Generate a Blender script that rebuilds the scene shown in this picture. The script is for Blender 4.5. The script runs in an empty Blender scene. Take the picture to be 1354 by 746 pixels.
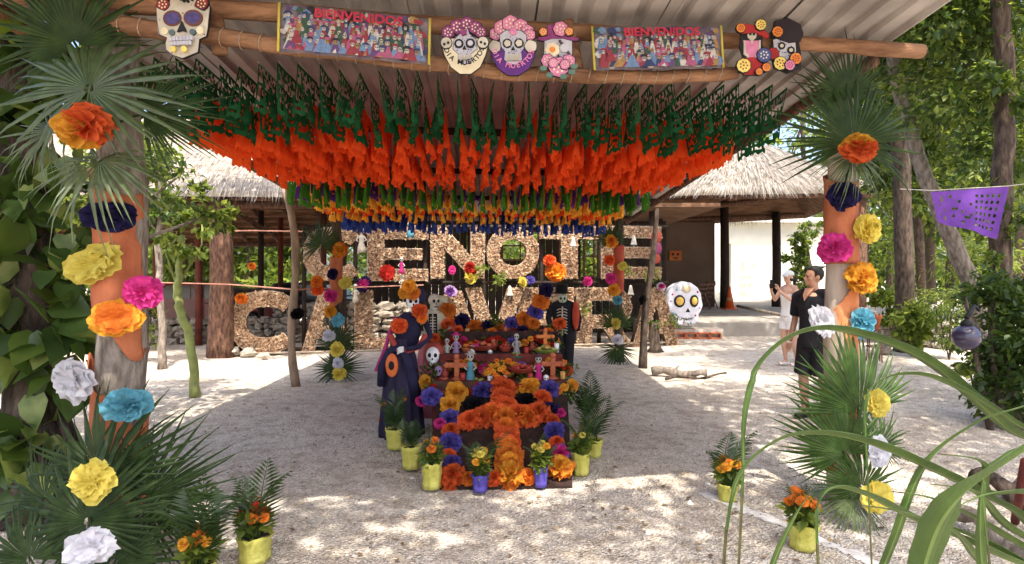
import bpy, math, random
import numpy as np
from mathutils import Vector, Matrix, Euler
random.seed(7); RS = np.random.RandomState(11)
SC = bpy.context.scene
COL = SC.collection
R = math.radians
# ------------------------------------------------------------------ camera
CAMH, F, CX, CY = 1.62, 800.0, 677.0, 367.0
cam = bpy.data.cameras.new('camera'); camo = bpy.data.objects.new('camera', cam); COL.objects.link(camo)
camo.location = (0, 0, CAMH); camo.rotation_euler = (R(90), 0, 0)
cam.sensor_width = 36; cam.lens = 36 * F / 1354; cam.shift_y = -6 / 1354
cam.clip_start = 0.05; cam.clip_end = 800
SC.camera = camo
# ------------------------------------------------------------------ sky, sun, exposure
SUNV = Vector((0.42, -1.75, 3.4)).normalized()
w = bpy.data.worlds.new('World'); SC.world = w; w.use_nodes = True
nt = w.node_tree; nt.nodes.clear()
sky = nt.nodes.new('ShaderNodeTexSky'); sky.sky_type = 'NISHITA'; sky.sun_disc = False
sky.sun_elevation = math.asin(SUNV.z); sky.sun_rotation = math.atan2(SUNV.x, SUNV.y)
sky.air_density = 0.8; sky.dust_density = 4.0; sky.ozone_density = 0.4
bg = nt.nodes.new('ShaderNodeBackground'); bg.inputs[1].default_value = 0.15
wo = nt.nodes.new('ShaderNodeOutputWorld')
nt.links.new(sky.outputs[0], bg.inputs[0]); nt.links.new(bg.outputs[0], wo.inputs[0])
sl = bpy.data.lights.new('sun', 'SUN'); sl.energy = 2.5; sl.angle = R(0.6); sl.color = (1, .94, .84)
so = bpy.data.objects.new('sun', sl); COL.objects.link(so); so.location = (4, -10, 20)
so.rotation_euler = SUNV.to_track_quat('Z', 'Y').to_euler()
SC.view_settings.view_transform = 'Standard'; SC.view_settings.look = 'None'
SC.view_settings.exposure = 1.8; SC.view_settings.gamma = 1.0
SC.render.engine = 'CYCLES'
SC.cycles.use_denoising = True
SC.cycles.max_bounces = 8; SC.cycles.diffuse_bounces = 5; SC.cycles.transmission_bounces = 6
SC.cycles.sample_clamp_indirect = 6.0

# ------------------------------------------------------------------ helpers
def P(px, py, Y):
    return Vector(((px - CX) * Y / F, Y, CAMH - (py - CY) * Y / F))
def G(px, py, z=0.0):                       # point of the ground seen at a pixel
    Y = (CAMH - z) * F / (py - CY)
    return Vector(((px - CX) * Y / F, Y, z))
MAT = {}
def mat(name, c1, c2=None, scale=6.0, rough=.8, bump=0.0, bscale=40.0, trans=0.0, metal=0.0, spec=.3, rnd=0.0, stretch=(1, 1, 1), coat=0.0, detail=4, tcol=None):
    if name in MAT: return MAT[name]
    m = bpy.data.materials.new(name); m.use_nodes = True; n = m.node_tree; n.nodes.clear()
    L = n.links.new; N = n.nodes.new
    out = N('ShaderNodeOutputMaterial'); p = N('ShaderNodeBsdfPrincipled')
    p.inputs['Roughness'].default_value = rough; p.inputs['Metallic'].default_value = metal
    p.inputs['Specular IOR Level'].default_value = spec
    if coat: p.inputs['Coat Weight'].default_value = coat
    tc = N('ShaderNodeTexCoord'); mp = N('ShaderNodeMapping'); mp.inputs['Scale'].default_value = stretch
    L(tc.outputs['Object'], mp.inputs['Vector'])
    if c2 is None: c2 = tuple(v * .78 for v in c1)
    nz = N('ShaderNodeTexNoise'); nz.inputs['Scale'].default_value = scale; nz.inputs['Detail'].default_value = detail
    L(mp.outputs[0], nz.inputs['Vector'])
    rp = N('ShaderNodeValToRGB'); rp.color_ramp.elements[0].position = .34; rp.color_ramp.elements[1].position = .66
    rp.color_ramp.elements[0].color = (*c2, 1); rp.color_ramp.elements[1].color = (*c1, 1)
    L(nz.outputs[0], rp.inputs[0])
    csock = rp.outputs[0]
    if rnd:
        oi = N('ShaderNodeObjectInfo'); hs = N('ShaderNodeHueSaturation'); mr = N('ShaderNodeMapRange')
        mr.inputs['To Min'].default_value = 1 - rnd; mr.inputs['To Max'].default_value = 1 + rnd
        L(oi.outputs['Random'], mr.inputs['Value']); L(mr.outputs[0], hs.inputs['Value']); L(csock, hs.inputs['Color']); csock = hs.outputs[0]
    L(csock, p.inputs['Base Color'])
    if bump:
        b = N('ShaderNodeBump'); b.inputs['Strength'].default_value = bump; b.inputs['Distance'].default_value = .02
        bz = N('ShaderNodeTexNoise'); bz.inputs['Scale'].default_value = bscale; bz.inputs['Detail'].default_value = 5
        L(mp.outputs[0], bz.inputs['Vector']); L(bz.outputs[0], b.inputs['Height']); L(b.outputs[0], p.inputs['Normal'])
    if trans:
        t = N('ShaderNodeBsdfTranslucent'); mx = N('ShaderNodeMixShader'); mx.inputs[0].default_value = trans
        if tcol: t.inputs[0].default_value = (*tcol, 1)
        else: L(csock, t.inputs[0])
        L(p.outputs[0], mx.inputs[1]); L(t.outputs[0], mx.inputs[2]); L(mx.outputs[0], out.inputs[0])
    else: L(p.outputs[0], out.inputs[0])
    MAT[name] = m; return m

class MB:
    def __init__(s): s.v = []; s.f = []; s.m = []
    def add(s, vs, fs, m=0):
        o = len(s.v); s.v += [tuple(v) for v in vs]; s.f += [tuple(i + o for i in f) for f in fs]; s.m += [m] * len(fs); return s
    def box(s, c, sz, rot=None, m=0):
        vs = [Vector((x * sz[0] / 2, y * sz[1] / 2, z * sz[2] / 2)) for x in (-1, 1) for y in (-1, 1) for z in (-1, 1)]
        if rot is not None:
            M = Euler(rot).to_matrix() if not isinstance(rot, Matrix) else rot
            vs = [M @ v for v in vs]
        vs = [v + Vector(c) for v in vs]
        return s.add(vs, [(0, 1, 3, 2), (4, 6, 7, 5), (0, 4, 5, 1), (2, 3, 7, 6), (0, 2, 6, 4), (1, 5, 7, 3)], m)
    def tube(s, pts, rad, n=8, m=0, cap=True, wob=0.0, sx=1.0):
        pts = [Vector(p) for p in pts]
        if not isinstance(rad, (list, tuple)): rad = [rad] * len(pts)
        vs = []; fs = []; up = None
        for i, p in enumerate(pts):
            d = (pts[min(i + 1, len(pts) - 1)] - pts[max(i - 1, 0)])
            if d.length < 1e-9: d = Vector((0, 0, 1))
            d.normalize()
            if up is None:
                a = Vector((1, 0, 0)) if abs(d.x) < .8 else Vector((0, 1, 0)); up = (a - d * a.dot(d)).normalized()
            else: up = (up - d * up.dot(d)).normalized()
            q = d.cross(up)
            for k in range(n):
                t = 2 * math.pi * k / n; r = rad[i] * (1 + wob * (random.random() - .5) * 2)
                vs.append(p + up * math.cos(t) * r * sx + q * math.sin(t) * r)
        for i in range(len(pts) - 1):
            for k in range(n):
                a = i * n + k; b = i * n + (k + 1) % n
                fs.append((a, b, b + n, a + n))
        if cap:
            fs.append(tuple(range(n - 1, -1, -1))); fs.append(tuple((len(pts) - 1) * n + k for k in range(n)))
        return s.add(vs, fs, m)
    def lathe(s, prof, n=16, c=(0, 0, 0), m=0, fold=0.0, nf=9, sx=1.0, sy=1.0):
        vs = []; fs = []; c = Vector(c)
        for r, z in prof:
            for k in range(n):
                t = 2 * math.pi * k / n; rr = r * (1 + fold * math.sin(nf * t))
                vs.append(c + Vector((rr * math.cos(t) * sx, rr * math.sin(t) * sy, z)))
        for i in range(len(prof) - 1):
            for k in range(n):
                a = i * n + k; b = i * n + (k + 1) % n; fs.append((a, b, b + n, a + n))
        if prof[0][0] > 1e-4: fs.append(tuple(range(n - 1, -1, -1)))
        if prof[-1][0] > 1e-4: fs.append(tuple((len(prof) - 1) * n + k for k in range(n)))
        return s.add(vs, fs, m)
    def ball(s, c, r, nu=12, nv=8, m=0, wob=0.0):
        if not isinstance(r, (list, tuple, Vector)): r = (r, r, r)
        c = Vector(c); vs = [c + Vector((0, 0, -r[2]))]; fs = []
        for i in range(1, nv):
            ph = -math.pi / 2 + math.pi * i / nv
            for k in range(nu):
                t = 2 * math.pi * k / nu; q = 1 + wob * (random.random() - .5) * 2
                vs.append(c + Vector((r[0] * math.cos(ph) * math.cos(t), r[1] * math.cos(ph) * math.sin(t), r[2] * math.sin(ph))) * q if wob == 0 else
                          c + Vector((r[0] * math.cos(ph) * math.cos(t) * q, r[1] * math.cos(ph) * math.sin(t) * q, r[2] * math.sin(ph) * q)))
        vs.append(c + Vector((0, 0, r[2]))); top = len(vs) - 1
        for k in range(nu):
            fs.append((0, 1 + (k + 1) % nu, 1 + k)); fs.append((top, top - nu + k, top - nu + (k + 1) % nu))
        for i in range(nv - 2):
            for k in range(nu):
                a = 1 + i * nu + k; b = 1 + i * nu + (k + 1) % nu; fs.append((a, b, b + nu, a + nu))
        return s.add(vs, fs, m)
    def prism(s, poly, y0, y1, m=0):        # outline in x,z; thickness along y
        n = len(poly)
        vs = [(x, y0, z) for x, z in poly] + [(x, y1, z) for x, z in poly]
        fs = [tuple(range(n)), tuple(range(2 * n - 1, n - 1, -1))] + [(i, i + n, (i + 1) % n + n, (i + 1) % n) for i in range(n)]
        return s.add(vs, fs, m)
    def xform(s, M):
        s.v = [tuple(M @ Vector(v)) for v in s.v]; return s
    def mesh(s, name, mats, smooth=False):
        me = bpy.data.meshes.new(name); me.from_pydata(s.v, [], s.f)
        for m in (mats if isinstance(mats, (list, tuple)) else [mats]): me.materials.append(m)
        me.polygons.foreach_set('material_index', s.m)
        if smooth: me.polygons.foreach_set('use_smooth', [True] * len(s.f))
        me.update(); return me
    def obj(s, name, mats, parent=None, smooth=False, loc=None, **kw):
        return link(name, s.mesh(name, mats, smooth), parent, loc, **kw)
def link(name, data, parent=None, loc=None, rot=None, scale=None, label=None, cat=None, group=None, kind=None):
    o = bpy.data.objects.new(name, data); COL.objects.link(o)
    if parent is not None: o.parent = parent
    if loc is not None: o.location = loc
    if rot is not None: o.rotation_euler = rot if not isinstance(rot, Matrix) else rot.to_euler()
    if scale is not None: o.scale = scale if isinstance(scale, (list, tuple, Vector)) else (scale,) * 3
    tag(o, label, cat, group, kind); return o
def tag(o, label=None, cat=None, group=None, kind=None):
    if label: o['label'] = label
    if cat: o['category'] = cat
    if group: o['group'] = group
    if kind: o['kind'] = kind
    return o
def empty(name, loc, label, cat, group=None, rot=None, scale=None):
    o = link(name, None, None, loc, rot, scale, label, cat, group); o.empty_display_size = .05; return o
def npmesh(name, V, Fc, mats, midx=None, smooth=False):
    me = bpy.data.meshes.new(name); V = np.asarray(V, dtype=np.float32); Fc = np.asarray(Fc, dtype=np.int32); k = Fc.shape[1]
    me.vertices.add(len(V)); me.vertices.foreach_set('co', V.ravel())
    me.loops.add(Fc.size); me.loops.foreach_set('vertex_index', Fc.ravel())
    me.polygons.add(len(Fc)); me.polygons.foreach_set('loop_start', np.arange(0, Fc.size, k, dtype=np.int32))
    for m in (mats if isinstance(mats, (list, tuple)) else [mats]): me.materials.append(m)
    if midx is not None: me.polygons.foreach_set('material_index', np.asarray(midx, dtype=np.int32))
    if smooth: me.polygons.foreach_set('use_smooth', [True] * len(Fc))
    me.update(calc_edges=True); return me
def facing(d, roll=0.0):                    # rotation taking local +Z to d
    q = Vector(d).normalized().to_track_quat('Z', 'Y'); return (q.to_matrix() @ Matrix.Rotation(roll, 3, 'Z'))
# ---- leaf clouds
LT = {'leaf': (np.array([(0, 0, 0), (-.28, .45, .07), (0, 1, -.08), (.28, .45, .07)]), np.array([(0, 1, 2), (0, 2, 3)])),
      'thin': (np.array([(0, 0, 0), (-.09, .4, .03), (0, 1, -.12), (.09, .4, .03)]), np.array([(0, 1, 2), (0, 2, 3)])),
      'oval': (np.array([(0, 0, 0), (-.3, .25, .06), (-.36, .6, .04), (0, 1, -.12), (.36, .6, .04), (.3, .25, .06), (0, .5, -.02)]),
               np.array([(0, 1, 6), (1, 2, 6), (2, 3, 6), (3, 4, 6), (4, 5, 6), (5, 0, 6)]))}
def leafcloud(name, clusters, n, size, mats, kind='leaf', droop=.35, seed=1, weights=None, sub=30, sig=.16, sv=.35):
    rs = np.random.RandomState(seed); T, Fc = LT[kind]; k = len(T)
    ws = np.array([c[1][0] * c[1][1] * c[1][2] for c in clusters]) ** (2 / 3.) if weights is None else np.array(weights, float)
    ws = ws / ws.sum(); pos = []; out = []
    for (c, r), wt in zip(clusters, ws):
        m = max(3, int(n * wt)); ns = max(2, m // sub)
        d = rs.normal(size=(ns, 3)); d /= np.linalg.norm(d, axis=1)[:, None]
        rad = rs.rand(ns) ** .45
        sp = d * rad[:, None]
        idx = rs.randint(0, ns, m)
        q = sp[idx] + rs.normal(size=(m, 3)) * sig * np.array([1, 1, .7])
        pos.append(np.array(c) + q * np.array(r)); out.append(sp[idx] + rs.normal(size=(m, 3)) * .8)
    pos = np.concatenate(pos); out = np.concatenate(out); m = len(pos)
    yv = out / (np.linalg.norm(out, axis=1)[:, None] + 1e-6); yv[:, 2] -= droop; yv /= np.linalg.norm(yv, axis=1)[:, None]
    up = rs.normal(size=(m, 3)) * .45 + np.array([0, 0, 1.0]); xv = np.cross(yv, up); xv /= np.linalg.norm(xv, axis=1)[:, None] + 1e-6
    zv = np.cross(xv, yv); s = size * (1 - sv + 2 * sv * rs.rand(m))
    V = pos[:, None, :] + s[:, None, None] * (T[None, :, 0:1] * xv[:, None, :] + T[None, :, 1:2] * yv[:, None, :] + T[None, :, 2:3] * zv[:, None, :])
    FF = (Fc[None] + (np.arange(m) * k)[:, None, None]).reshape(-1, 3)
    nm = len(mats) if isinstance(mats, (list, tuple)) else 1
    mi = np.repeat(rs.randint(0, nm, m), len(Fc))
    return npmesh(name, V.reshape(-1, 3), FF, mats, mi)

# ------------------------------------------------------------------ materials
M_bark = mat('bark', (.12, .085, .063), (.036, .026, .02), 20, .95, 1.0, 55, stretch=(1, 1, .3), detail=8)
M_barkg = mat('bark_grey', (.32, .27, .22), (.12, .095, .075), 20, .95, 1.0, 50, stretch=(1, 1, .35), detail=8)
M_barkr = mat('bark_red', (.21, .11, .07), (.06, .032, .022), 20, .95, 1.0, 55, stretch=(1, 1, .35), detail=8)
M_log = mat('log_peeled', (.36, .19, .10), (.15, .07, .035), 14, .9, .9, 55, stretch=(.22, 1, 1), detail=8)
M_pole = mat('pole_wood', (.34, .24, .16), (.16, .11, .075), 8, .9, .7, 25, stretch=(1, 1, .3))
M_red = mat('red_post', (.16, .035, .02), (.08, .02, .013), 6, .7, .3)
M_dark = mat('dark_wood', (.04, .024, .016), (.016, .01, .007), 6, .8, .4, stretch=(1, 1, .3))
M_tin = mat('tin', (.50, .455, .42), (.30, .265, .24), 2.2, .6, .12, 18, metal=.0, spec=.4)
M_rope = mat('rope', (.45, .36, .25), (.28, .2, .13), 60, .95, .4, 200)
M_cloth = mat('orange_cloth', (.56, .19, .085), (.36, .095, .04), 7, .9, .9, 16, trans=.1, stretch=(1, 1, .45), detail=8)
M_leafA = mat('leaf_dark', (.038, .074, .014), (.018, .04, .008), 3, .5, 0, trans=.28, tcol=(.12, .2, .018), spec=.35)
M_leafB = mat('leaf_mid', (.08, .125, .02), (.042, .075, .012), 3, .5, 0, trans=.36, tcol=(.26, .35, .035), spec=.35)
M_leafC = mat('leaf_light', (.16, .205, .04), (.09, .135, .022), 3, .5, 0, trans=.45, tcol=(.46, .53, .08), spec=.35)
M_fan = mat('fan_palm', (.032, .06, .013), (.012, .026, .006), 7, .5, 0, trans=.2, tcol=(.09, .16, .02), spec=.22)
M_fanp = mat('fan_palm_pale', (.12, .15, .065), (.05, .075, .025), 7, .42, 0, trans=.22, tcol=(.2, .28, .06), spec=.45)
M_fern = mat('feather_palm', (.045, .08, .02), (.02, .042, .01), 4, .45, 0, trans=.25, tcol=(.15, .26, .04), spec=.5)
M_strap = mat('strap_leaf', (.075, .13, .026), (.04, .08, .014), 9, .5, .2, 70, trans=.22, tcol=(.15, .25, .03), spec=.4, detail=8)
M_thatch = mat('thatch', (.42, .36, .29), (.27, .22, .17), 5, .95, .5, 60, rnd=.05)
M_thatchl = mat('thatch_light', (.58, .51, .42), (.44, .37, .29), 5, .95, .3, 60)
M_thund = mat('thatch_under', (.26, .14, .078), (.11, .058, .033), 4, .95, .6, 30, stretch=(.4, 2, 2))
M_stone = mat('stone', (.36, .31, .25), (.2, .165, .13), 4, .92, .6, 14, rnd=.25)
M_stonel = mat('stone_pale', (.5, .45, .38), (.33, .28, .22), 5, .92, .6, 14, rnd=.2)
M_plaster = mat('plaster', (.78, .76, .68), (.7, .67, .58), 1.5, .9, .1, 40)
M_brownw = mat('brown_wall', (.13, .085, .06), (.1, .062, .042), 1.2, .85, .1, 30)
M_black = mat('black_paint', (.014, .013, .013), (.008, .008, .008), 5, .6)
M_blackc = mat('black_fabric', (.018, .017, .02), (.01, .009, .012), 8, .9, .2, 60)
M_white = mat('white_paint', (.8, .79, .78), (.72, .71, .7), 5, .6)
M_bone = mat('bone', (.56, .5, .4), (.4, .35, .27), 10, .6)
M_clay = mat('terracotta', (.46, .13, .055), (.32, .085, .035), 8, .75, .2, 40)
M_clayr = mat('red_clay', (.36, .06, .035), (.24, .04, .025), 8, .65, .2, 40)
M_skin = mat('skin', (.50, .27, .17), (.43, .22, .135), 6, .55, .05, 90, spec=.35)
M_skinl = mat('skin_light', (.62, .37, .26), (.55, .31, .21), 6, .55, .05, 90, spec=.35)
M_hair = mat('hair', (.02, .014, .01), (.01, .007, .005), 30, .5, .5, 120)
CC = {'yellow': ((.86, .74, .17), (.8, .64, .1)), 'gold': ((.9, .46, .06), (.82, .34, .03)), 'orange': ((.88, .29, .045), (.8, .2, .03)),
      'red orange': ((.87, .175, .05), (.78, .12, .03)), 'pink': ((.76, .07, .32), (.66, .04, .24)), 'violet blue': ((.17, .13, .47), (.11, .085, .36)),
      'navy': ((.035, .028, .10), (.02, .016, .06)), 'white': ((.82, .81, .84), (.72, .71, .76)), 'light blue': ((.2, .52, .62), (.13, .4, .52)),
      'black': ((.014, .012, .014), (.008, .008, .008)), 'green': ((.02, .1, .035), (.012, .07, .022)), 'bright green': ((.08, .24, .03), (.05, .17, .02)),
      'purple': ((.16, .05, .26), (.11, .03, .2)), 'blue': ((.05, .09, .36), (.035, .06, .26)), 'red': ((.5, .03, .02), (.4, .02, .015)), 'lilac': ((.62, .45, .68), (.5, .32, .6))}
def paper(c):
    a, b = CC[c]; b = tuple(v * .8 for v in b); return mat('paper_' + c.replace(' ', '_'), a, b, 2.6, .9, .3, 30, trans=.42, spec=.1, rnd=.14)
# ================================================================== GROUND
def ground_mat():
    m = bpy.data.materials.new('sandy_gravel'); m.use_nodes = True; n = m.node_tree; N = n.nodes.new; L = n.links.new
    p = n.nodes['Principled BSDF']; p.inputs['Roughness'].default_value = .95; p.inputs['Specular IOR Level'].default_value = .15
    tc = N('ShaderNodeTexCoord')
    def noise(s, d=5):
        z = N('ShaderNodeTexNoise'); z.inputs['Scale'].default_value = s; z.inputs['Detail'].default_value = d; L(tc.outputs['Object'], z.inputs['Vector']); return z
    def ramp(a, b, c, d):
        r = N('ShaderNodeValToRGB'); r.color_ramp.elements[0].position = a; r.color_ramp.elements[1].position = b
        r.color_ramp.elements[0].color = (*c, 1); r.color_ramp.elements[1].color = (*d, 1); return r
    n1 = noise(.6); r1 = ramp(.35, .65, (.74, .645, .535), (.88, .8, .695)); L(n1.outputs[0], r1.inputs[0])
    vo = N('ShaderNodeTexVoronoi'); vo.inputs['Scale'].default_value = 60; L(tc.outputs['Object'], vo.inputs['Vector'])
    r2 = ramp(.1, .9, (.45, .43, .41), (1.12, 1.1, 1.08)); L(vo.outputs['Color'], r2.inputs[0])
    mx = N('ShaderNodeMix'); mx.data_type = 'RGBA'; mx.blend_type = 'MULTIPLY'; mx.inputs[0].default_value = .75
    L(r1.outputs[0], mx.inputs[6]); L(r2.outputs[0], mx.inputs[7])
    n3 = noise(5.5, 8); r3 = ramp(.48, .66, (1, 1, 1), (.52, .45, .37)); L(n3.outputs[0], r3.inputs[0])
    mx2 = N('ShaderNodeMix'); mx2.data_type = 'RGBA'; mx2.blend_type = 'MULTIPLY'; mx2.inputs[0].default_value = .55
    L(mx.outputs[2], mx2.inputs[6]); L(r3.outputs[0], mx2.inputs[7]); L(mx2.outputs[2], p.inputs['Base Color'])
    b = N('ShaderNodeBump'); b.inputs['Strength'].default_value = 1.0; b.inputs['Distance'].default_value = .022
    L(vo.outputs['Distance'], b.inputs['Height'])
    b2 = N('ShaderNodeBump'); b2.inputs['Strength'].default_value = .75; b2.inputs['Distance'].default_value = .08
    L(n3.outputs[0], b2.inputs['Height']); L(b2.outputs[0], b.inputs['Normal']); L(b.outputs[0], p.inputs['Normal'])
    return m
def gz(x, y):
    return .012 * np.sin(x * 1.7 + .6 * np.sin(y * 1.1)) + .01 * np.sin(y * 2.3 + x * .9) - .012
xs = np.concatenate([[-200, -60, -25], np.arange(-14, 14.01, .25), [25, 60, 200]]); ys = np.concatenate([[-60, -15, -5], np.arange(0, 24, .25), [30, 60, 300]])
XX, YY = np.meshgrid(xs, ys); ZZ = gz(XX, YY); nx = len(xs)
V = np.stack([XX, YY, ZZ], -1).reshape(-1, 3)
ii = np.arange(len(ys) - 1)[:, None] * nx + np.arange(nx - 1)[None]; ii = ii.ravel()
M_ground = ground_mat()
link('ground', npmesh('ground', V, np.stack([ii, ii + 1, ii + 1 + nx, ii + nx], 1), M_ground, smooth=True), kind='structure')
# loose pebbles
def pebbles():
    rs = np.random.RandomState(3); n = 15000
    Y = 2.0 + 9 * rs.rand(n) ** 1.6; X = (rs.rand(n) - .5) * 2 * (Y * .9 + .3); s = .004 + .011 * rs.rand(n) ** 3 + .022 * (rs.rand(n) > .985)
    T = np.array([(1, 0, 0), (-1, 0, 0), (0, 1, 0), (0, -1, 0), (0, 0, .8), (0, 0, -.5)], float)
    Fc = np.array([(0, 2, 4), (2, 1, 4), (1, 3, 4), (3, 0, 4)])
    a = rs.rand(n) * 6.28; c, sn = np.cos(a), np.sin(a)
    Tn = T[None] * (1 + .5 * (rs.rand(n, 6, 1) - .5)) * s[:, None, None]
    V = np.stack([Tn[..., 0] * c[:, None] - Tn[..., 1] * sn[:, None], Tn[..., 0] * sn[:, None] + Tn[..., 1] * c[:, None], Tn[..., 2]], -1)
    V += np.stack([X, Y, gz(X, Y) + .002], -1)[:, None]
    FF = (Fc[None] + (np.arange(n) * 6)[:, None, None]).reshape(-1, 3)
    mats = [mat('pebble_a', (.6, .53, .45), (.45, .39, .32)), mat('pebble_b', (.42, .35, .28), (.3, .25, .2)), mat('pebble_c', (.7, .66, .6), (.55, .5, .45))]
    link('gravel', npmesh('gravel', V.reshape(-1, 3), FF, mats, np.repeat(rs.randint(0, 3, n), 4)), kind='stuff', label='loose pale pebbles strewn over the sandy yard', cat='gravel')
pebbles()
def litter():
    rs = np.random.RandomState(5); n = 1700
    Y = 2.2 + 14 * rs.rand(n) ** 1.2; X = (rs.rand(n) - .5) * 2 * (Y * .9); T, Fc = LT['leaf']
    a = rs.rand(n) * 6.28; c, sn = np.cos(a), np.sin(a); s = .02 + .04 * rs.rand(n)
    V = np.stack([(T[None, :, 0] * c[:, None] - T[None, :, 1] * sn[:, None]) * s[:, None], (T[None, :, 0] * sn[:, None] + T[None, :, 1] * c[:, None]) * s[:, None], np.abs(T[None, :, 2]) * s[:, None] * 1.5 + .004 + 0 * c[:, None]], -1)
    V += np.stack([X, Y, gz(X, Y) + .004], -1)[:, None]
    FF = (Fc[None] + (np.arange(n) * 4)[:, None, None]).reshape(-1, 3)
    mats = [mat('dry_leaf', (.2, .13, .07), (.12, .07, .04)), mat('dry_leaf_pale', (.4, .3, .18), (.3, .2, .1))]
    link('leaf_litter', npmesh('leaf_litter', V.reshape(-1, 3), FF, mats, np.repeat(rs.randint(0, 2, n), 2)), kind='stuff', label='dry brown leaf scraps scattered on the sand', cat='leaf litter')
litter()
# chalk line on the ground, right foreground: a thin broken sheet of lime dust
def chalk():
    rs = np.random.RandomState(8); pts = [G(930, 652), G(985, 672), G(1045, 694), G(1110, 722), G(1185, 756)]
    V = []; Fc = []
    for i in range(len(pts) - 1):
        for k in range(14):
            p = pts[i].lerp(pts[i + 1], k / 14.); q = (pts[i + 1] - pts[i]).normalized(); nrm = Vector((-q.y, q.x, 0))
            p = p + nrm * rs.normal() * .012
            m = 9; c = len(V); V.append((p.x, p.y, gz(p.x, p.y) + .009)); rr = .025 + .035 * rs.rand()
            for t in range(m):
                a = 6.283 * t / m; r_ = rr * (.6 + .7 * rs.rand()); x = p.x + r_ * math.cos(a) * 1.6 * (abs(q.x)) + r_ * math.cos(a) * .4; y = p.y + r_ * math.sin(a); V.append((x, y, gz(x, y) + .004 + .0006 * (k % 5)))
            for t in range(m): Fc.append((c, c + 1 + t, c + 1 + (t + 1) % m))
    link('chalk_line', npmesh('chalk_line', V, Fc, mat('chalk', (.8, .78, .74), (.6, .55, .5), 30)), kind='structure')
chalk()
# raised floor in front of the white building
mb = MB()
mb.add([(3.6, 16.8, -.05), (16, 16.8, -.05), (16, 34, .3), (3.6, 34, .3), (3.6, 16.8, .35), (16, 16.8, .35), (16, 34, 1.04), (3.6, 34, 1.04)],
       [(4, 5, 6, 7), (0, 1, 5, 4), (1, 2, 6, 5), (3, 0, 4, 7), (2, 3, 7, 6)])
mb.obj('terrace', mat('concrete', (.40, .36, .31), (.28, .25, .21), 2.5, .9, .3, 25), kind='structure')
def TZ(y): return .35 + (y - 16.8) * .0401
# sunlit gravel road far behind
mb = MB(); mb.add([(9, 24, .02), (30, 22, .02), (40, 34, .03), (12, 34, .03)], [(0, 1, 2, 3)])
mb.obj('path', mat('pale_path', (.62, .57, .5), (.52, .47, .4), 2, .95), kind='structure')

# ================================================================== PAVILION
PAV = empty('open_pavilion', (0, 5, 0), 'open shed of logs with corrugated metal roof hung with paper flags', 'pavilion')
def pv(b, name, m, smooth=True, parent=None):
    o = b.obj(name, m, parent or PAV, smooth)
    if parent is None: o.location = (0, -5, 0)
    return o
def rx(u, y): return (-3.05 - .035 * y) * (1 - u) + (2.85 - .03 * y) * u
def rz(y): return 3.62 - .06 * y
def sheet(u0, u1, dz):
    b = MB(); n = 5; vs = []; fs = []; prof = []
    for k in range(n):
        for a, h in ((0, 0), (.42, 0), (.54, .032), (.80, .032), (.92, 0)): prof.append(((k + a) / n, h))
    prof.append((1, 0))
    for a, h in prof:
        u = u0 + (u1 - u0) * a; yf = 2.3 + 1.1 * u; yb = 11.6 + 1.0 * u
        for t in (0, .25, .5, .75, 1):
            y = yf + (yb - yf) * t; vs.append((rx(u, y), y, rz(y) + h + dz + .004 * math.sin(u * 40 + t * 9)))
    for i in range(len(prof) - 1):
        for t in range(4): fs.append((i * 5 + t, i * 5 + t + 1, i * 5 + 6 + t, i * 5 + 5 + t))
    b.add(vs, fs); o = pv(b, 'roof_sheet', M_tin, False)
    md = o.modifiers.new('solid', 'SOLIDIFY'); md.thickness = .003
for k in range(7): sheet(k / 7 - (.004 if k else 0), (k + 1) / 7 + .012, .007 * (k % 2))
def log(name, pts, r0, r1, m, n=10, seg=10, wob=.05, parent=None):
    b = MB(); pp = []; rr = []
    pts = [Vector(p) for p in pts]
    for i in range(len(pts) - 1):
        for k in range(seg):
            pp.append(pts[i].lerp(pts[i + 1], k / seg))
    pp.append(pts[-1]); N = len(pp)
    for i, p in enumerate(pp):
        t = i / (N - 1); rr.append((r0 + (r1 - r0) * t) * (1 + wob * math.sin(i * 1.9 + pp[0].x)))
    pp = [p + Vector((math.sin(i * .8) * .006, 0, math.cos(i * 1.1) * .006)) for i, p in enumerate(pp)]
    b.tube(pp, rr, n, wob=wob * .4); return pv(b, name, m, True, parent)
log('beam', [(-3.15, 3.5, 3.27), (-.1, 3.95, 3.245), (2.95, 4.35, 3.25)], .058, .05, M_log)
lowlog = log('beam', [(-2.5, 3.55, 3.13), (-1.2, 3.72, 3.02), (0, 3.9, 2.935), (.9, 4.0, 2.94), (1.52, 4.1, 3.0)], .052, .042, M_log)
log('side_beam', [(-3.15, 3.4, 3.27), (-3.28, 6.5, 3.1), (-3.38, 11.5, 2.85)], .065, .055, M_log)
log('side_beam', [(2.64, 4.42, 3.2), (2.5, 6.0, 3.08), (2.36, 12.4, 2.76)], .05, .045, M_barkr)
for y in (6.2, 8.0, 9.9, 11.7):
    log('purlin', [(rx(.01, y), y, rz(y) - .06), (rx(.99, y), y + .6, rz(y) - .07)], .04, .035, M_dark, 8, 4)
for x in (-1.78, .42, 1.42):
    log('strut', [(x, 3.92 + x * .13, 2.98), (x - .06, 3.95 + x * .13, 3.32)], .05, .045, M_log, 8, 3)
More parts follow.
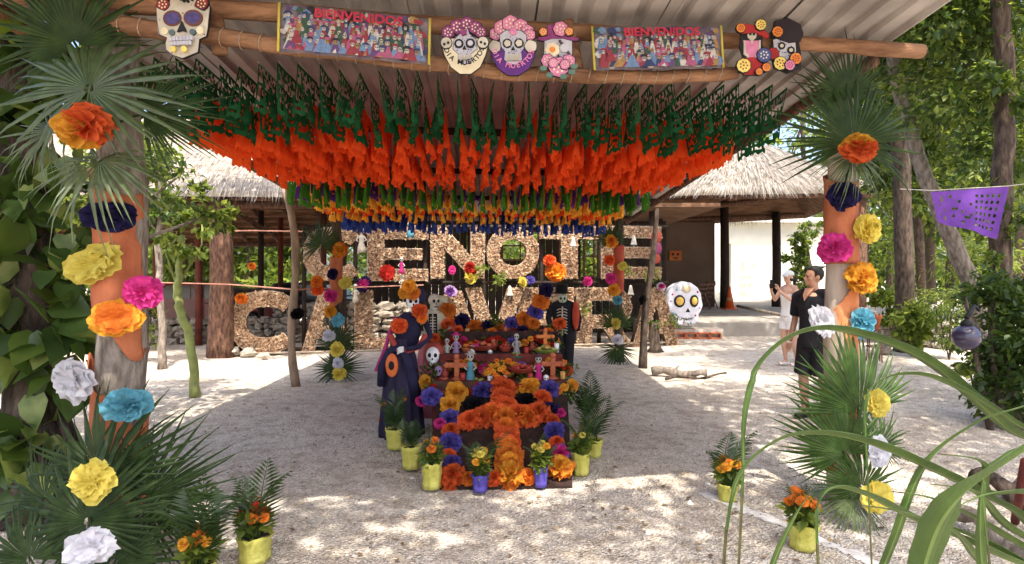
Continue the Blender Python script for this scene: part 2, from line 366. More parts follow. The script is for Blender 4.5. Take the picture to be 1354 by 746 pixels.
# rope wraps round the lower log
for k in range(34):
    b = MB(); t = k / 33.; x = -2.3 + 3.7 * t
    pts = [(-2.5, 3.55, 3.13), (-1.2, 3.72, 3.02), (0, 3.9, 2.935), (.9, 4.0, 2.94), (1.52, 4.1, 3.0)]
    for (a, c) in zip(pts, pts[1:]):
        if a[0] <= x <= c[0]:
            q = Vector(a).lerp(Vector(c), (x - a[0]) / (c[0] - a[0])); rr = .056 - .01 * t
            b.tube([q + Vector((.012 * math.sin(s * 6.283), -rr * math.cos(s * 6.283), rr * math.sin(s * 6.283))) for s in [i / 12 for i in range(13)]], .004, 4, cap=False)
    pv(b, 'rope_binding', M_rope, True, lowlog)
# posts
def post(x, y, top, r0, r1, m, lean=(0, 0), n=14, wob=.05, bend=.02, seg=16):
    pp = []; rr = []
    for i in range(seg + 1):
        t = i / seg; pp.append((x + lean[0] * t + bend * math.sin(t * 7 + x), y + lean[1] * t + bend * math.cos(t * 5 + x), -.05 + (top + .05) * t))
        rr.append((r0 + (r1 - r0) * t) * (1.12 if i == 0 else 1) * (1 + wob * math.sin(i * 1.3)))
    b = MB(); b.tube(pp, rr, n, wob=wob * .35); return pv(b, 'post', m)
def wrap(parent, x, y, r, lo, hi, m=None, n=60, lean=(0, 0), top=3.3):
    b = MB(); vs = []; fs = []; rows = 20
    for j in range(rows + 1):
        for k in range(n + 1):
            a = 2 * math.pi * k / n; z0 = lo(a); z1 = hi(a); z = z0 + (z1 - z0) * j / rows
            rr = r * (1.02 + .03 * math.sin(a * 5 + z * 13) + .02 * math.sin(a * 3 - z * 27) + .012 * math.sin(a * 11 + z * 41) + (.03 if j in (0, rows) else 0))
            vs.append((x + lean[0] * z / top + rr * math.cos(a), y + lean[1] * z / top + rr * math.sin(a), z))
    for j in range(rows):
        for k in range(n): fs.append((j * (n + 1) + k, j * (n + 1) + k + 1, (j + 1) * (n + 1) + k + 1, (j + 1) * (n + 1) + k))
    b.add(vs, fs); o = b.obj('cloth_wrap', m or M_cloth, parent, True)
    md = o.modifiers.new('solid', 'SOLIDIFY'); md.thickness = .004
FL = (-2.40, 3.70); FRp = (2.42, 4.45); BL = (-2.82, 9.7); BR = (2.08, 11.8)
p1 = post(*FL, 3.2, .138, .122, M_barkg)
wrap(p1, *FL, .139, lambda a: 1.3 - .16 * math.cos(a) + .04 * math.sin(3 * a), lambda a: 2.14 + .03 * math.sin(2 * a))
wrap(p1, *FL, .15, lambda a: .25 + .02 * math.sin(3 * a), lambda a: .93 - .2 * math.cos(a) + .05 * math.sin(4 * a))
p2 = post(*FRp, 3.12, .105, .095, mat('bark_pale', (.5, .41, .33), (.36, .28, .21), 6, .95, .6, 22, stretch=(1, 1, .35)))
wrap(p2, *FRp, .112, lambda a: 1.05 - .14 * math.cos(a), lambda a: 1.52 + .16 * math.cos(a), mat('peach_cloth', (.78, .32, .14), (.62, .2, .07), 4, .85, .35, 9, trans=.1))
wrap(p2, *FRp, .112, lambda a: 1.72, lambda a: 2.35 + .05 * math.sin(a), M_cloth)
wrap(p2, *FRp, .118, lambda a: .2, lambda a: .72 - .1 * math.cos(a), M_cloth)
p3 = post(*BL, 2.93, .085, .075, M_bark); wrap(p3, *BL, .098, lambda a: 1.15 + .1 * math.cos(a), lambda a: 1.95)
p4 = post(*BR, 2.8, .09, .08, M_bark); wrap(p4, *BR, .1, lambda a: 1.3 + .08 * math.cos(a), lambda a: 2.25, mat('rust_cloth', (.42, .08, .04), (.3, .05, .03), 4, .85, .3, 9))
g = G(393, 509); post(g.x, g.y, 2.98, .062, .06, M_pole, (-.13, 0), 10, .12, .05)
g = G(848, 486); post(g.x, g.y, 2.86, .075, .045, M_bark, (.27, 0), 10, .1, .03)

# ================================================================== PAPER FLAG STRINGS
def flag_mesh(color, v):
    rs = random.Random(hash(color) % 97 + v * 13 if False else len(color) * 7 + v * 13)
    L_, H_, nx_, nz_ = .40, .31, 20, 15; b = MB(); vid = {}
    def vert(i, j):
        if (i, j) not in vid:
            x = -L_ / 2 + L_ * i / nx_; z = -H_ * j / nz_
            if j == nz_: z -= .018 * (1 if i % 2 else 0)
            y = .018 * math.sin(i * .9 + v) * (j / nz_) + .03 * (j / nz_) ** 2 * math.sin(v * 2 + i * .3)
            vid[(i, j)] = len(b.v); b.v.append((x, y, z))
        return vid[(i, j)]
    hole = .5 if color == 'green' else .16
    cut = set()
    for j in range(1, nz_ - 1):
        for i in range(1, nx_ // 2):
            if (color == 'green' and (i % 3 != 0 and j % 3 != 0 and (i + 2 * j) % 5 < 4)) or rs.random() < hole * .35: cut.add((i, j)); cut.add((nx_ - 1 - i, j))
    for j in range(nz_):
        for i in range(nx_):
            if (i, j) in cut: continue
            b.f.append((vert(i, j), vert(i + 1, j), vert(i + 1, j + 1), vert(i, j + 1))); b.m.append(0)
    fm = mat('flag_red_orange', (.82, .105, .022), (.7, .07, .015), 3, .9, .2, 40, trans=.48, tcol=(.92, .11, .018), spec=.1, rnd=.12) if color == 'red orange' else paper(color)
    return b.mesh('flag', fm, False)
SEQ = ['green', 'green', 'red orange', 'red orange', 'red orange', 'red orange', 'red orange', 'red orange', 'bright green', 'purple', 'gold', 'gold', 'red orange', 'gold', 'blue', 'blue']
FM = {(c, v): flag_mesh(c, v) for c in set(SEQ) for v in range(3)}
M_string = mat('string', (.6, .56, .5), (.5, .45, .4))
NS = 36
for i in range(NS):
    u = i / (NS - 1); x0 = -2.44 + 4.5 * u; y0 = 3.75 + .13 * (x0 + 2.5) + .12; y1 = 10.6 + .95 * u
    a = Vector((x0, y0, 3.05 + .02 * math.sin(i))); e = Vector((x0 - .066 * (y1 - y0), y1, 2.79))
    def pt(t): p = a.lerp(e, t); p.z += .05 * math.sin(math.pi * min(1, t * 1.15)) - .025 * abs(math.sin(t * 9.42 + i)); return p
    side = 'left' if u < .5 else 'right'
    k = i + 1 if u < .5 else NS - i
    o_ = {1: 'outermost', 2: 'second', 3: 'third', 4: 'fourth', 5: 'fifth', 6: 'sixth', 7: 'seventh', 8: 'eighth', 9: 'ninth', 10: 'tenth', 11: 'eleventh', 12: 'twelfth', 13: 'thirteenth', 14: 'fourteenth', 15: 'fifteenth', 16: 'sixteenth', 17: 'seventeenth', 18: 'eighteenth'}[k]
    root = empty('paper_flag_string', a, f'{o_} string of cut paper flags counted from the {side} eave of the shed', 'bunting', 'strings of cut paper flags under the shed roof')
    b = MB(); b.tube([pt(t / 14) - a for t in range(15)], .0025, 4); b.obj('cord', M_string, root)
    n = len(SEQ)
    for j, c in enumerate(SEQ):
        t = (j + .5) / n; p = pt(t); q = pt(t + .01) - pt(t - .01)
        yaw = math.atan2(q.y, q.x) + random.gauss(0, .05); pitch = math.atan2(q.z, math.hypot(q.x, q.y))
        o = link('flag', FM[(c, random.randrange(3))], root, p - a, scale=(1.04, 1, random.uniform(.9, 1.05) * ({'green': 1.1, 'bright green': 1.4, 'red orange': 1.08 if j < 6 else .85, 'blue': 1.2}.get(c, .95))))
        o.rotation_euler = (random.gauss(0, .09), -pitch, yaw)
# ================================================================== LETTER SIGN
def superc(n=22, a0=42, a1=318, e=2.4, s=.24):
    o = []; i = []
    for k in range(n + 1):
        t = R(a0 + (a1 - a0) * k / n); c, q = math.cos(t), math.sin(t)
        w_ = (abs(c) ** e + abs(q) ** e) ** (-1 / e); o.append((.5 + .5 * c * w_, .5 + .5 * q * w_)); i.append((.5 + (.5 - s * .8) * c * w_ + .02, .5 + (.5 - s) * q * w_))
    return [o + i[::-1]]
def ell(rx_, ry_, n=28): return [(.5 + rx_ * math.cos(2 * math.pi * k / n), .5 + ry_ * math.sin(2 * math.pi * k / n)) for k in range(n)]
GLY = {'C': superc(),
       'E': [[(0, 0), (1, 0), (1, .21), (.27, .21), (.27, .4), (.9, .4), (.9, .6), (.27, .6), (.27, .79), (1, .79), (1, 1), (0, 1)]],
       'N': [[(0, 0), (.24, 0), (.24, .6), (.76, 0), (1, 0), (1, 1), (.76, 1), (.76, .4), (.24, 1), (0, 1)]],
       'O': [ell(.5, .5), ell(.28, .27)],
       'T': [[(.37, 0), (.64, 0), (.64, .77), (1, .77), (1, 1), (0, 1), (0, .77), (.37, .77)]],
       'A': [[(0, 0), (.24, 0), (.33, .24), (.67, .24), (.76, 0), (1, 0), (.64, 1), (.36, 1)], [(.39, .42), (.61, .42), (.5, .74)]],
       'L': [[(0, 0), (1, 0), (1, .22), (.28, .22), (.28, 1), (0, 1)]],
       'V': [[(.38, 0), (.62, 0), (1, 1), (.75, 1), (.5, .3), (.25, 1), (0, 1)]],
       'R': [[(0, 0), (.25, 0), (.25, .34), (.46, .34), (.72, 0), (1, 0), (.72, .38), (.9, .48), (.97, .67), (.9, .87), (.76, 1), (0, 1)], [(.25, .55), (.6, .55), (.71, .67), (.6, .8), (.25, .8)]]}
def inside(poly, x, z):
    c = False
    for (x0, z0), (x1, z1) in zip(poly, poly[1:] + poly[:1]):
        if (z0 > z) != (z1 > z) and x < (x1 - x0) * (z - z0) / (z1 - z0 + 1e-12) + x0: c = not c
    return c
M_mulch = mat('letter_backing', (.24, .145, .09), (.13, .075, .045), 14, .95, .8, 60)
M_chips = [mat('chip_tan', (.50, .345, .215), (.42, .275, .165), 20, .9), mat('chip_rust', (.40, .235, .135), (.33, .18, .1), 20, .9), mat('chip_pale', (.53, .39, .26), (.45, .32, .205), 20, .9), mat('chip_dark', (.2, .115, .065), (.15, .085, .05), 20, .9)]
M_edge = mat('letter_rim', (.5, .41, .31), (.36, .28, .2), 20, .8)
def curve_mesh(name, loops, ext):
    cu = bpy.data.curves.new(name, 'CURVE'); cu.dimensions = '2D'; cu.fill_mode = 'BOTH'; cu.extrude = ext
    for lp in loops:
        sp = cu.splines.new('POLY'); sp.points.add(len(lp) - 1); sp.use_cyclic_u = True
        for q, (x, z) in zip(sp.points, lp): q.co = (x, z, 0, 1)
    ob = bpy.data.objects.new(name, cu); me = bpy.data.meshes.new_from_object(ob); bpy.data.objects.remove(ob); bpy.data.curves.remove(cu); return me
def LY(px): return 12.6 + (px - 305) * .00353
ORD = {1: 'first', 2: 'second', 3: 'third', 4: 'fourth', 5: 'fifth', 6: 'sixth', 7: 'seventh', 8: 'eighth'}
def letter(ch, x0, x1, yt, yb, label, dy=0.0, seed=0):
    a = P(x0, yb, LY(x0) + dy); c = P(x1, yb, LY(x1) + dy); top = P((x0 + x1) / 2, yt, LY((x0 + x1) / 2) + dy)
    W = math.hypot(c.x - a.x, c.y - a.y); H = top.z - (a.z + c.z) / 2; z0 = (a.z + c.z) / 2
    yaw = math.atan2(c.y - a.y, c.x - a.x)
    root = empty('sign_letter', (a.x, a.y, z0), label, 'letter', 'big chip-covered sign letters', rot=(0, 0, yaw))
    loops = [[(x * W, z * H) for x, z in lp] for lp in GLY[ch]]
    me = curve_mesh('letter_body', loops, .11); me.materials.append(M_mulch)
    o = link('letter_body', me, root, (0, .11, 0)); o.rotation_euler = (R(90), 0, 0)
    # rim: thin rods along the outline
    b = MB()
    for lp in loops: b.tube([(x, -.005, z) for x, z in lp + lp[:1]], .014, 5, cap=False)
    b.obj('rim', M_edge, root, True)
    rs = random.Random(seed); n = int(W * H * 1100); b = MB(); cnt = 0; tr = 0
    while cnt < n and tr < n * 6:
        tr += 1; x = rs.random() * W; z = rs.random() * H
        if not inside(loops[0], x, z) or any(inside(h, x, z) for h in loops[1:]): continue
        cnt += 1; an = rs.random() * 3.14; s = .02 + .034 * rs.random(); w_ = s * (.3 + .4 * rs.random()); tl = rs.gauss(0, .35); y = -.006 - .022 * rs.random()
        ca, sa = math.cos(an) * s, math.sin(an) * s; cb, sb = -math.sin(an) * w_, math.cos(an) * w_
        b.add([(x - ca, y, z - sa), (x + cb, y - .012 + tl * w_, z + sb), (x + ca, y, z + sa), (x - cb, y - .012 - tl * w_, z - sb)], [(0, 1, 2, 3)], rs.randrange(4))
    o = b.obj('wood_chips', M_chips, root); o['kind'] = 'stuff'
    return root
for k, (ch, x0, x1, lab) in enumerate([('C', 402, 482, 'rounded letter C opening the upper word, behind the palm-topped pole'), ('E', 486, 566, 'letter E next to the C in the upper word'),
        ('N', 570, 640, 'letter N in the middle of the upper word'), ('O', 644, 712, 'round letter O of the upper word'), ('T', 714, 790, 'letter T of the upper word'), ('E', 795, 874, 'letter E closing the upper word behind a thin pole')]):
    letter(ch, x0, x1, 301 if k < 2 else 300, 371 if k < 2 else 368, lab, .12, k)
for k, (ch, x0, x1, lab) in enumerate([('C', 305, 396, 'big letter C opening the lower word beside the stones'), ('A', 399, 464, 'letter A of the lower word behind the left flowered pole'),
        ('L', 469, 552, 'letter L of the lower word'), ('A', 566, 634, 'letter A of the lower word behind the skeleton bride'), ('V', 616, 692, 'letter V of the lower word above the altar'),
        ('E', 686, 758, 'letter E of the lower word behind the black-clad skeleton'), ('R', 763, 838, 'letter R of the lower word behind the right flowered pole'), ('A', 836, 898, 'letter A closing the lower word beside the big white skull')]):
    yb = 467 - (x0 - 305) * .014
    letter(ch, x0, x1, 385 - (4 if k > 3 else 0), yb, lab, {4: -.14, 7: -.1}.get(k, 0), 20 + k)
# frame carrying the words
fr = empty('letter_scaffold', (0, 13.5, 0), 'dark timber scaffold carrying the two rows of big letters', 'scaffold')
def frp(b, name, m): o = b.obj(name, m, fr, True); o.location = (0, -13.5, 0); return o
for px in (312, 402, 470, 562, 640, 716, 792, 872):
    y = LY(px) + .42; x = (px - CX) * y / F
    b = MB(); b.tube([(x, y, -.05), (x, y, 1.35), (x, y, 2.7 if 400 < px < 880 else 1.3)], .05, 8); frp(b, 'post', M_dark)
for py, a_, c_ in ((374, 402, 884), (300, 402, 884), (462, 305, 905), (384, 305, 402)):
    p, q = P(a_, py, LY(a_) + .46), P(c_, py - (4 if py == 462 else 0), LY(c_) + .46); b = MB(); b.tube([p, p.lerp(q, .5), q], .045, 8); frp(b, 'rail', M_dark)
b = MB(); p, q = P(310, 470, LY(310) - .05), P(905, 462, LY(905) - .05); p.z = max(p.z, .03); q.z = .06
b.tube([p, p.lerp(q, .3), p.lerp(q, .6), q], .022, 6); frp(b, 'base_rod', M_edge)
# rope strung across the yard at waist height, and the upper one
M_prope = mat('pink_rope', (.55, .28, .2), (.4, .17, .12), 30, .9)
b = MB(); b.tube([P(212, 374, 10.4), P(300, 376, 11.5), P(392, 383, 9.1), P(470, 380, 12.7), P(560, 377, 13.2)], .012, 5); b.obj('strung_rope', M_prope, label='reddish rope strung at waist height in front of the letters', cat='rope')
b = MB(); b.tube([P(272, 306, 12.1), P(330, 305, 12.0), P(400, 306, 12.4)], .014, 5); b.obj('strung_rope', M_prope, label='reddish rope tied high from the thick trunk post towards the letters', cat='rope')

# ================================================================== THATCHED HUTS
def straw(name, quads, n, ln, mats, seed, parent, loc, drop=.12, wd=.012):
    """blades lying down a set of roof faces: each face (eave_a, eave_b, ridge_b, ridge_a)"""
    rs = np.random.RandomState(seed); V = []; Fc = []; mi = []
    areas = [((Vector(q[1]) - Vector(q[0])).length + (Vector(q[2]) - Vector(q[3])).length) * (Vector(q[3]) - Vector(q[0])).length for q in quads]; S = sum(areas)
    for q, ar in zip(quads, areas):
        a, b_, c, d = [np.array(v, float) for v in q]; m = int(n * ar / S)
        nr = np.cross(b_ - a, d - a); nr /= np.linalg.norm(nr)
        if nr[2] < 0: nr = -nr
        u = rs.rand(m); t = rs.rand(m) ** 1.25 * 1.02 - .02
        lo = a + (b_ - a) * u[:, None]; hi = d + (c - d) * u[:, None]; dn = lo - hi; dn /= np.linalg.norm(dn, axis=1)[:, None] + 1e-9
        p = lo + (hi - lo) * t[:, None] + nr * (.02 + .08 * rs.rand(m))[:, None]
        ln_ = ln * (.6 + .8 * rs.rand(m)); sd = np.cross(dn, nr) + rs.normal(size=(m, 3)) * .12
        e = p + dn * ln_[:, None] + rs.normal(size=(m, 3)) * .05 * ln - np.array([0, 0, 1]) * (drop * rs.rand(m) * (t < .08))[:, None]
        o = len(V); w_ = wd * (.6 + .8 * rs.rand(m))[:, None]
        for k in range(m):
            i = len(V); V += [p[k] - sd[k] * w_[k], p[k] + sd[k] * w_[k], e[k]]; Fc.append((i, i + 1, i + 2)); mi.append(rs.randint(len(mats)))
    ob = link(name, npmesh(name, np.array(V), np.array(Fc), mats, mi), parent, loc); ob['kind'] = 'stuff'; return ob
M_straw = [mat('straw_a', (.36, .325, .285), (.28, .25, .215)), mat('straw_b', (.26, .23, .195), (.2, .175, .145)), mat('straw_c', (.43, .4, .36), (.35, .32, .285)), mat('straw_d', (.16, .135, .11), (.11, .09, .07))]
# --- right hut with white building behind
HR = empty('thatched_hut', (6.5, 20, .4), 'palm-thatched open hut on dark posts in front of the white building', 'hut')
def hp(b, name, m, smooth=False, par=HR, off=(6.5, 20, .4)): o = b.obj(name, m, par, smooth); o.location = (-off[0], -off[1], -off[2]); return o
e0, e1, e2, e3 = (3.2, 16.6, 4.0), (10.2, 17.2, 4.2), (11.0, 22.6, 4.0), (3.0, 22.2, 3.5)
r0, r1 = (6.7, 19.6, 5.95), (8.3, 19.8, 5.9)
faces = [(e0, e1, r1, r0), (e2, e3, r0, r1), (e3, e0, r0, r0), (e1, e2, r1, r1)]
b = MB()
for q in faces:
    q = [Vector(v) for v in q]; b.add(q, [(0, 1, 2, 3)] if (q[2] - q[3]).length > .01 else [(0, 1, 2)])
    lo = [v - Vector((0, 0, .16)) for v in q]; b.add(lo, [(3, 2, 1, 0)] if (q[2] - q[3]).length > .01 else [(2, 1, 0)], 1)
for p_, q_ in ((e0, e1), (e1, e2), (e2, e3), (e3, e0)):
    p_, q_ = Vector(p_), Vector(q_); dz = Vector((0, 0, .16)); b.add([p_, q_, q_ - dz, p_ - dz], [(0, 1, 2, 3)])
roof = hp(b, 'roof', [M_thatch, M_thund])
straw('thatch', faces, 26000, .38, M_straw, 4, roof, (0, 0, 0), .16, .008)
for (x, y, r_) in ((7.58, 21.6, .16), (4.35, 18.2, .2), (10.2, 17.9, .26), (9.6, 22.0, .16), (4.6, 21.8, .16)):
    b = MB(); b.tube([(x, y, TZ(y) - .05), (x + .02, y, 2), (x, y, 4.35 if y < 22 else 4)], [r_, r_ * .95, r_ * .9], 12, wob=.06); hp(b, 'post', M_dark if x < 10 else M_barkr, True)
for p_, q_ in (((3.4, 17.2, 3.9), (10.6, 17.6, 4.05)), ((3.6, 21.9, 3.6), (10.7, 22.2, 3.9)), ((3.8, 21.5, 3.7), (9.8, 18.6, 4.3)), ((4.3, 17.2, 3.9), (4.6, 22, 3.55))):
    b = MB(); b.tube([p_, q_], .09, 8); hp(b, 'beam', M_barkr, True)
for k in range(9):
    t = (k + .5) / 9; p_ = Vector(e0).lerp(Vector(e1), t); q_ = Vector(r0).lerp(Vector(r1), t); b = MB(); b.tube([p_ - Vector((0, 0, .22)), q_ - Vector((0, 0, .25))], .045, 6); hp(b, 'rafter', M_dark, True)
# small orange skull plaque on the brown wall
# --- white building
WB = empty('white_building', (9, 26, .6), 'white plastered building with a dark doorway behind the thatched hut', 'building')
wo_ = (9, 26, .6)
def wbox(name, x0, x1, y0, y1, z0, z1, m): b = MB(); b.box(((x0 + x1) / 2, (y0 + y1) / 2, (z0 + z1) / 2), (x1 - x0, y1 - y0, z1 - z0)); return hp(b, name, m, False, WB, wo_)
wbox('brown_wall', 4.7, 7.34, 21.9, 22.1, .5, 3.62, mat('brown_wall_dark', (.15, .10, .072), (.11, .072, .052), 1.2, .85, .1, 30)); wbox('side_wall', 7.25, 7.338, 22.102, 24.1, .6, 3.6, M_plaster)
wbox('corner_wall', 8.052, 8.5, 24.1, 26.5, .6, 4.0, M_plaster)
wbox('wall', 8.502, 9.05, 26.5, 26.75, .6, 4.0, M_plaster); wbox('wall', 9.052, 9.6, 26.5, 26.75, 3.1, 4.0, M_plaster); wbox('wall', 9.602, 15.5, 26.5, 26.75, .6, 4.0, M_plaster)
wbox('doorway', 9.052, 9.6, 26.9, 26.95, .6, 3.1, M_brownw); wbox('door_frame', 8.99, 9.05, 26.44, 26.497, .6, 3.12, M_white)
wbox('roof_slab', 8.4, 15.8, 26.0, 31, 4.003, 4.2, M_plaster)
wbox('side_wall', 15.3, 15.5, 26.752, 31, .6, 4.0, M_plaster)
# --- left hut
HL = empty('thatched_hut', (-8, 15, 0), 'long open thatched hut with dark red posts behind the thin saplings', 'hut'); HLo = (-8, 15, 0)
e0, e1, e2, e3 = (-15, 11.3, 3.35), (-3.9, 12.2, 3.35), (-3.2, 21.5, 2.95), (-15, 20.6, 2.95)
r0, r1 = (-14, 16, 6.0), (-5.4, 16.8, 6.0)
faces = [(e0, e1, r1, r0), (e2, e3, r0, r1), (e3, e0, r0, r0), (e1, e2, r1, r1)]
b = MB()
for q in faces:
    q = [Vector(v) for v in q]; b.add(q, [(0, 1, 2, 3)] if (q[2] - q[3]).length > .01 else [(0, 1, 2)])
    lo = [v - Vector((0, 0, .12)) for v in q]; b.add(lo, [(3, 2, 1, 0)] if (q[2] - q[3]).length > .01 else [(2, 1, 0)], 1)
for p_, q_ in ((e0, e1), (e1, e2), (e2, e3), (e3, e0)):
    p_, q_ = Vector(p_), Vector(q_); dz = Vector((0, 0, .12)); b.add([p_, q_, q_ - dz, p_ - dz], [(0, 1, 2, 3)])
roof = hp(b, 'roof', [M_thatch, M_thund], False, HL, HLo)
straw('thatch', faces, 26000, .36, M_straw, 6, roof, (0, 0, 0), .18, .007)
# slats and rafters on the underside of the far slope
M_slat = mat('thatch_slat', (.30, .155, .085), (.2, .1, .055), 6, .9)
for k in range(16):
    t = (k + .5) / 16 * .8; p_ = Vector(e3).lerp(Vector(r0), t); q_ = Vector(e2).lerp(Vector(r1), t); dz = Vector((0, 0, -.15)); b = MB(); b.tube([p_ + dz, q_ + dz], .045, 5); hp(b, 'slat', M_slat, False, HL, HLo)
for k in range(11):
    t = (k + .5) / 11; p_ = Vector(e3).lerp(Vector(e2), t); q_ = Vector(r0).lerp(Vector(r1), t); dz = Vector((0, -.05, -.22)); b = MB(); b.tube([p_ + dz, q_ + dz], .05, 6); hp(b, 'rafter', M_barkr, True, HL, HLo)
g = G(292, 471); b = MB(); b.tube([(g.x, g.y, -.05), (g.x - .01, g.y, .3), (g.x + .03, g.y, 1.5), (g.x, g.y, 3.3)], [.29, .25, .225, .21], 14, wob=.05); hp(b, 'trunk_post', M_barkr, True, HL, HLo)
for px, Y in ((263, 14.5), (345, 17), (371, 19), (207, 16), (150, 14), (428, 17.5)):
    x = (px - CX) * Y / F; b = MB(); b.tube([(x, Y, -.05), (x, Y, 3.5)], .085, 8); hp(b, 'post', M_red if px != 345 else M_dark, True, HL, HLo)
for p_, q_ in (((-14.5, 20.2, 2.75), (-3.5, 21, 2.75)), ((-14.5, 11.9, 3.12), (-4.1, 12.6, 3.12)), ((-8.2, 14.2, 4.3), (-6.9, 17, 2.9))):
    b = MB(); b.tube([p_, q_], .08, 8); hp(b, 'beam', M_barkr, True, HL, HLo)
# --- plank hut behind the letters
DH = empty('plank_hut', (.5, 18, 0), 'dark plank hut with small paned windows behind the letters', 'hut'); DHo = (.5, 18, 0)
Yd = 18.0
def dx(px): return (px - CX) * Yd / F
wins = [(664, 712, 306, 344), (772, 798, 312, 366)]
def dz_(py): return CAMH - (py - CY) * Yd / F
px = 486
while px < 872:
    w_ = 9.4; c = px + w_ / 2; segs = [(-.02, 3.3)]
    for (a_, b_, t_, bo) in wins:
        if a_ - 3 < c < b_ + 3: segs = [(-.02, dz_(bo)), (dz_(t_), 3.3)]
    for s0, s1 in segs:
        b = MB(); b.box((dx(c), Yd + random.uniform(-.008, .008), (s0 + s1) / 2), ((w_ - .5) * Yd / F, .05, s1 - s0)); hp(b, 'plank', M_dark, False, DH, DHo)
    px += w_
for (a_, b_, t_, bo) in wins:
    b = MB(); xc = (dx(a_) + dx(b_)) / 2; zc = (dz_(t_) + dz_(bo)) / 2; W = dx(b_) - dx(a_); H = dz_(t_) - dz_(bo)
    for s in (-1, 1): b.box((xc + s * W / 2, Yd - .03, zc), (.06, .08, H + .06)); b.box((xc, Yd - .03, zc + s * H / 2), (W - .06, .08, .06))
    b.box((xc, Yd - .03, zc), (.045, .05, H - .06)); b.box((xc, Yd - .028, zc), (W - .06, .04, .045)); hp(b, 'window_frame', M_barkr, False, DH, DHo)
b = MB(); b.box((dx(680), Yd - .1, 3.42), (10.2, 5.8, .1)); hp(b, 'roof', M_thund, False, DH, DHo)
for px in (486, 836):
    for dy in (-2.6, 2.4): b = MB(); b.tube([(dx(px), Yd + dy, -.05), (dx(px), Yd + dy, 3.3)], .09, 8); hp(b, 'post', M_dark, True, DH, DHo)
# ================================================================== STONES
def stone_mesh(seed):
    rs = np.random.RandomState(seed); b = MB(); b.ball((0, 0, 0), (.5, .42, .36), 9, 6)
    V = np.array(b.v); d = np.sign(V) * np.abs(V * 2) ** .75 / 2; d *= (1 + .16 * rs.normal(size=(len(V), 1))); d[:, 2] += .05 * rs.normal(size=len(V)); b.v = [tuple(v) for v in d]; return b
SM = [stone_mesh(s).mesh('stone', M_stone) for s in range(5)]; SML = [stone_mesh(s + 9).mesh('stone', M_stonel) for s in range(5)]
def stone_wall(label, a, c, h, n_rows, size, pale=False, seed=0, depth=.45, name='stone_wall'):
    rs = random.Random(seed); a, c = Vector(a), Vector(c); root = empty(name, a, label, 'wall'); L_ = (c - a).length
    b = MB(); d = (c - a).normalized(); nrm = Vector((-d.y, d.x, 0))
    z = 0
    for r in range(n_rows):
        rh = h / n_rows; x = rs.uniform(-.2, .1); shrink = r * .05
        while x < L_ - shrink:
            w_ = size * rs.uniform(.6, 1.5); q = d * (x + w_ / 2) + nrm * rs.uniform(-.05, .05); hh = rh * rs.uniform(.95, 1.25)
            o = link('stone', rs.choice(SML if pale else SM), root, (q.x, q.y, z + rh / 2 + rs.uniform(-.02, .02)), scale=(w_ * 1.08, depth * rs.uniform(.8, 1.1), hh * 1.3))
            o.rotation_euler = (rs.uniform(-.15, .15), rs.uniform(-.15, .15), math.atan2(d.y, d.x) + rs.uniform(-.2, .2)); x += w_
        z += rh
    return root
stone_wall('low wall of rough stones behind the thick trunk post', (-9.6, 14.6, 0), (-5.6, 15.2, 0), .62, 4, .3, False, 1)
stone_wall('rough stone wall behind the big lower C', (-6.2, 15.8, 0), (-2.6, 16.2, 0), .95, 5, .34, False, 2)
stone_wall('stacked limestone wall at the planted bed beyond the right post', G(1158, 449), G(1262, 462), .62, 4, .36, True, 3)
stone_wall('stub of stones at the near end of the limestone bed wall', G(1158, 449) + Vector((0, .3, 0)), G(1158, 449) + Vector((.6, 2.5, 0)), .75, 4, .34, True, 4)
rs = random.Random(5)
for k, (px, py, s, lab) in enumerate([(328, 471, .3, 'pale stone at the foot of the lower C'), (348, 474, .22, 'small grey stone under the lower C'), (308, 470, .34, 'largest pale stone beside the trunk post'), (300, 440, .4, 'rounded stone lying against the trunk post')]):
    g = G(px, py); o = link('rock', SML[k % 5], None, (g.x, g.y, s * .25), (0, 0, k), (s, s * .8, s * .7), lab, 'rock', 'rocks by the letters')
# brick base under the white skull
sb = G(908, 437, 0.0); SKY_ = 16.4
base = empty('block_base', P(905, 436, 16.0), 'low row of hollow red blocks under the big skull', 'blocks')
for k in range(6):
    b = MB(); b.box((-.75 + k * .31, 0, 0), (.29, .16, .035)); b.box((-.75 + k * .31, 0, .13), (.29, .16, .035)); b.box((-.885 + k * .31, 0, .065), (.03, .16, .095)); b.box((-.615 + k * .31, 0, .065), (.03, .16, .095))
    o = b.obj('block', M_clay, base)
base.location.z = .02
b = MB(); b.box((0, .35, .08), (2.1, .6, .3)); b.obj('plinth', M_stonel, base)

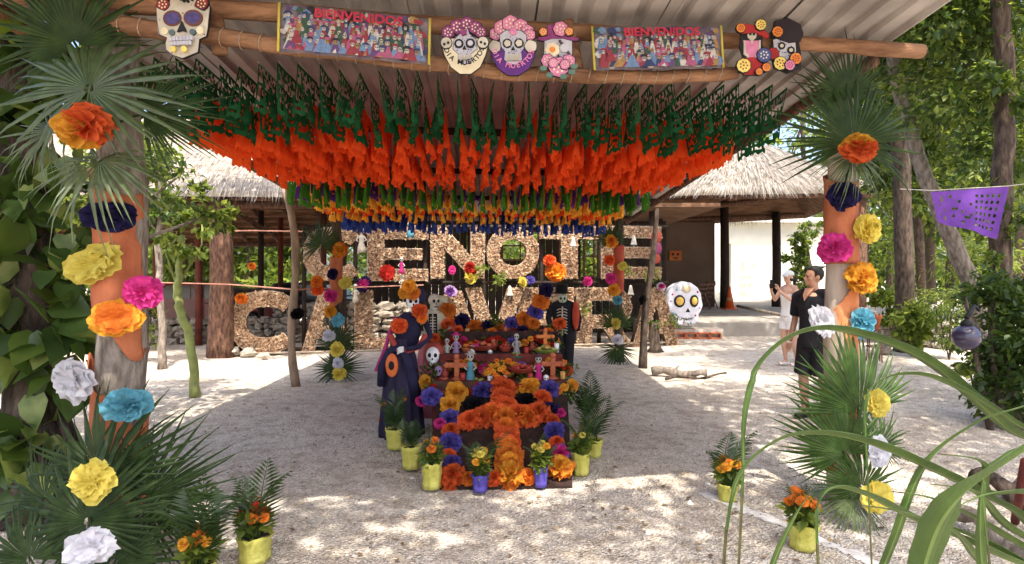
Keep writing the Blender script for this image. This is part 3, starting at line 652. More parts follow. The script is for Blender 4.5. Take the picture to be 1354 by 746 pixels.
# ================================================================== TREES AND PLANTS
LEAVES3 = [M_leafA, M_leafB, M_leafC]; LDARK = [M_leafA, M_leafA, M_leafA, M_leafB, M_leafB, M_leafC]  # LDARK puts the right trees' deep shade into the leaf colours
def tree(name, label, trunk, rad, clusters, n, size, mats, bark, kind='leaf', seed=1, group=None, limbs=5, droop=.35, sub=30, sig=.16):
    base = Vector(trunk[0]); root = empty(name, base, label, 'tree', group)
    pts = [Vector(p) - base for p in trunk]; b = MB(); rs = random.Random(seed)
    pp = []; rr = []
    for i in range(len(pts) - 1):
        for k in range(5):
            t = k / 5; pp.append(pts[i].lerp(pts[i + 1], t) + Vector((rs.gauss(0, .012), rs.gauss(0, .012), 0))); rr.append(rad[i] + (rad[i + 1] - rad[i]) * t)
    pp.append(pts[-1]); rr.append(rad[-1]); rr[0] *= 1.25
    b.tube(pp, rr, 10, wob=.06)
    for (c, r_) in clusters[:limbs]:
        c = Vector(c) - base; s = pp[int(len(pp) * rs.uniform(.55, .95))]; m = s.lerp(c, .5) + Vector((rs.gauss(0, .2), rs.gauss(0, .2), .15)); b.tube([s, m, c], [rad[-1] * .6, rad[-1] * .4, .015], 6)
    b.obj('trunk', bark, root, True)
    cl = [(tuple(Vector(c) - base), r_) for c, r_ in clusters]
    link('crown', leafcloud('crown', cl, n, size, mats, kind, droop, seed, sub=sub, sig=sig), root)
    return root
# climber-covered tree at the left edge
def pothos(n, seed):
    rs = np.random.RandomState(seed); T = np.array([(0, 0, 0), (-.3, -.08, .03), (-.46, .18, .05), (-.38, .5, .03), (0, 1.0, -.16), (.38, .5, .03), (.46, .18, .05), (.3, -.08, .03), (0, .35, -.04)])
    Fc = np.array([(0, 1, 8), (1, 2, 8), (2, 3, 8), (3, 4, 8), (4, 5, 8), (5, 6, 8), (6, 7, 8), (7, 0, 8)]); return T, Fc
LT['heart'] = pothos(0, 0)
M_poth = mat('climber_leaf', (.075, .13, .026), (.03, .062, .012), 6, .4, .1, 20, trans=.22, tcol=(.15, .25, .03), spec=.5)
M_poth2 = mat('climber_leaf_variegated', (.26, .3, .08), (.06, .12, .02), 9, .4, 0, trans=.3, tcol=(.4, .5, .1), spec=.5)
tb = Vector((-3.42, 4.35, 0))
vt = empty('climber_tree', tb, 'leaning trunk wrapped in large heart-shaped climber leaves at the picture edge', 'tree')
b = MB(); b.tube([(0.22, -.2, -.05), (.08, -.1, .3), (-.03, 0, 1.0), (-.1, .05, 2.2), (-.25, .1, 3.6), (-.5, .2, 5.5)], [.3, .2, .17, .15, .13, .1], 12, wob=.1); b.obj('trunk', M_bark, vt, True)
for k in range(6):
    a = k * 1.1; b = MB(); b.tube([(.05 + .18 * math.cos(a), -.1 + .18 * math.sin(a), .7), (.1 + .3 * math.cos(a), -.12 + .3 * math.sin(a), .25), (.15 + .5 * math.cos(a), -.15 + .45 * math.sin(a), -.03)], [.03, .028, .02], 6); b.obj('root', M_bark, vt, True)
cl = [((-.1, -.2, 1.65), (.42, .35, .6)), ((.28, -.15, 1.3), (.36, .3, .5)), ((-.15, -.1, 2.5), (.55, .4, .55)), ((.32, -.1, 2.1), (.4, .3, .35)), ((-.3, -.1, 1.0), (.3, .3, .4)), ((-.1, 0, 3.1), (.7, .5, .45)), ((.0, -.25, .45), (.5, .3, .3))]
link('leaves', leafcloud('leaves', cl, 640, .21, [M_poth, M_poth, M_leafB, M_leafA, M_poth2], 'heart', .75, 3, sub=6, sig=.25), vt)
cl = [((-.9, .6, 4.3), (1.2, 1.2, .8)), ((.1, .8, 4.9), (1.5, 1.4, .8)), ((-1.2, -.4, 4.9), (1.3, 1.3, .9)), ((-.6, -1.6, 5.1), (1.6, 1.5, .8))]
link('crown', leafcloud('crown', cl, 2600, .16, [M_leafB, M_leafC], 'leaf', .4, 5), vt)
b = MB(); b.tube([P(-60, 244, 6.6), P(20, 238, 6.5), P(112, 229, 6.4), P(170, 222, 6.35)], [.06, .055, .05, .045], 10, wob=.05); b.obj('tied_pole', M_log, None, True, label='horizontal pole tied between climber tree and left front post', cat='pole')
b = MB(); b.tube([P(170, 700, 6.35), P(168, 222, 6.4)], .05, 8); b.v = [(x, y, max(z, -.03)) for x, y, z in b.v]; b.obj('support_pole', M_pole, None, True, label='upright pole carrying the horizontal one behind the left post', cat='pole')
# more greenery left of the post, behind it
tree('leafy_tree', 'bushy tree with small bright leaves beside the left eave', [(-4.9, 7.4, 0), (-4.8, 7.4, 1.8), (-4.4, 7.3, 2.9)], [.07, .055, .04],
     [((-4.35, 7.3, 2.85), (.55, .5, .35)), ((-3.8, 7.5, 2.45), (.38, .35, .26)), ((-4.9, 7.6, 3.2), (.7, .6, .4)), ((-5.2, 7.2, 2.5), (.6, .6, .4))], 2600, .10, [M_leafB, M_leafC, M_leafC, M_leafA], M_barkg, seed=12)
g = G(258, 524)
tree('sapling', 'crooked sapling with a bright green stem', [g, g + Vector((-.06, 0, .75)), g + Vector((-.2, 0, 1.15)), g + Vector((-.24, 0, 1.5)), g + Vector((-.2, .05, 2.2))], [.062, .058, .055, .05, .035],
     [(tuple(g + Vector((-.25, 0, 2.15))), (.35, .3, .25)), (tuple(g + Vector((.05, .1, 2.35))), (.3, .25, .2))], 420, .11, [M_leafB, M_leafC], mat('green_stem', (.30, .34, .10), (.20, .23, .08), 8, .7, .3, 40), seed=4, limbs=2)
g = G(216, 488)
tree('sapling', 'thin grey sapling trunk left of the green-stemmed one', [g, g + Vector((-.04, 0, 1.0)), g + Vector((-.1, 0, 2.2)), g + Vector((-.05, 0, 2.8)), g + Vector((.1, -.3, 7))], [.07, .06, .055, .05, .03],
     [(tuple(g + Vector((0, 0, 2.75))), (.7, .5, .4)), (tuple(g + Vector((-.7, 0, 2.5))), (.5, .4, .4)), (tuple(g + Vector((1.2, -.8, 7.2))), (2.0, 1.2, .5)), (tuple(g + Vector((3.2, -.5, 7.6))), (1.6, 1.0, .5))], 4200, .15, [M_leafA, M_leafB], M_barkg, seed=5, limbs=4)  # upper crown, out of view above the roof, added to shade the left letters
g = G(192, 480); r_ = empty('shrub', g, 'small yellow-green shrub between post and saplings', 'shrub')
link('foliage', leafcloud('foliage', [((0, 0, .55), (.3, .25, .35)), ((.05, 0, .9), (.22, .2, .25))], 420, .1, [M_leafC, M_leafB], 'thin', .1, 6), r_)
b = MB(); [b.tube([(0, 0, -.02), (.15 * math.cos(k), .1 * math.sin(k), .5)], .008, 4) for k in range(5)]; b.obj('stem', M_bark, r_)
# right side trees
g = Vector((7.25, 9.6, 0))
def T3(px, py, Y): return tuple(P(px, py, Y))
tree('leaning_tree', 'leaning grey-barked tree beside the purple paper flag', [P(1310, 500, 9.0), P(1282, 370, 9.0), P(1222, 235, 9.0), P(1188, 120, 9.0), P(1172, 20, 9.0), P(1160, -120, 9.0)], [.15, .12, .1, .085, .07, .05],
     [(T3(1170, 60, 9.3), (1.0, .8, .7)), (T3(1230, -10, 9.5), (1.5, 1.0, .8)), (T3(1150, 130, 10.5), (.9, .8, .6)), (T3(1120, -60, 9.5), (1.2, 1, .6))], 6800, .13, LDARK, M_barkg, seed=21)
tree('jungle_tree', 'dark straight trunk standing behind the leaning tree', [G(1232, 420), P(1228, 300, 19), P(1232, 120, 19), P(1228, -40, 19)], [.17, .14, .12, .09],
     [(T3(1235, 130, 18), (1.9, 1.6, 1.5)), (T3(1190, 40, 18), (1.8, 1.6, 1.5)), (T3(1160, 210, 20), (1.4, 1.2, 1.0)), (T3(1290, 60, 18), (2.2, 1.6, 1.7))], 9000, .22, LDARK, M_bark, seed=22)
tree('jungle_tree', 'slim dark trunk nearest the stacked limestone wall', [G(1222, 442), P(1216, 330, 14.5), P(1210, 250, 14.5), P(1215, 120, 14.5)], [.11, .1, .09, .06],
     [(T3(1205, 250, 14), (1.0, .9, .6)), (T3(1240, 200, 14), (1.3, .9, .8)), (T3(1190, 160, 14), (1.1, .9, .7))], 4200, .18, LDARK, M_bark, seed=23)
tree('jungle_tree', 'thick reddish trunk rising at the right picture edge', [P(1326, 560, 7.6), P(1322, 340, 7.6), P(1330, 150, 7.6), P(1322, -40, 7.6), P(1318, -180, 7.6)], [.15, .12, .11, .1, .09],
     [(T3(1330, 20, 8.2), (1.1, .9, .8)), (T3(1270, 120, 8.4), (1.0, .8, .6)), (T3(1345, 210, 8.2), (.7, .7, .6)), (T3(1240, 10, 8), (1, .8, .6)), (T3(1290, -120, 8), (1.8, 1.2, .8)), (T3(1328, 300, 7.5), (.3, .25, .5)), (T3(1325, 110, 7.5), (.28, .25, .5))], 9000, .12, LDARK, M_bark, seed=24)
tree('jungle_tree', 'pale thin trunk behind the purple paper flag', [G(1278, 420), P(1272, 300, 19), P(1262, 100, 19)], [.13, .11, .09],
     [(T3(1300, 220, 17), (1.8, 1.5, 1.3)), (T3(1345, 150, 17), (1.8, 1.5, 1.6)), (T3(1250, 280, 18), (1.3, 1.1, .7))], 7500, .2, LDARK, M_barkg, seed=25)
# undergrowth right: the dark bush by the lamp, the bed plants
r_ = empty('bush', P(1325, 600, 6.3) * 1, 'dark tangled bush round the globe lamp at right', 'bush'); r_.location.z = 0
bl = r_.location
cl = [(tuple(P(1318, 385, 6.9) - bl), (.42, .4, .36)), (tuple(P(1345, 400, 6.9) - bl), (.5, .45, .5)), (tuple(P(1325, 460, 6.8) - bl), (.55, .4, .4)), (tuple(P(1325, 530, 6.6) - bl), (.28, .3, .3)), (tuple(P(1375, 480, 6.6) - bl), (.6, .4, .6))]
link('foliage', leafcloud('foliage', cl + [((.4, .1, .5), (.45, .4, .45)), ((.6, .1, 1.0), (.5, .4, .5))], 5600, .085, [M_leafA, M_leafA, M_leafA, M_leafB], 'leaf', .4, 31), r_)
b = MB(); [b.tube([(.16 * k, .15, -.02), (.17 * k + .05 * math.sin(k * 3), .35, .7), (.2 * k - .1 * math.sin(k * 5), .5, 1.4)], [.04, .028, .012], 6) for k in range(4)]; b.obj('stem', M_bark, r_, True)
for k, (px, py, Y, s, lab, kd) in enumerate([(1205, 420, 12.5, .45, 'low leafy shrub behind the limestone wall', 'leaf'), (1255, 400, 12, .7, 'arching shrub above the limestone wall', 'thin'), (1290, 340, 10, .7, 'feathery bush in front of the leaning trunk', 'thin'), (1180, 395, 15, .5, 'small bush at the bed by the far path', 'leaf'), (1290, 470, 8.4, .35, 'yellow-green sprig under the globe lamp', 'oval')]):
    c = P(px, py, Y); r_ = empty('shrub', (c.x, c.y, 0), lab, 'shrub', 'shrubs in the right-hand bed')
    link('foliage', leafcloud('foliage', [((0, 0, c.z), (s, s * .8, s * .6)), ((.2 * s, 0, c.z * .6), (s * .8, s * .6, s * .5))], 1300 if kd != 'oval' else 90, .14, [M_leafB, M_leafC] if k != 1 else LEAVES3, kd, .5, 40 + k), r_)
    b = MB(); [b.tube([(0, 0, -.02), (.3 * s * math.cos(q * 2.2), .2 * s * math.sin(q * 2.2), c.z * .8)], .014, 5) for q in range(4)]; b.obj('stem', M_bark, r_)
# background trees
def bgtree(px, Y, top, wid, lab, n=5200, sz=.3, seed=1, mats=LEAVES3, lowz=.6, bark=M_bark):
    x = (px - CX) * Y / F; rs = random.Random(seed); cl = []
    for k in range(7): cl.append(((x + rs.uniform(-.6, .6) * wid, Y + rs.uniform(-.5, .5) * wid, lowz + (top - lowz) * (k + .7) / 7.3), (wid * rs.uniform(.4, .65), wid * rs.uniform(.4, .6), (top - lowz) * .16)))
    tree('background_tree', lab, [(x, Y, 0), (x + .2, Y, top * .4), (x, Y, top * .8)], [.22, .18, .08], cl, n, sz, mats, bark, seed=seed, group='trees beyond the huts', limbs=4)
LB = [M_leafC, M_leafB, M_leafB]
for k, a in enumerate([(40, 26, 9, 3.5, 'tree beyond the left hut seen between climber leaves and post'), (235, 27, 6, 3, 'pale green tree glimpsed left of the thick trunk post'), (325, 28, 6, 3, 'pale green tree glimpsed right of the thick trunk post'),
        (415, 27, 6, 3, 'light tree glimpsed under the far eave by the twisted pole'), (690, 30, 8, 4, 'tree seen through the plank hut window'), (785, 29, 7, 3, 'tree seen between T and E of the upper word'),
        (1060, 36, 15, 5, 'tall tree rising behind the thatch ridge'), (1140, 33, 13, 4, 'bright tree standing right of the right front post'), (1175, 42, 16, 6, 'pale far tree beyond the path'), (1255, 34, 14, 4.5, 'far tree behind the leaning trunk'), (1345, 30, 14, 5, 'far tree at the right picture edge'),
        (1065, 23.5, 3.6, 1.0, 'small leafy tree against the white wall by the woman')]):
    bgtree(*a, seed=60 + k, mats=LB if k < 9 else LEAVES3, n=4600 if k < 11 else 1500, sz=.32 if k < 11 else .2, lowz=.6 if k < 6 else 1.2)
tl = [((x, 48 + 4 * math.sin(x), 5 + 3 * math.sin(x * .7)), (4.5, 3, 6)) for x in range(-46, 62, 5)]
link('treeline', leafcloud('treeline', tl, 42000, .62, LEAVES3, 'leaf', .3, 77, sub=20), label='solid mass of jungle closing the view behind the huts', cat='forest', kind='stuff')
# the trees over and behind the photographer whose crowns dapple the yard
for k, (x, y, cl) in enumerate([(-5.2, 0.2, [((-4.2, .8, 5.6), (1.5, 1.3, .7)), ((-3.6, 2.0, 6.2), (1.5, 1.1, .6)), ((-2.4, .2, 6.0), (1.2, 1.0, .5)), ((-5.6, 2.5, 6.1), (1.6, 1.4, .7))]),
                                (4.9, -2.6, [((2.6, .0, 6.6), (1.6, 1.3, .5)), ((4.3, -.2, 6.6), (1.6, 1.4, .6)), ((1.0, -.6, 7.0), (1.7, 1.2, .5)), ((5.8, 2.2, 6.6), (1.9, 1.9, .7)), ((-.8, -.5, 6.6), (1.5, 1.1, .4)), ((-2.4, -.4, 6.8), (1.4, 1.2, .4)), ((7.2, 4.5, 7.2), (1.8, 2.0, .7)), ((.2, .9, 6.9), (1.6, .6, .4)), ((4.0, 2.6, 7.4), (1.4, 1.2, .4)), ((5.3, 3.8, 7.8), (1.5, 1.4, .5)), ((3.7, 4.4, 7.6), (1.0, 1.2, .4)), ((-3.9, .4, 6.6), (1.4, 1.4, .5))])]):
    tree('shade_tree', ['tree beside the photographer shading the left of the yard', 'tree behind the photographer dappling the sand'][k], [(x, y, 0), (x + .1, y, 3), (x, y + .3, 5)], [.2, .16, .1], cl, 20000 if k else 8500, .17, LEAVES3, M_bark, seed=90 + k, group='trees around the photographer')
# a shade tree far behind the left hut keeps the letters dappled
tree('shade_tree', 'broad tree standing over the yard right of the shed', [(8.6, 13.2, 0), (8.4, 13, 4), (7.6, 12.6, 7)], [.2, .16, .1], [((6.2, 11.5, 8.2), (2.2, 2, .8)), ((4.2, 11, 8.6), (1.6, 1.6, .7)), ((7.5, 9.2, 7.8), (1.8, 1.6, .7)), ((8.6, 12.4, 8.0), (1.8, 1.6, .8))], 6000, .2, LEAVES3, M_bark, seed=99, group='trees around the photographer')
# ================================================================== FAN PALM LEAVES
def fan_mesh(seed, n=38, spread=290, droop=.25, split=.46, mats=None, cup=.1):
    rs = random.Random(seed); b = MB(); dth = R(spread) / n
    for k in range(n):
        th = -R(spread) / 2 + dth * (k + .5); L_ = (1 - .22 * abs(th) / R(spread / 2)) * rs.uniform(.8, 1.1); dr = droop * rs.uniform(.3, 1.7); sw = rs.gauss(0, .09)
        vs = []; rows = [.05, split * .6, split, .78, 1.0]
        for r in rows:
            w_ = math.tan(dth / 2) * min(r, split) * (1.0 if r <= split else .86) * L_
            if r > split: w_ *= max(0, (1 - r) / (1 - split)) ** .8
            z = -dr * r ** 2.4 + cup * r * (1 - r); t2 = th + sw * max(0, r - split)
            c, s = math.cos(t2), math.sin(t2); mid = Vector((s * r * L_, c * r * L_, z + .35 * w_)); sd = Vector((c, -s, 0))
            if r == 1.0: vs.append(mid)
            else: vs += [mid - sd * w_ - Vector((0, 0, .5 * w_)), mid, mid + sd * w_ - Vector((0, 0, .5 * w_))]
        fs = []
        for i in range(3): a = i * 3; fs += [(a, a + 1, a + 4, a + 3), (a + 1, a + 2, a + 5, a + 4)]
        fs += [(9, 10, 12), (10, 11, 12)]; b.add(vs, fs, 0)
    b.tube([(0, .05, .0), (0, -.1, -.03), (0, -.35, -.12)], [.012, .014, .016], 5)
    return b
FAN = {}
def fan(px, py, Y, L_, roll, label, nrm=(0, -1, .25), seed=0, spread=290, droop=.25, m=None, group=None, split=.46):
    key = (seed, spread, droop, m.name if m else '', split)
    if key not in FAN: FAN[key] = fan_mesh(seed, spread=spread, droop=droop, split=split).mesh('fan_palm_leaf', m or M_fan)
    p = P(px, py, Y)
    # local +Y is the leaf axis; build a frame with +Z = nrm, +Y = up rotated by roll
    z = Vector(nrm).normalized(); up = Vector((0, 0, 1)) if abs(z.z) < .95 else Vector((0, 1, 0)); y = (up - z * up.dot(z)).normalized(); x = y.cross(z)
    M = Matrix((x, y, z)).transposed() @ Matrix.Rotation(R(roll), 3, 'Z')
    return link('fan_palm_leaf', FAN[key], None, p, M, L_, label, 'palm leaf', group)
GA = 'fan palm leaves tied to the left front post'; M_fanm = mat('fan_palm_mid', (.075, .11, .038), (.035, .058, .018), 7, .38, 0, trans=.22, tcol=(.14, .2, .04), spec=.55)
fan(118, 118, 3.32, .66, 0, 'upper broad fan palm leaf on the left front post', (.1, -1, .45), 1, 320, .3, m=M_fanm, group=GA)
fan(100, 60, 3.5, .62, 22, 'dark fan palm leaf pointing up behind the upper leaf', (.2, -.9, -.2), 2, 220, .15, group=GA)
fan(132, 212, 3.36, .46, 178, 'drooping fan palm leaf under the orange and yellow flower', (0, -.75, .8), 3, 280, .45, m=M_fanp, group=GA)
fan(190, 150, 3.45, .48, -75, 'dark fan palm leaf reaching right from the left front post', (.2, -1, .2), 4, 200, .2, group=GA)
fan(70, 175, 3.45, .42, 95, 'fan palm leaf reaching left from the left front post', (-.1, -1, .5), 5, 220, .3, m=M_fanp, group=GA)
GB = 'fan palm leaves at the foot of the left front post'
fan(138, 628, 3.3, .58, -8, 'upright fan palm leaf behind the low yellow flower', (.05, -1, .2), 6, 250, .22, group=GB, split=.46)
fan(118, 690, 3.1, .55, 15, 'fan palm leaf behind the low white flower', (0, -1, .35), 7, 290, .3, group=GB, split=.46)
fan(60, 660, 3.35, .45, 70, 'fan palm leaf spreading left at the foot of the left post', (-.2, -1, .3), 8, 230, .3, group=GB)
fan(190, 660, 3.3, .54, -60, 'fan palm leaf spreading right at the foot of the left post', (.2, -1, .3), 9, 230, .3, group=GB)
fan(150, 745, 3.1, .46, -25, 'lowest fan palm leaf touching the sand at the left post', (.1, -1, .6), 10, 280, .35, group=GB)
fan(40, 740, 3.05, .40, 40, 'outermost low fan palm leaf in the left corner', (0, -1, .5), 11, 260, .35, group=GB)
GC = 'fan palm leaves tied to the right front post'
fan(1128, 190, 4.2, .70, -4, 'broad fan palm leaf above the right post flowers', (-.05, -1, .1), 12, 250, .2, group=GC)
fan(1120, 130, 4.3, .50, 10, 'dark upper fan palm leaf under the right roof corner', (.1, -1, -.1), 13, 200, .1, group=GC)
fan(1126, 205, 4.2, .36, 180, 'short hanging fan palm leaf below the orange flower on the right post', (0, -.8, .6), 14, 170, .4, m=M_fanp, group=GC)
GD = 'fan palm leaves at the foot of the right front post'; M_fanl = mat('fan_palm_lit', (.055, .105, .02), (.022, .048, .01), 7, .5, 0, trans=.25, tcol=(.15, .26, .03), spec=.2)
fan(1136, 545, 4.2, .62, 8, 'tall upright fan palm leaf on the lower right post', (0, -1, .15), 15, 170, .12, group=GD, split=.6, m=M_fanl)
fan(1118, 600, 4.1, .52, 20, 'fan palm leaf behind the white flower on the right post', (-.2, -1, .25), 16, 220, .25, group=GD, split=.55, m=M_fanl)
fan(1160, 590, 4.2, .38, -40, 'fan palm leaf reaching right on the lower right post', (.3, -1, .2), 17, 200, .25, group=GD, split=.5, m=M_fanl)
fan(1140, 645, 4.05, .40, 40, 'fan palm leaf behind the lowest yellow flower on the right post', (-.1, -1, .3), 18, 240, .3, group=GD, split=.5, m=M_fanl)
fan(1128, 660, 4.0, .34, 178, 'pale drooping fan palm leaf at the foot of the right post', (0, -.7, .7), 19, 170, .4, m=M_fanp, group=GD)
GE = 'fan palm leaves on the rear posts'
fan(425, 325, 9.5, .55, 5, 'dark fan palm leaf crowning the left rear post', (0, -1, .2), 20, 260, .25, group=GE)
fan(446, 455, 9.5, .52, 0, 'fan palm leaf behind the white flower on the left rear post', (0, -1, .2), 21, 240, .2, group=GE)
fan(447, 487, 9.35, .50, 2, 'fan palm leaf spread at the foot of the left rear post', (0, -1, .35), 22, 300, .25, group=GE)
fan(808, 318, 11.5, .5, 10, 'dark fan palm leaf topping the right rear post', (0, -1, .2), 23, 240, .25, group=GE)
fan(815, 430, 11.5, .58, 0, 'fan palm leaf behind the upper yellow flower on the right rear post', (0, -1, .2), 24, 220, .2, group=GE)
fan(816, 462, 11.4, .52, 180, 'fan palm leaf hanging at the foot of the right rear post', (0, -1, .5), 25, 260, .3, group=GE)

# ================================================================== PAPER FLOWERS
def pom_mesh(seed, cols, flat=1.0, layers=7, n=34, rag=.1, lo=-20, hi=78, split=None):
    rs = random.Random(seed); b = MB()
    for l in range(layers):
        t = l / (layers - 1); ph = R(lo + (hi - lo) * t); ph0 = rs.random() * 6; nr = rs.choice([7, 9, 11, 13]); ro = 1 - .12 * t; am = rs.uniform(.06, .17); ox, oy = rs.gauss(0, .07), rs.gauss(0, .07); tx, ty = rs.gauss(0, .16), rs.gauss(0, .16); e1, e2 = rs.uniform(.05, .16), rs.random() * 6
        rows = []
        for j in range(4):
            f = (j + .25) / 3.25; row = []
            for k in range(n):
                a = 2 * math.pi * k / n; rj = 1 + (rs.uniform(-rag, rag * .6) if j == 3 else 0)
                ru = math.sin(nr * a + ph0) * am * f * f + math.sin((nr * 2 + 1) * a) * .035 * f
                p2 = ph + ru * (1.6 if t < .8 else .8) + tx * math.cos(a) + ty * math.sin(a); r_ = ro * f * rj * (1 + e1 * math.sin(2 * a + e2))
                row.append((r_ * math.cos(p2) * math.cos(a + ru * .5) + ox * t, r_ * math.cos(p2) * math.sin(a + ru * .5) + oy * t, r_ * math.sin(p2) * flat))
            rows.append(row)
        vs = [v for row in rows for v in row]; fs = []; o = len(b.v)
        for j in range(3):
            for k in range(n): fs.append((j * n + k, j * n + (k + 1) % n, (j + 1) * n + (k + 1) % n, (j + 1) * n + k))
        b.add(vs, fs, 0)
        if len(cols) > 1:
            for q in range(len(fs)):
                k = q % n; a = 2 * math.pi * k / n
                v = t if split is None else .5 + .5 * math.cos(a - split) - .2 * t
                b.m[len(b.m) - len(fs) + q] = 1 if v > .55 else 0
    return b.mesh('petals', [paper(c) for c in cols], True)
PM = {}
SHP = {'ball': dict(flat=1.0, lo=-45, hi=85, layers=9, n=30), 'dome': dict(flat=.8, lo=-18, hi=75, layers=7), 'open': dict(flat=.42, lo=-8, hi=60, layers=6, rag=.14)}
def pom(cols, shape, var=0, split=None):
    cols = (cols,) if isinstance(cols, str) else tuple(cols); key = (cols, shape, var, split)
    if key not in PM: PM[key] = pom_mesh(len(PM) * 3 + 1, cols, split=split, **SHP[shape])
    return PM[key]
def flower(pos, r, cols, shape, label, group, d=(0, -1, .2), var=0, asp=1.0, split=None, name='paper_flower'):
    o = link(name, pom(cols, shape, var, split), None, pos, facing(d, random.uniform(-.3, .3) if split is None else 0), (r * random.uniform(.95, 1.1), r * asp * random.uniform(.97, 1.12), r * random.uniform(.8, 1.1)), label, 'paper flower', group); return o
def FP(px, py, Y, wpx, cols, shape, label, group, d=(0, -1, .2), asp=1.0, var=0, split=None):
    return flower(P(px, py, Y), wpx * Y / F / 2, cols, shape, label, group, d, var, asp, split)
g = 'paper flowers on the left front post'; w_ = 'on the left front post'
FP(112, 168, 3.25, 76, ('red orange', 'gold'), 'dome', 'half orange-red half golden paper flower among the left palm leaves', g, (-.05, -1, .1), .8, split=3.6)
FP(144, 287, 3.55, 66, 'navy', 'dome', 'dark navy paper flower ' + w_, g, (0, -1, .05), .68)
FP(124, 349, 3.54, 80, 'yellow', 'open', 'large pale yellow paper flower ' + w_, g, (-.15, -1, .1), .68)
FP(189, 386, 3.55, 48, 'pink', 'dome', 'magenta paper flower at the right side of the left front post', g, (.4, -1, .1))
FP(155, 420, 3.5, 68, ('gold', 'orange'), 'open', 'golden orange paper flower with a deep orange heart ' + w_, g, (.1, -1, .25), .66)
FP(97, 503, 3.4, 74, 'white', 'open', 'white paper flower above the light blue one ' + w_, g, (-.3, -1, -.1), .75)
FP(169, 536, 3.22, 60, 'light blue', 'dome', 'light blue paper flower ' + w_, g, (.3, -1, .15), .72)
FP(123, 636, 3.05, 64, 'yellow', 'open', 'pale yellow paper flower low among the left palm leaves', g, (0, -1, .15), .84, 1)
FP(120, 723, 2.9, 68, 'white', 'open', 'white paper flower lowest among the left palm leaves', g, (0, -1, .2), .76, 1)
g = 'paper flowers on the right front post'; w_ = 'on the right front post'
FP(1136, 196, 4.05, 50, ('red orange', 'gold'), 'dome', 'orange-red paper flower with a golden top ' + w_, g, (0, -1, .15), .76, split=1.4)
FP(1115, 258, 4.28, 42, 'navy', 'dome', 'navy paper flower ' + w_, g)
FP(1104, 327, 4.28, 46, 'pink', 'dome', 'bright pink paper flower ' + w_, g, (-.2, -1, .1), .88)
FP(1148, 302, 4.3, 36, 'yellow', 'ball', 'pale yellow paper flower beside the pink one ' + w_, g, (.4, -1, .1), 1.2)
FP(1139, 369, 4.3, 42, 'gold', 'dome', 'golden paper flower ' + w_, g, (.2, -1, .2))
FP(1087, 425, 4.28, 30, 'white', 'open', 'white paper flower hanging by the man ' + w_, g, (-.3, -1, 0), 1.45, 2)
FP(1141, 427, 4.3, 34, 'light blue', 'dome', 'light blue paper flower ' + w_, g, (.2, -1, .1), 1.15, 1)
FP(1160, 533, 3.95, 34, 'yellow', 'open', 'upper pale yellow paper flower on the right post palms', g, (.1, -1, .1), 1.15, 2)
FP(1163, 597, 3.95, 33, 'white', 'open', 'white paper flower on the right post palms', g, (.1, -1, .1), 1.15, 3)
FP(1160, 657, 3.9, 42, 'yellow', 'open', 'lowest pale yellow paper flower on the right post palms', g, (.1, -1, .1), 1.0, 3)
g = 'paper flowers on the left rear post'; w_ = 'on the left rear post'
for px, py, wd, c, s, l in [(449, 331, 22, ('orange', 'gold'), 'dome', 'orange paper flower topping the left rear post'), (440, 362, 15, 'navy', 'ball', 'small navy paper flower ' + w_), (419, 373, 16, 'orange', 'dome', 'orange paper flower hanging left of the left rear post'), (420, 384, 15, 'red orange', 'dome', 'red paper flower hanging left of the left rear post'),
        (457, 374, 18, 'yellow', 'open', 'yellow paper flower at the right of the left rear post'), (437, 391, 18, 'pink', 'dome', 'pink paper flower ' + w_), (437, 412, 15, 'gold', 'dome', 'golden paper flower ' + w_), (447, 424, 18, 'light blue', 'open', 'light blue paper flower ' + w_),
        (435, 444, 16, 'white', 'dome', 'upper white paper flower ' + w_), (445, 462, 18, 'yellow', 'dome', 'middle yellow paper flower ' + w_), (447, 480, 15, 'white', 'dome', 'lower white paper flower ' + w_), (448, 494, 18, 'yellow', 'dome', 'lowest yellow paper flower ' + w_)]:
    FP(px, py, 9.3 if py > 440 else 9.5, wd, c, s, l, g)
g = 'paper flowers on the right rear post'; w_ = 'on the right rear post'
for px, py, wd, c, s, l in [(808, 319, 18, ('gold', 'orange'), 'dome', 'orange paper flower topping the right rear post'), (808, 368, 15, 'pink', 'dome', 'pink paper flower ' + w_), (812, 384, 17, 'gold', 'dome', 'golden paper flower ' + w_), (817, 397, 13, 'light blue', 'dome', 'light blue paper flower ' + w_),
        (814, 428, 14, 'yellow', 'dome', 'upper yellow paper flower ' + w_), (817, 449, 15, 'white', 'dome', 'white paper flower ' + w_), (814, 468, 14, 'yellow', 'dome', 'lower yellow paper flower ' + w_), (823, 352, 13, 'yellow', 'open', 'pale yellow paper flower right of the right rear post'), (806, 344, 14, 'red orange', 'dome', 'dark red paper flower ' + w_)]:
    FP(px, py, 11.5, wd, c, s, l, g)
g = 'paper flowers on the letters'
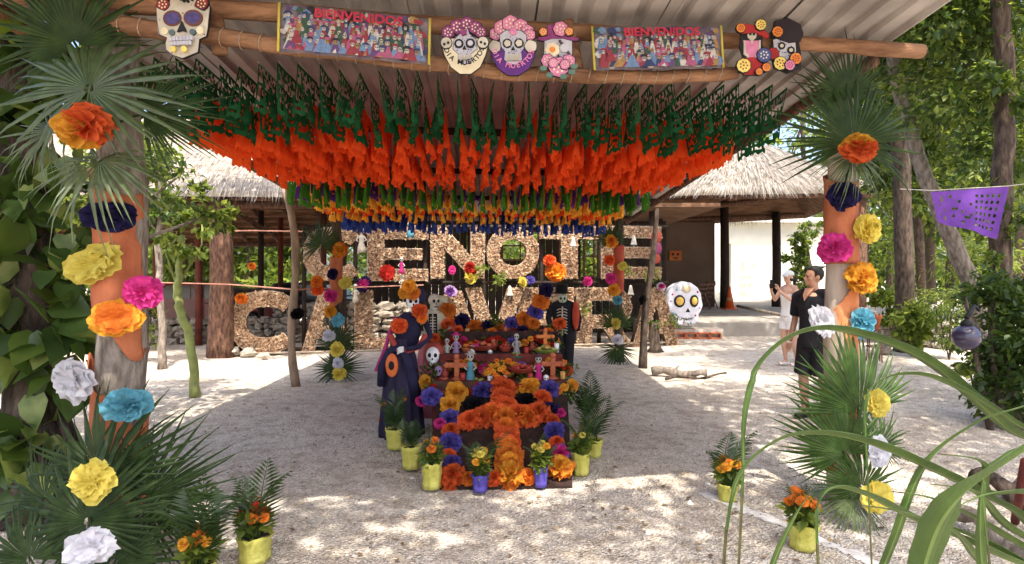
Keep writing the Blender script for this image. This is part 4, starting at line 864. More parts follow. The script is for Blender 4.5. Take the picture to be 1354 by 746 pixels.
for px, py, wd, c, s, l in [(482, 301, 15, ('lilac', 'purple'), 'open', 'lilac rosette at the top of the upper C'), (596, 385, 16, ('lilac', 'purple'), 'open', 'lilac rosette on the lower A beside the skeleton bride'), (481, 376, 20, ('navy', 'pink'), 'dome', 'navy and pink paper flower topping the lower L'),
        (735, 360, 27, ('orange', 'gold'), 'dome', 'orange paper bloom under the upper T'), (691, 373, 13, 'yellow', 'dome', 'yellow paper flower between O and lower E'), (701, 371, 12, 'violet blue', 'dome', 'violet paper flower between O and lower E'), (777, 372, 13, 'pink', 'dome', 'pink paper flower on top of the lower R'),
        (874, 379, 12, ('white', 'pink'), 'ball', 'small pale pink pompom beside the big skull'), (622, 366, 18, 'yellow', 'dome', 'pale flower cluster at the foot of the N'), (622, 355, 16, 'red', 'dome', 'red paper flower at the foot of the N'), (727, 345, 16, 'red orange', 'dome', 'dark red paper flower under the T bar'),
        (512, 361, 20, 'red', 'open', 'red paper skirt on the upper E'), (319, 395, 15, 'orange', 'ball', 'orange pompom on the lower C'), (333, 352, 10, 'orange', 'ball', 'small orange pompom hanging behind the lower C'), (598, 357, 11, 'pink', 'open', 'pink bow topping the lower A')]:
    FP(px, py, LY(px) - .2, wd, c, s, l, g)
FP(393, 415, 8.95, 16, 'black', 'ball', 'black pompom on the crooked thin pole', 'black pompoms on the thin poles'); FP(853, 397, 10.9, 15, 'black', 'ball', 'black pompom on the straight thin pole', 'black pompoms on the thin poles')
# ================================================================== ALTAR
AL = empty('altar', (-.05, 5.4, 0), 'stepped altar with a dark sloping front, covered in paper flowers', 'altar'); ALo = Vector((-.05, 5.4, 0))
def ap(b, name, m, smooth=False): o = b.obj(name, m, AL, smooth); o.location = -ALo; return o
M_altd = mat('altar_dark_cloth', (.045, .022, .016), (.02, .012, .01), 10, .95, .5, 60); M_altr = mat('altar_red_cloth', (.17, .03, .022), (.09, .018, .014), 6, .9, .4, 30)
M_altb = mat('altar_brown_cloth', (.1, .045, .028), (.05, .025, .016), 6, .9, .4, 30)
b = MB(); b.add([(-.56, 4.7, .0), (.47, 4.7, .0), (.55, 6.03, .49), (-.76, 6.03, .49), (-.56, 4.7, -.03), (.47, 4.7, -.03), (.55, 6.03, -.03), (-.76, 6.03, -.03)], [(0, 1, 2, 3), (0, 4, 5, 1), (1, 5, 6, 2), (3, 7, 4, 0), (2, 6, 7, 3)]); ap(b, 'sloping_front', M_altd)
for k, (z0, z1, y0, y1, m) in enumerate([(-.03, .58, 6.04, 6.46, M_altr), (-.03, .80, 6.462, 6.86, M_altb), (-.03, 1.0, 6.862, 7.3, M_altr)]):
    b = MB(); b.box((-.12 + .0 * k, (y0 + y1) / 2, (z0 + z1) / 2), (1.34 - .03 * k, y1 - y0, z1 - z0)); o = ap(b, 'tier', m)
    b = MB(); vs = []; n = 46; x0, x1 = -.79 + .015 * k, .55 - .015 * k
    for i in range(n + 1):
        x = x0 + (x1 - x0) * i / n; f = .012 * math.sin(i * 1.4) + .006; vs += [(x, y0 - .02, z1 + .004), (x, y0 - .022 - f, z1 - .06), (x, y0 - .024 - f * 1.5, z1 - .17 - .02 * math.sin(i * .9))]
    b.add(vs, [f for i in range(n) for f in ((i * 3, i * 3 + 3, i * 3 + 4, i * 3 + 1), (i * 3 + 1, i * 3 + 4, i * 3 + 5, i * 3 + 2))]); ap(b, 'cloth_drape', [M_altb, M_altr, M_altd][k], True)
b = MB(); b.box((-.12, 7.34, .5), (1.3, .06, 1.04)); ap(b, 'back_board', M_altd)
def RD(py): return 3.358 / ((py - 367) / 800 + .373)
def RF(px, py, wpx, c, s, l, g, up=.35, split=None, asp=1.0, var=0):
    d = RD(py) - .06; return FP(px, py, d, wpx, c, s, l, g, (0, -1, up + .4), asp, var, split)
g = 'paper pompoms forming the altar cross'
cr = [(665, 516, 30, 'red orange', 'topmost'), (664, 529, 30, 'red orange', 'second from the top'), (668, 542, 32, 'red orange', 'at the crossing of the arms, upper'), (669, 555, 32, ('red orange', 'orange'), 'at the crossing of the arms, lower'), (670, 568, 28, ('red orange', 'orange'), 'just below the crossing'), (671, 581, 29, 'red orange', 'halfway down the stem'),
      (672, 593, 29, ('red orange', 'orange'), 'on the lower stem'), (673, 605, 30, 'orange', 'third from the foot'), (674, 616, 31, ('orange', 'gold'), 'second from the foot'), (675, 628, 34, ('orange', 'gold'), 'at the foot of the stem'), (621, 557, 28, 'red orange', 'at the end of the left arm'), (637, 553, 28, 'red orange', 'mid left arm'),
      (653, 549, 28, ('red orange', 'orange'), 'on the left arm by the stem'), (684, 549, 28, 'red orange', 'on the right arm by the stem'), (698, 552, 28, ('red orange', 'orange'), 'mid right arm'), (711, 548, 28, 'red orange', 'at the end of the right arm')]
for px, py, wd, c, l in cr: RF(px, py, wd * 1.25, c, 'ball', ('orange pompom ' if c != 'red orange' else 'red-orange pompom ') + l + ' of the flower cross', g, var=px % 3)
g = 'paper flowers edging the altar front'
ed = [(571, 524, 24, 'violet blue', 'violet flower at the upper left corner of the altar front'), (603, 520, 25, 'gold', 'golden flower second along the top edge of the altar front'), (639, 517, 24, 'violet blue', 'violet flower left of the cross top'), (700, 513, 24, 'gold', 'golden flower right of the cross top'), (726, 515, 24, 'violet blue', 'violet flower at the upper right corner of the altar front'),
      (717, 528, 25, 'red orange', 'red-orange flower below the upper right corner'), (627, 536, 24, 'black', 'black pompom above the left cross arm'), (695, 531, 24, 'black', 'black pompom above the right cross arm'),
      (595, 537, 24, 'gold', 'golden flower high on the left edge'), (594, 555, 25, 'violet blue', 'violet flower high on the left edge'), (596, 569, 21, 'red orange', 'red-orange flower mid left edge'), (595, 587, 27, 'violet blue', 'violet flower mid left edge'), (593, 603, 19, 'red orange', 'small red-orange flower low on the left edge'), (597, 613, 22, 'violet blue', 'violet flower low on the left edge'), (598, 630, 32, 'red orange', 'large red-orange flower at the lower left corner'),
      (620, 633, 20, 'orange', 'orange flower beside the lower left corner'), (654, 632, 20, 'red orange', 'red-orange flower left of the cross foot'), (699, 630, 20, 'orange', 'orange flower right of the cross foot'), (728, 543, 21, 'navy', 'navy flower high on the right edge'), (731, 557, 18, 'red orange', 'red-orange flower high on the right edge'), (733, 571, 25, 'violet blue', 'violet flower mid right edge'), (736, 586, 19, 'red orange', 'red-orange flower mid right edge'),
      (740, 602, 26, ('violet blue', 'pink'), 'violet and pink flower low on the right edge'), (739, 619, 32, ('orange', 'gold'), 'large golden orange flower at the lower right corner'), (582, 560, 14, 'pink', 'small pink flower outside the left edge'), (741, 546, 12, 'pink', 'small pink flower outside the right edge')]
for px, py, wd, c, l in ed: RF(px, py, wd * 1.2, c, 'ball' if c != 'black' else 'dome', l, g, asp=.92, var=px % 2)
g = 'paper flowers arched over the altar'
for px, py, wd, c, l in [(592, 430, 21, ('orange', 'red orange'), 'orange flower at the left start of the altar arch'), (611, 425, 20, 'navy', 'navy flower second in the altar arch'), (628, 434, 22, 'orange', 'orange flower third in the altar arch'), (645, 432, 18, 'navy', 'navy flower mid altar arch'), (660, 436, 20, 'orange', 'orange flower mid altar arch'), (677, 440, 23, 'red orange', 'dark red-orange flower in the altar arch'), (677, 428, 18, 'violet blue', 'violet flower above the red-orange one in the arch'),
        (694, 424, 24, 'orange', 'orange flower where the altar arch starts to climb'), (708, 412, 20, 'violet blue', 'violet flower climbing the altar arch'), (715, 399, 22, 'orange', 'upper orange flower of the altar arch'), (722, 384, 18, 'navy', 'navy flower ending the altar arch'), (592, 410, 19, 'orange', 'orange flower beside the skeleton bride')]:
    FP(px, py, 7.25, wd * 1.1, c, 'ball', l, g)
b = MB(); b.tube([P(x, y, 7.32) for x, y in ((580, 432), (610, 428), (645, 434), (680, 436), (700, 420), (715, 398), (724, 378))], .012, 5); b.tube([P(700, 420, 7.32), Vector((.2, 7.32, .9))], .012, 5); ap(b, 'arch_rod', M_pole)
# ---- things standing on the tiers
def clay_cross(px, py, Y, h, m, label):
    p = P(px, py, Y); root = empty('clay_cross', p, label, 'cross', 'clay crosses on the altar'); b = MB(); b.lathe([(h * .3, 0), (h * .3, h * .08), (h * .16, h * .14), (h * .1, h * .2)], 12); b.obj('foot', m, root, True)
    b = MB(); b.box((0, 0, h * .6), (h * .2, h * .12, h * .8)); b.box((0, -.003, h * .66), (h * .78, h * .115, h * .2)); o = b.obj('cross', m, root); o.modifiers.new('bv', 'BEVEL').width = .006
    for x, z in ((0, 1.0), (-.4, .66), (.4, .66)): b = MB(); b.ball((x * h, -.01, z * h), h * .12, 8, 6); b.obj('knob', m, root, True)
clay_cross(604, 505, 6.2, .26, M_clay, 'terracotta cross at the left of the lowest tier'); clay_cross(731, 503, 6.25, .26, M_clay, 'terracotta cross at the right of the lowest tier'); clay_cross(721, 461, 6.62, .20, mat('orange_clay', (.6, .2, .05), (.48, .14, .04)), 'small orange cross on the green dish')
M_dollw = mat('doll_white', (.46, .43, .37), (.34, .31, .26), 20); M_eye = mat('eye_black', (.01, .01, .012), (.01, .01, .01))
def figurine(px, py, Y, h, dress, label, hat=None, bones=False):
    p = P(px, py, Y); root = empty('skeleton_figurine', p, label, 'figurine', 'small skeleton figurines on the altar')
    b = MB(); b.lathe([(h * .17, 0), (h * .15, h * .2), (h * .09, h * .42), (h * .1, h * .55), (h * .12, h * .64), (h * .04, h * .7), (h * .03, h * .74)], 14, fold=.05, nf=7); b.obj('dress', dress, root, True)
    b = MB(); b.ball((0, 0, h * .86), (h * .12, h * .11, h * .14), 12, 8); b.ball((0, -h * .04, h * .77), (h * .075, h * .07, h * .06), 8, 6); b.obj('skull', M_dollw, root, True)
    for s in (-1, 1): b = MB(); b.ball((s * h * .05, -h * .1, h * .86), (h * .034, h * .02, h * .04), 8, 6); b.obj('eye_socket', M_eye, root, True)
    b = MB(); b.box((0, -h * .118, h * .80), (h * .025, .004, h * .03)); b.obj('nose', M_eye, root, True)
    for s in (-1, 1): b = MB(); b.tube([(s * h * .1, 0, h * .62), (s * h * .2, -h * .03, h * .48), (s * h * .1, -h * .12, h * .42)], [h * .03, h * .026, h * .024], 6); b.obj('arm', M_dollw, root, True)
    if hat: b = MB(); b.lathe([(h * .2, h * .95), (h * .2, h * .965), (h * .1, h * .98), (h * .08, h * 1.06), (.002, h * 1.07)], 14); b.obj('hat', hat, root, True)
    return root
M_pinkp = paper('pink'); M_whp = paper('white')
figurine(622, 505, 6.18, .30, paper('light blue'), 'skeleton figurine in pale blue on the lowest tier', M_straw[0]); figurine(712, 506, 6.18, .28, M_pinkp, 'skeleton figurine in a pink dress on the lowest tier', mat('hat_dk', (.1, .04, .05), (.06, .02, .03)))
figurine(603, 474, 6.6, .27, paper('lilac'), 'pink-hatted skeleton lady on the second tier', M_pinkp); figurine(591, 474, 6.6, .22, M_dollw, 'small pale skeleton beside the pink-hatted lady'); figurine(683, 470, 6.6, .24, mat('grey_dress', (.35, .33, .33), (.2, .19, .2)), 'thin grey skeleton on the second tier')
# skull mask with red hood, with leaves under it
p = P(573, 478, 6.5); root = empty('hooded_skull', p, 'white skull in a red hood at the left end of the altar', 'skull')
b = MB(); b.ball((0, .03, .08), (.115, .07, .13), 14, 10); b.obj('hood', M_clayr, root, True); b = MB(); b.ball((0, -.03, .07), (.075, .05, .09), 14, 10); b.ball((0, -.035, .0), (.045, .04, .05), 10, 7); b.obj('skull', M_white, root, True)
b = MB(); [b.ball((s * .03, -.072, .075), (.02, .012, .024), 8, 6) for s in (-1, 1)]; b.ball((0, -.08, .035), (.008, .008, .012), 6, 5); b.obj('eye_socket', M_eye, root, True)
b = MB(); b.tube([(0, .03, -.06), (0, .03, -.9)], .015, 6); b.obj('stand', M_dark, root)
# ivy at the altar's left side
root = empty('ivy_garland', P(572, 520, 6.2), 'leafy garland trailing down the left end of the altar', 'garland'); bl = root.location.copy()
link('leaves', leafcloud('leaves', [(tuple(P(575, 487, 6.3) - bl), (.12, .08, .06)), (tuple(P(565, 500, 6.2) - bl), (.08, .07, .16)), (tuple(P(572, 515, 6.15) - bl), (.14, .08, .08))], 340, .045, [M_leafA, M_leafB, M_leafC], 'leaf', .3, 51, sub=8), root)
root = empty('ivy_garland', P(745, 522, 6.1), 'leafy garland trailing down the right end of the altar', 'garland'); bl = root.location.copy()
link('leaves', leafcloud('leaves', [(tuple(P(742, 508, 6.2) - bl), (.10, .08, .09)), (tuple(P(748, 525, 6.1) - bl), (.09, .08, .12))], 260, .045, [M_leafA, M_leafA, M_leafB], 'leaf', .3, 52, sub=8), root)
for k, (px, py, Y, s, l) in enumerate([(697, 500, 6.15, .1, 'bed of green leaves by the marigold bowl'), (722, 473, 6.55, .09, 'green leaves and limes under the small orange cross'), (640, 446, 7.0, .1, 'green sprigs on the top tier'), (706, 447, 7.0, .1, 'dark green sprigs at the right of the top tier')]):
    root = empty('leaf_spray', P(px, py, Y), l, 'leaves', 'leaf sprays on the altar'); link('leaves', leafcloud('leaves', [((0, 0, .02), (s * 1.5, s * .7, s * .6))], 120, .04, LEAVES3, 'leaf', 0, 54 + k, sub=6), root)
def dish(px, py, Y, r_, m, label, fill=None, n=7, fr=.028, fm=None, sx=1.0, h=.05):
    p = P(px, py, Y); root = empty('offering_dish', p, label, 'dish', 'dishes of offerings on the altar'); b = MB(); b.lathe([(r_ * .6, 0), (r_ * .95, h), (r_, h + .006), (r_ * .88, h), (r_ * .5, .012), (.001, .01)], 18, sx=sx); b.obj('dish', m, root, True)
    rs = random.Random(px)
    for k in range(n):
        a = k * 2.4; rr = r_ * .62 * math.sqrt((k + .3) / n); b = MB(); b.ball((rr * math.cos(a) * sx, rr * math.sin(a), h * .6 + fr + (.02 if k < 3 else 0)), (fr, fr, fr * .92), 10, 7, wob=.04); b.obj('fruit', rs.choice(fm), root, True)
M_or = mat('fruit_orange', (.75, .24, .03), (.65, .17, .02), 12, .5); M_li = mat('fruit_lime', (.25, .32, .06), (.16, .22, .04), 12, .5); M_rd = mat('fruit_red', (.4, .04, .03), (.3, .03, .025), 12, .4); M_ye = mat('bread_gold', (.62, .36, .1), (.45, .23, .06), 12, .7)
dish(637, 463, 6.62, .13, M_clayr, 'red tray of sweets in the middle of the second tier', n=9, fr=.026, fm=[M_rd, M_clay, M_pinkp], sx=1.5); dish(668, 465, 6.62, .075, M_clayr, 'small red dish beside the grey skeleton', n=5, fr=.022, fm=[M_rd, M_clay])
dish(690, 493, 6.2, .12, M_clayr, 'red tray of fruit on the lowest tier', n=9, fr=.026, fm=[M_rd, M_clay], sx=1.4); dish(587, 511, 6.2, .1, M_clayr, 'red dish at the foot of the left cross', n=7, fr=.024, fm=[M_rd, M_clay], sx=1.5)
dish(722, 468, 6.55, .12, M_li, 'green dish carrying the small orange cross', n=7, fr=.024, fm=[M_li, M_ye], sx=1.3); dish(634, 511, 6.15, .1, mat('olive_dish', (.3, .28, .1), (.2, .18, .06)), 'olive dish beside the marigold bowl', n=4, fr=.02, fm=[M_li], sx=1.4); dish(683, 477, 6.5, .08, mat('green_dish', (.05, .14, .09), (.03, .09, .06)), 'dark green oval dish on the second tier', n=3, fr=.02, fm=[M_li], sx=1.5)
dish(600, 478, 6.5, .1, M_clayr, 'red plate under the pink-hatted lady', n=4, fr=.015, fm=[M_clay], sx=1.3, h=.03); dish(617, 466, 6.62, .07, M_clay, 'terracotta bowl with lime beside the orange garland', n=4, fr=.022, fm=[M_li, M_or])
# marigold bowl
def marigold_mesh(c1):
    return pom_mesh(77 + len(PM), [c1], flat=.8, layers=4, n=14, lo=-10, hi=80)
MG = {c: marigold_mesh(c) for c in ('gold', 'orange', 'yellow', 'red')}
p = P(657, 508, 6.15); root = empty('marigold_bowl', p, 'terracotta bowl heaped with orange marigolds on the lowest tier', 'flower bowl')
b = MB(); b.lathe([(.05, 0), (.085, .05), (.09, .07), (.075, .06), (.001, .05)], 14); b.obj('bowl', M_clay, root, True)
for k in range(24):
    a = k * 2.4; rr = .13 * math.sqrt(k / 24); z = .24 - rr * .9 - .03 * (k % 2); link('bloom', MG['gold' if k % 3 else 'orange'], root, (rr * math.cos(a), rr * math.sin(a) - .03, z), facing((math.cos(a) * rr * 6, -1, .6)), .027)
link('leaves', leafcloud('leaves', [((0, 0, .14), (.1, .08, .08))], 90, .04, [M_leafA, M_leafB], 'leaf', 0, 57, sub=6), root)
# hanging orange garland left of centre
root = empty('orange_garland', P(632, 445, 6.95), 'short curved garland of orange petals on the altar', 'garland')
for k in range(11):
    t = k / 10; x = 632 - 16 * t ** 2; y = 442 + 26 * t; link('petal_ball', MG['orange'], root, P(x, y, 6.95 - .3 * t) - root.location, facing((0, -1, .2)), .03)
for k, (px, py, c, l) in enumerate([(648, 448, 'gold', 'golden marigold on the top tier'), (643, 446, 'orange', 'orange marigold on the top tier'), (666, 452, 'red', 'dark red marigold on the top tier'), (689, 448, 'gold', 'small golden marigold beside the grey skeleton')]):
    link('marigold', MG[c], None, P(px, py, 6.95), facing((0, -1, .3)), .045, l, 'flower', 'single marigolds on the altar')
root = empty('candle', P(657, 455, 6.9), 'pale candle lying on the top tier', 'candle'); b = MB(); b.tube([(-.06, 0, 0), (.07, 0, .01)], .012, 8); b.obj('wax', M_bone, root, True); b = MB(); b.tube([(.07, 0, .01), (.085, 0, .012)], .002, 4); b.obj('wick', M_black, root)
# ---- marigold garlands pinned along the tier edges
for k, (y0, z0, lab) in enumerate([(6.02, .57, 'marigold garland pinned along the lowest tier edge'), (6.42, .78, 'marigold garland pinned along the second tier edge'), (6.82, .98, 'marigold garland pinned along the top tier edge')]):
    root = empty('marigold_garland', (-.12, y0, z0), lab, 'garland', 'marigold garlands on the tier edges'); rs = random.Random(k + 3)
    for j in range(22):
        t = j / 21; x = -.66 + 1.3 * t; z = -.035 - .075 * abs(math.sin(t * 9.42 + k)); link('petal_ball', MG[rs.choice(['orange', 'red', 'gold', 'orange', 'red'])], root, (x, -.045, z + rs.uniform(-.012, .012)), facing((rs.gauss(0, .2), -1, .3)), rs.uniform(.028, .045))
    link('leaves', leafcloud('leaves', [((-.6 + .2 * q, -.03, -.09), (.12, .03, .05)) for q in range(7)], 260, .045, LDARK, 'leaf', .4, 300 + k, sub=5), root)
g = 'small paper flowers pinned to the tier fronts'
for px, py, d, wd, c, l in [(583, 489, 6.4, 17, 'violet blue', 'small violet flower at the left of the second tier front'), (640, 488, 6.38, 16, 'pink', 'small pink flower on the second tier front'), (690, 486, 6.38, 16, 'violet blue', 'small violet flower on the second tier front'), (750, 490, 6.4, 16, 'red orange', 'small red-orange flower at the right of the second tier front'),
        (575, 447, 6.8, 15, 'red orange', 'small red-orange flower at the left of the top tier front'), (612, 452, 6.8, 15, 'pink', 'small pink flower on the top tier front'), (650, 441, 6.98, 16, 'orange', 'small orange flower behind the marigolds on the top tier'), (676, 453, 6.8, 15, 'violet blue', 'small violet flower on the top tier front'), (725, 441, 6.98, 16, 'orange', 'small orange flower at the right of the top tier'), (740, 428, 7.1, 17, 'red orange', 'small red-orange flower beside the black-suited skeleton'), (605, 438, 7.05, 17, 'red orange', 'dark orange flower behind the left of the altar arch'), (690, 438, 7.05, 17, 'navy', 'navy flower behind the right of the altar arch'), (705, 428, 7.1, 18, 'orange', 'orange flower filling the bend of the altar arch'),
        (562, 505, 6.15, 18, 'gold', 'golden flower at the left foot of the tiers'), (558, 530, 5.95, 17, 'pink', 'pink flower on the ground by the purple gown'), (757, 510, 6.15, 17, 'gold', 'golden flower at the right foot of the tiers')]:
    FP(px, py, d, wd, c, 'ball', l, g)
# ---- more offerings filling the tiers
def jug(px, py, Y, h, m, label):
    root = empty('clay_jug', P(px, py, Y), label, 'jug', 'clay jugs on the altar'); b = MB(); b.lathe([(h * .2, 0), (h * .36, h * .3), (h * .3, h * .6), (h * .16, h * .78), (h * .22, h), (h * .18, h), (h * .1, h * .8), (.001, h * .6)], 16); b.obj('body', m, root, True)
    b = MB(); b.tube([(h * .2, 0, h * .88), (h * .42, 0, h * .8), (h * .34, 0, h * .5)], h * .04, 6); b.obj('handle', m, root, True)
for px, py, Y, h, m, l in [(588, 500, 6.3, .12, M_clayr, 'dark red jug behind the left clay cross'), (641, 499, 6.35, .11, M_clay, 'terracotta jug left of the marigold bowl'), (676, 499, 6.35, .11, M_clayr, 'red jug right of the marigold bowl'), (652, 463, 6.7, .12, M_clay, 'terracotta jug in the middle of the second tier'),
        (704, 466, 6.7, .11, M_clayr, 'red jug left of the green dish'), (580, 466, 6.7, .11, M_clay, 'terracotta jug at the left end of the second tier'), (600, 445, 7.05, .12, M_clayr, 'red jug at the left of the top tier'), (668, 446, 7.05, .12, M_clay, 'terracotta jug on the top tier below the arch'), (715, 447, 7.0, .1, M_clayr, 'red jug at the right end of the top tier')]: jug(px, py, Y, h, m, l)
def candle(px, py, Y, h, m, label):
    root = empty('glass_candle', P(px, py, Y), label, 'candle', 'candles in glasses on the altar'); b = MB(); b.lathe([(.024, 0), (.027, h), (.023, h), (.02, h * .75), (.001, h * .74)], 14); b.obj('glass', m, root, True); b = MB(); b.tube([(0, 0, h * .74), (0, 0, h * .9)], .002, 4); b.obj('wick', M_black, root)
for px, py, Y, h, m, l in [(612, 505, 6.15, .09, M_rd, 'red glass candle right of the left clay cross'), (648, 507, 6.12, .08, M_white, 'white candle beside the marigold bowl'), (701, 505, 6.12, .09, M_rd, 'red glass candle left of the pink figurine'), (744, 503, 6.2, .09, M_ye, 'amber candle at the right end of the lowest tier'), (625, 468, 6.58, .09, M_white, 'white candle left of the red tray'), (696, 470, 6.55, .09, M_rd, 'red candle behind the dark green dish'), (736, 466, 6.6, .1, M_white, 'white candle at the right end of the second tier'), (618, 446, 7.0, .1, M_ye, 'amber candle on the top tier')]: candle(px, py, Y, h, m, l)
def sugar_skull(px, py, Y, s, m, label):
    root = empty('sugar_skull', P(px, py, Y), label, 'skull', 'little sugar skulls on the altar'); b = MB(); b.ball((0, 0, s * .62), (s * .42, s * .46, s * .42), 12, 9); b.ball((0, -s * .14, s * .24), (s * .27, s * .26, s * .24), 10, 7); b.obj('skull', m, root, True)
    for q in (-1, 1): b = MB(); b.ball((q * s * .16, -s * .41, s * .56), (s * .1, s * .06, s * .11), 8, 6); b.obj('eye_socket', M_eye, root, True)
for px, py, Y, s, m, l in [(580, 497, 6.25, .1, paper('lilac'), 'lilac sugar skull at the left end of the lowest tier'), (667, 505, 6.15, .07, M_white, 'white sugar skull right of the marigold bowl'), (722, 505, 6.15, .07, M_white, 'white sugar skull left of the right clay cross'), (648, 470, 6.55, .06, M_white, 'white sugar skull before the red tray'), (713, 472, 6.52, .06, paper('light blue'), 'pale blue sugar skull on the second tier'), (694, 447, 7.0, .08, M_bone, 'bone-coloured sugar skull on the top tier')]: sugar_skull(px, py, Y, s, m, l)
for k, (px, py, Y, c, l) in enumerate([(585, 482, 6.5, 'orange', 'orange marigold left on the second tier edge'), (612, 482, 6.48, 'red', 'dark red marigold on the second tier edge'), (630, 484, 6.46, 'gold', 'golden marigold on the second tier edge'), (660, 478, 6.46, 'orange', 'orange marigold in the middle of the second tier edge'), (705, 482, 6.46, 'gold', 'golden marigold right on the second tier edge'), (745, 480, 6.46, 'orange', 'orange marigold at the right corner of the second tier'), (590, 452, 6.88, 'red', 'dark red marigold at the left of the top tier edge'), (655, 452, 6.86, 'gold', 'golden marigold in the middle of the top tier edge'), (700, 455, 6.86, 'red', 'dark red marigold right on the top tier edge'), (735, 450, 6.88, 'orange', 'orange marigold at the right corner of the top tier')]):
    link('marigold', MG[c], None, P(px, py, Y), facing((0, -1, .4)), .042, l, 'flower', 'single marigolds on the altar')
for k, (px, py, Y, s, l) in enumerate([(575, 455, 6.9, .1, 'dark leaves at the left end of the second tier'), (620, 487, 6.42, .09, 'green sprigs behind the pale blue figurine'), (672, 488, 6.42, .1, 'green sprigs behind the marigold bowl'), (745, 492, 6.4, .1, 'dark leaves beside the right clay cross'), (655, 425, 7.2, .08, 'green sprigs in the altar arch'), (735, 437, 7.1, .09, 'dark green leaves under the black-suited skeleton'), (585, 445, 7.0, .09, 'dark green leaves beside the skeleton bride')]):
    root = empty('leaf_spray', P(px, py, Y), l, 'leaves', 'leaf sprays on the altar'); link('leaves', leafcloud('leaves', [((0, 0, .02), (s * 1.4, s * .6, s * .7))], 110, .042, LEAVES3, 'leaf', 0, 254 + k, sub=6), root)
# ================================================================== POTTED PLANTS
def frond_mesh(seed, n=20, curve=.5, spread=1.0):
    rs = random.Random(seed); b = MB(); pts = []
    for i in range(n + 1): t = i / n; pts.append(Vector((0, curve * t * t * .9, t - .35 * curve * t * t)))
    b.tube(pts, [.012 * (1 - .8 * i / n) for i in range(n + 1)], 4)
    for i in range(3, n + 1):
        t = i / n; L_ = .34 * math.sin(math.pi * min(1, .25 + t * .72)) * spread
        d = (pts[i] - pts[i - 1]).normalized()
        for s in (-1, 1):
            e = pts[i] + Vector((s * L_ * .85, 0, 0)) + d * L_ * .55 + Vector((0, .06, -.05)) * rs.uniform(.2, 1); m = pts[i].lerp(e, .45) + Vector((0, -.015, .015)); w_ = d * .016
            b.add([pts[i], m - w_, e, m + w_], [(0, 1, 2), (0, 2, 3)])
    return b.mesh('frond', M_fern)
FR = [frond_mesh(s, curve=c) for s, c in ((1, .35), (2, .6), (3, .8))]
M_ypot = mat('yellow_wrap', (.66, .62, .16), (.5, .46, .08), 9, .85, .6, 35, trans=.12); M_bpot = mat('blue_wrap', (.10, .075, .36), (.06, .045, .25), 6, .7, .3, 25)
M_soil = mat('soil', (.05, .035, .025), (.025, .018, .012), 20, .95, .6, 60)
def potplant(px, py, h, r_, m, label, blooms=(), nf=5, fl=.5, group='potted plants round the altar', bunch=0, bc=('gold', 'orange'), tilt=0, wrapped=True):
    g_ = G(px, py); root = empty('potted_plant', g_, label, 'plant pot', group); rs = random.Random(px * 7 + py)
    b = MB(); b.lathe([(r_ * .84, 0), (r_ * .9, h * .2), (r_ * .88, h * .42), (r_ * .97, h * .62), (r_ * .95, h * .8), (r_ * 1.1, h), (r_ * .98, h * 1.0), (r_ * .9, h * .86), (.001, h * .84)], 26, fold=.05, nf=7); b.v = [(x + rs.gauss(0, .0035), y + rs.gauss(0, .0035), z + (rs.gauss(0, .006) if z > .01 else 0)) for x, y, z in b.v]; o = b.obj('pot', m, root, True)
    b = MB(); b.lathe([(.001, h * .9), (r_ * .88, h * .885)], 14); b.obj('soil', M_soil, root)
    for k in range(nf):
        a = k * 6.28 / nf + rs.random() * .6; o = link('frond', FR[k % 3], root, (.02 * math.cos(a), .02 * math.sin(a), h * .8), scale=fl * rs.uniform(.6, .95)); o.rotation_euler = (rs.uniform(.0, .35), rs.uniform(-.15, .15), a)
    if bunch:
        link('leaves', leafcloud('leaves', [((0, 0, h + .06), (r_ * .9, r_ * .9, .08))], 110, .07, [M_leafB, M_leafC], 'leaf', -.2, px, sub=6), root)
        for k in range(bunch):
            a = k * 2.4; rr = r_ * 1.0 * math.sqrt((k + .3) / bunch); q = (rr * math.cos(a), rr * math.sin(a), h + .14 - rr * .25 + rs.uniform(-.02, .04))
            link('bloom', MG[bc[k % len(bc)]], root, q, facing((math.cos(a) * .6, -1, .8)), rs.uniform(.028, .042))
            b = MB(); b.tube([(0, 0, h * .85), (q[0] * .5, q[1] * .5, h), q], .004, 4); b.obj('stalk', M_leafB, root)
    return root
potplant(571, 645, .20, .078, M_ypot, 'yellow-wrapped pot with an orange bloom at the altar corner, nearest on the left', nf=5, fl=.3, bunch=3, bc=('orange', 'gold'))
potplant(543, 619, .19, .08, M_ypot, 'yellow-wrapped pot second along the left side of the altar', nf=7, fl=.42)
potplant(522, 593, .19, .085, M_ypot, 'yellow-wrapped pot with bluish fronds by the skeleton lady', nf=8, fl=.5)
potplant(768, 627, .18, .075, M_ypot, 'yellow-wrapped pot with a white flower at the right altar corner', nf=5, fl=.38, bunch=3, bc=('yellow', 'gold'))
potplant(786, 604, .16, .07, M_ypot, 'yellow-wrapped pot second along the right side of the altar', nf=7, fl=.52)
potplant(776, 575, .16, .07, M_ypot, 'yellow-wrapped pot with tall dark fronds right of the altar', nf=9, fl=.6)
potplant(635, 649, .125, .062, M_bpot, 'blue-wrapped pot of yellow marigolds left of the cross foot', nf=6, fl=.42, bunch=8, bc=('yellow', 'gold'))
potplant(715, 643, .155, .056, M_bpot, 'blue-wrapped pot of yellow marigolds right of the cross foot', nf=6, fl=.36, bunch=6, bc=('yellow', 'gold'))
potplant(337, 741, .15, .092, M_ypot, 'yellow-wrapped pot with dark red blooms on the open sand', nf=5, fl=.5, group='potted plants along the yard', bunch=7, bc=('red', 'red', 'orange'))
potplant(262, 775, .12, .08, M_ypot, 'pot of orange blooms cut off by the lower picture edge', nf=7, fl=.6, group='potted plants along the yard', bunch=8, bc=('orange', 'gold'))
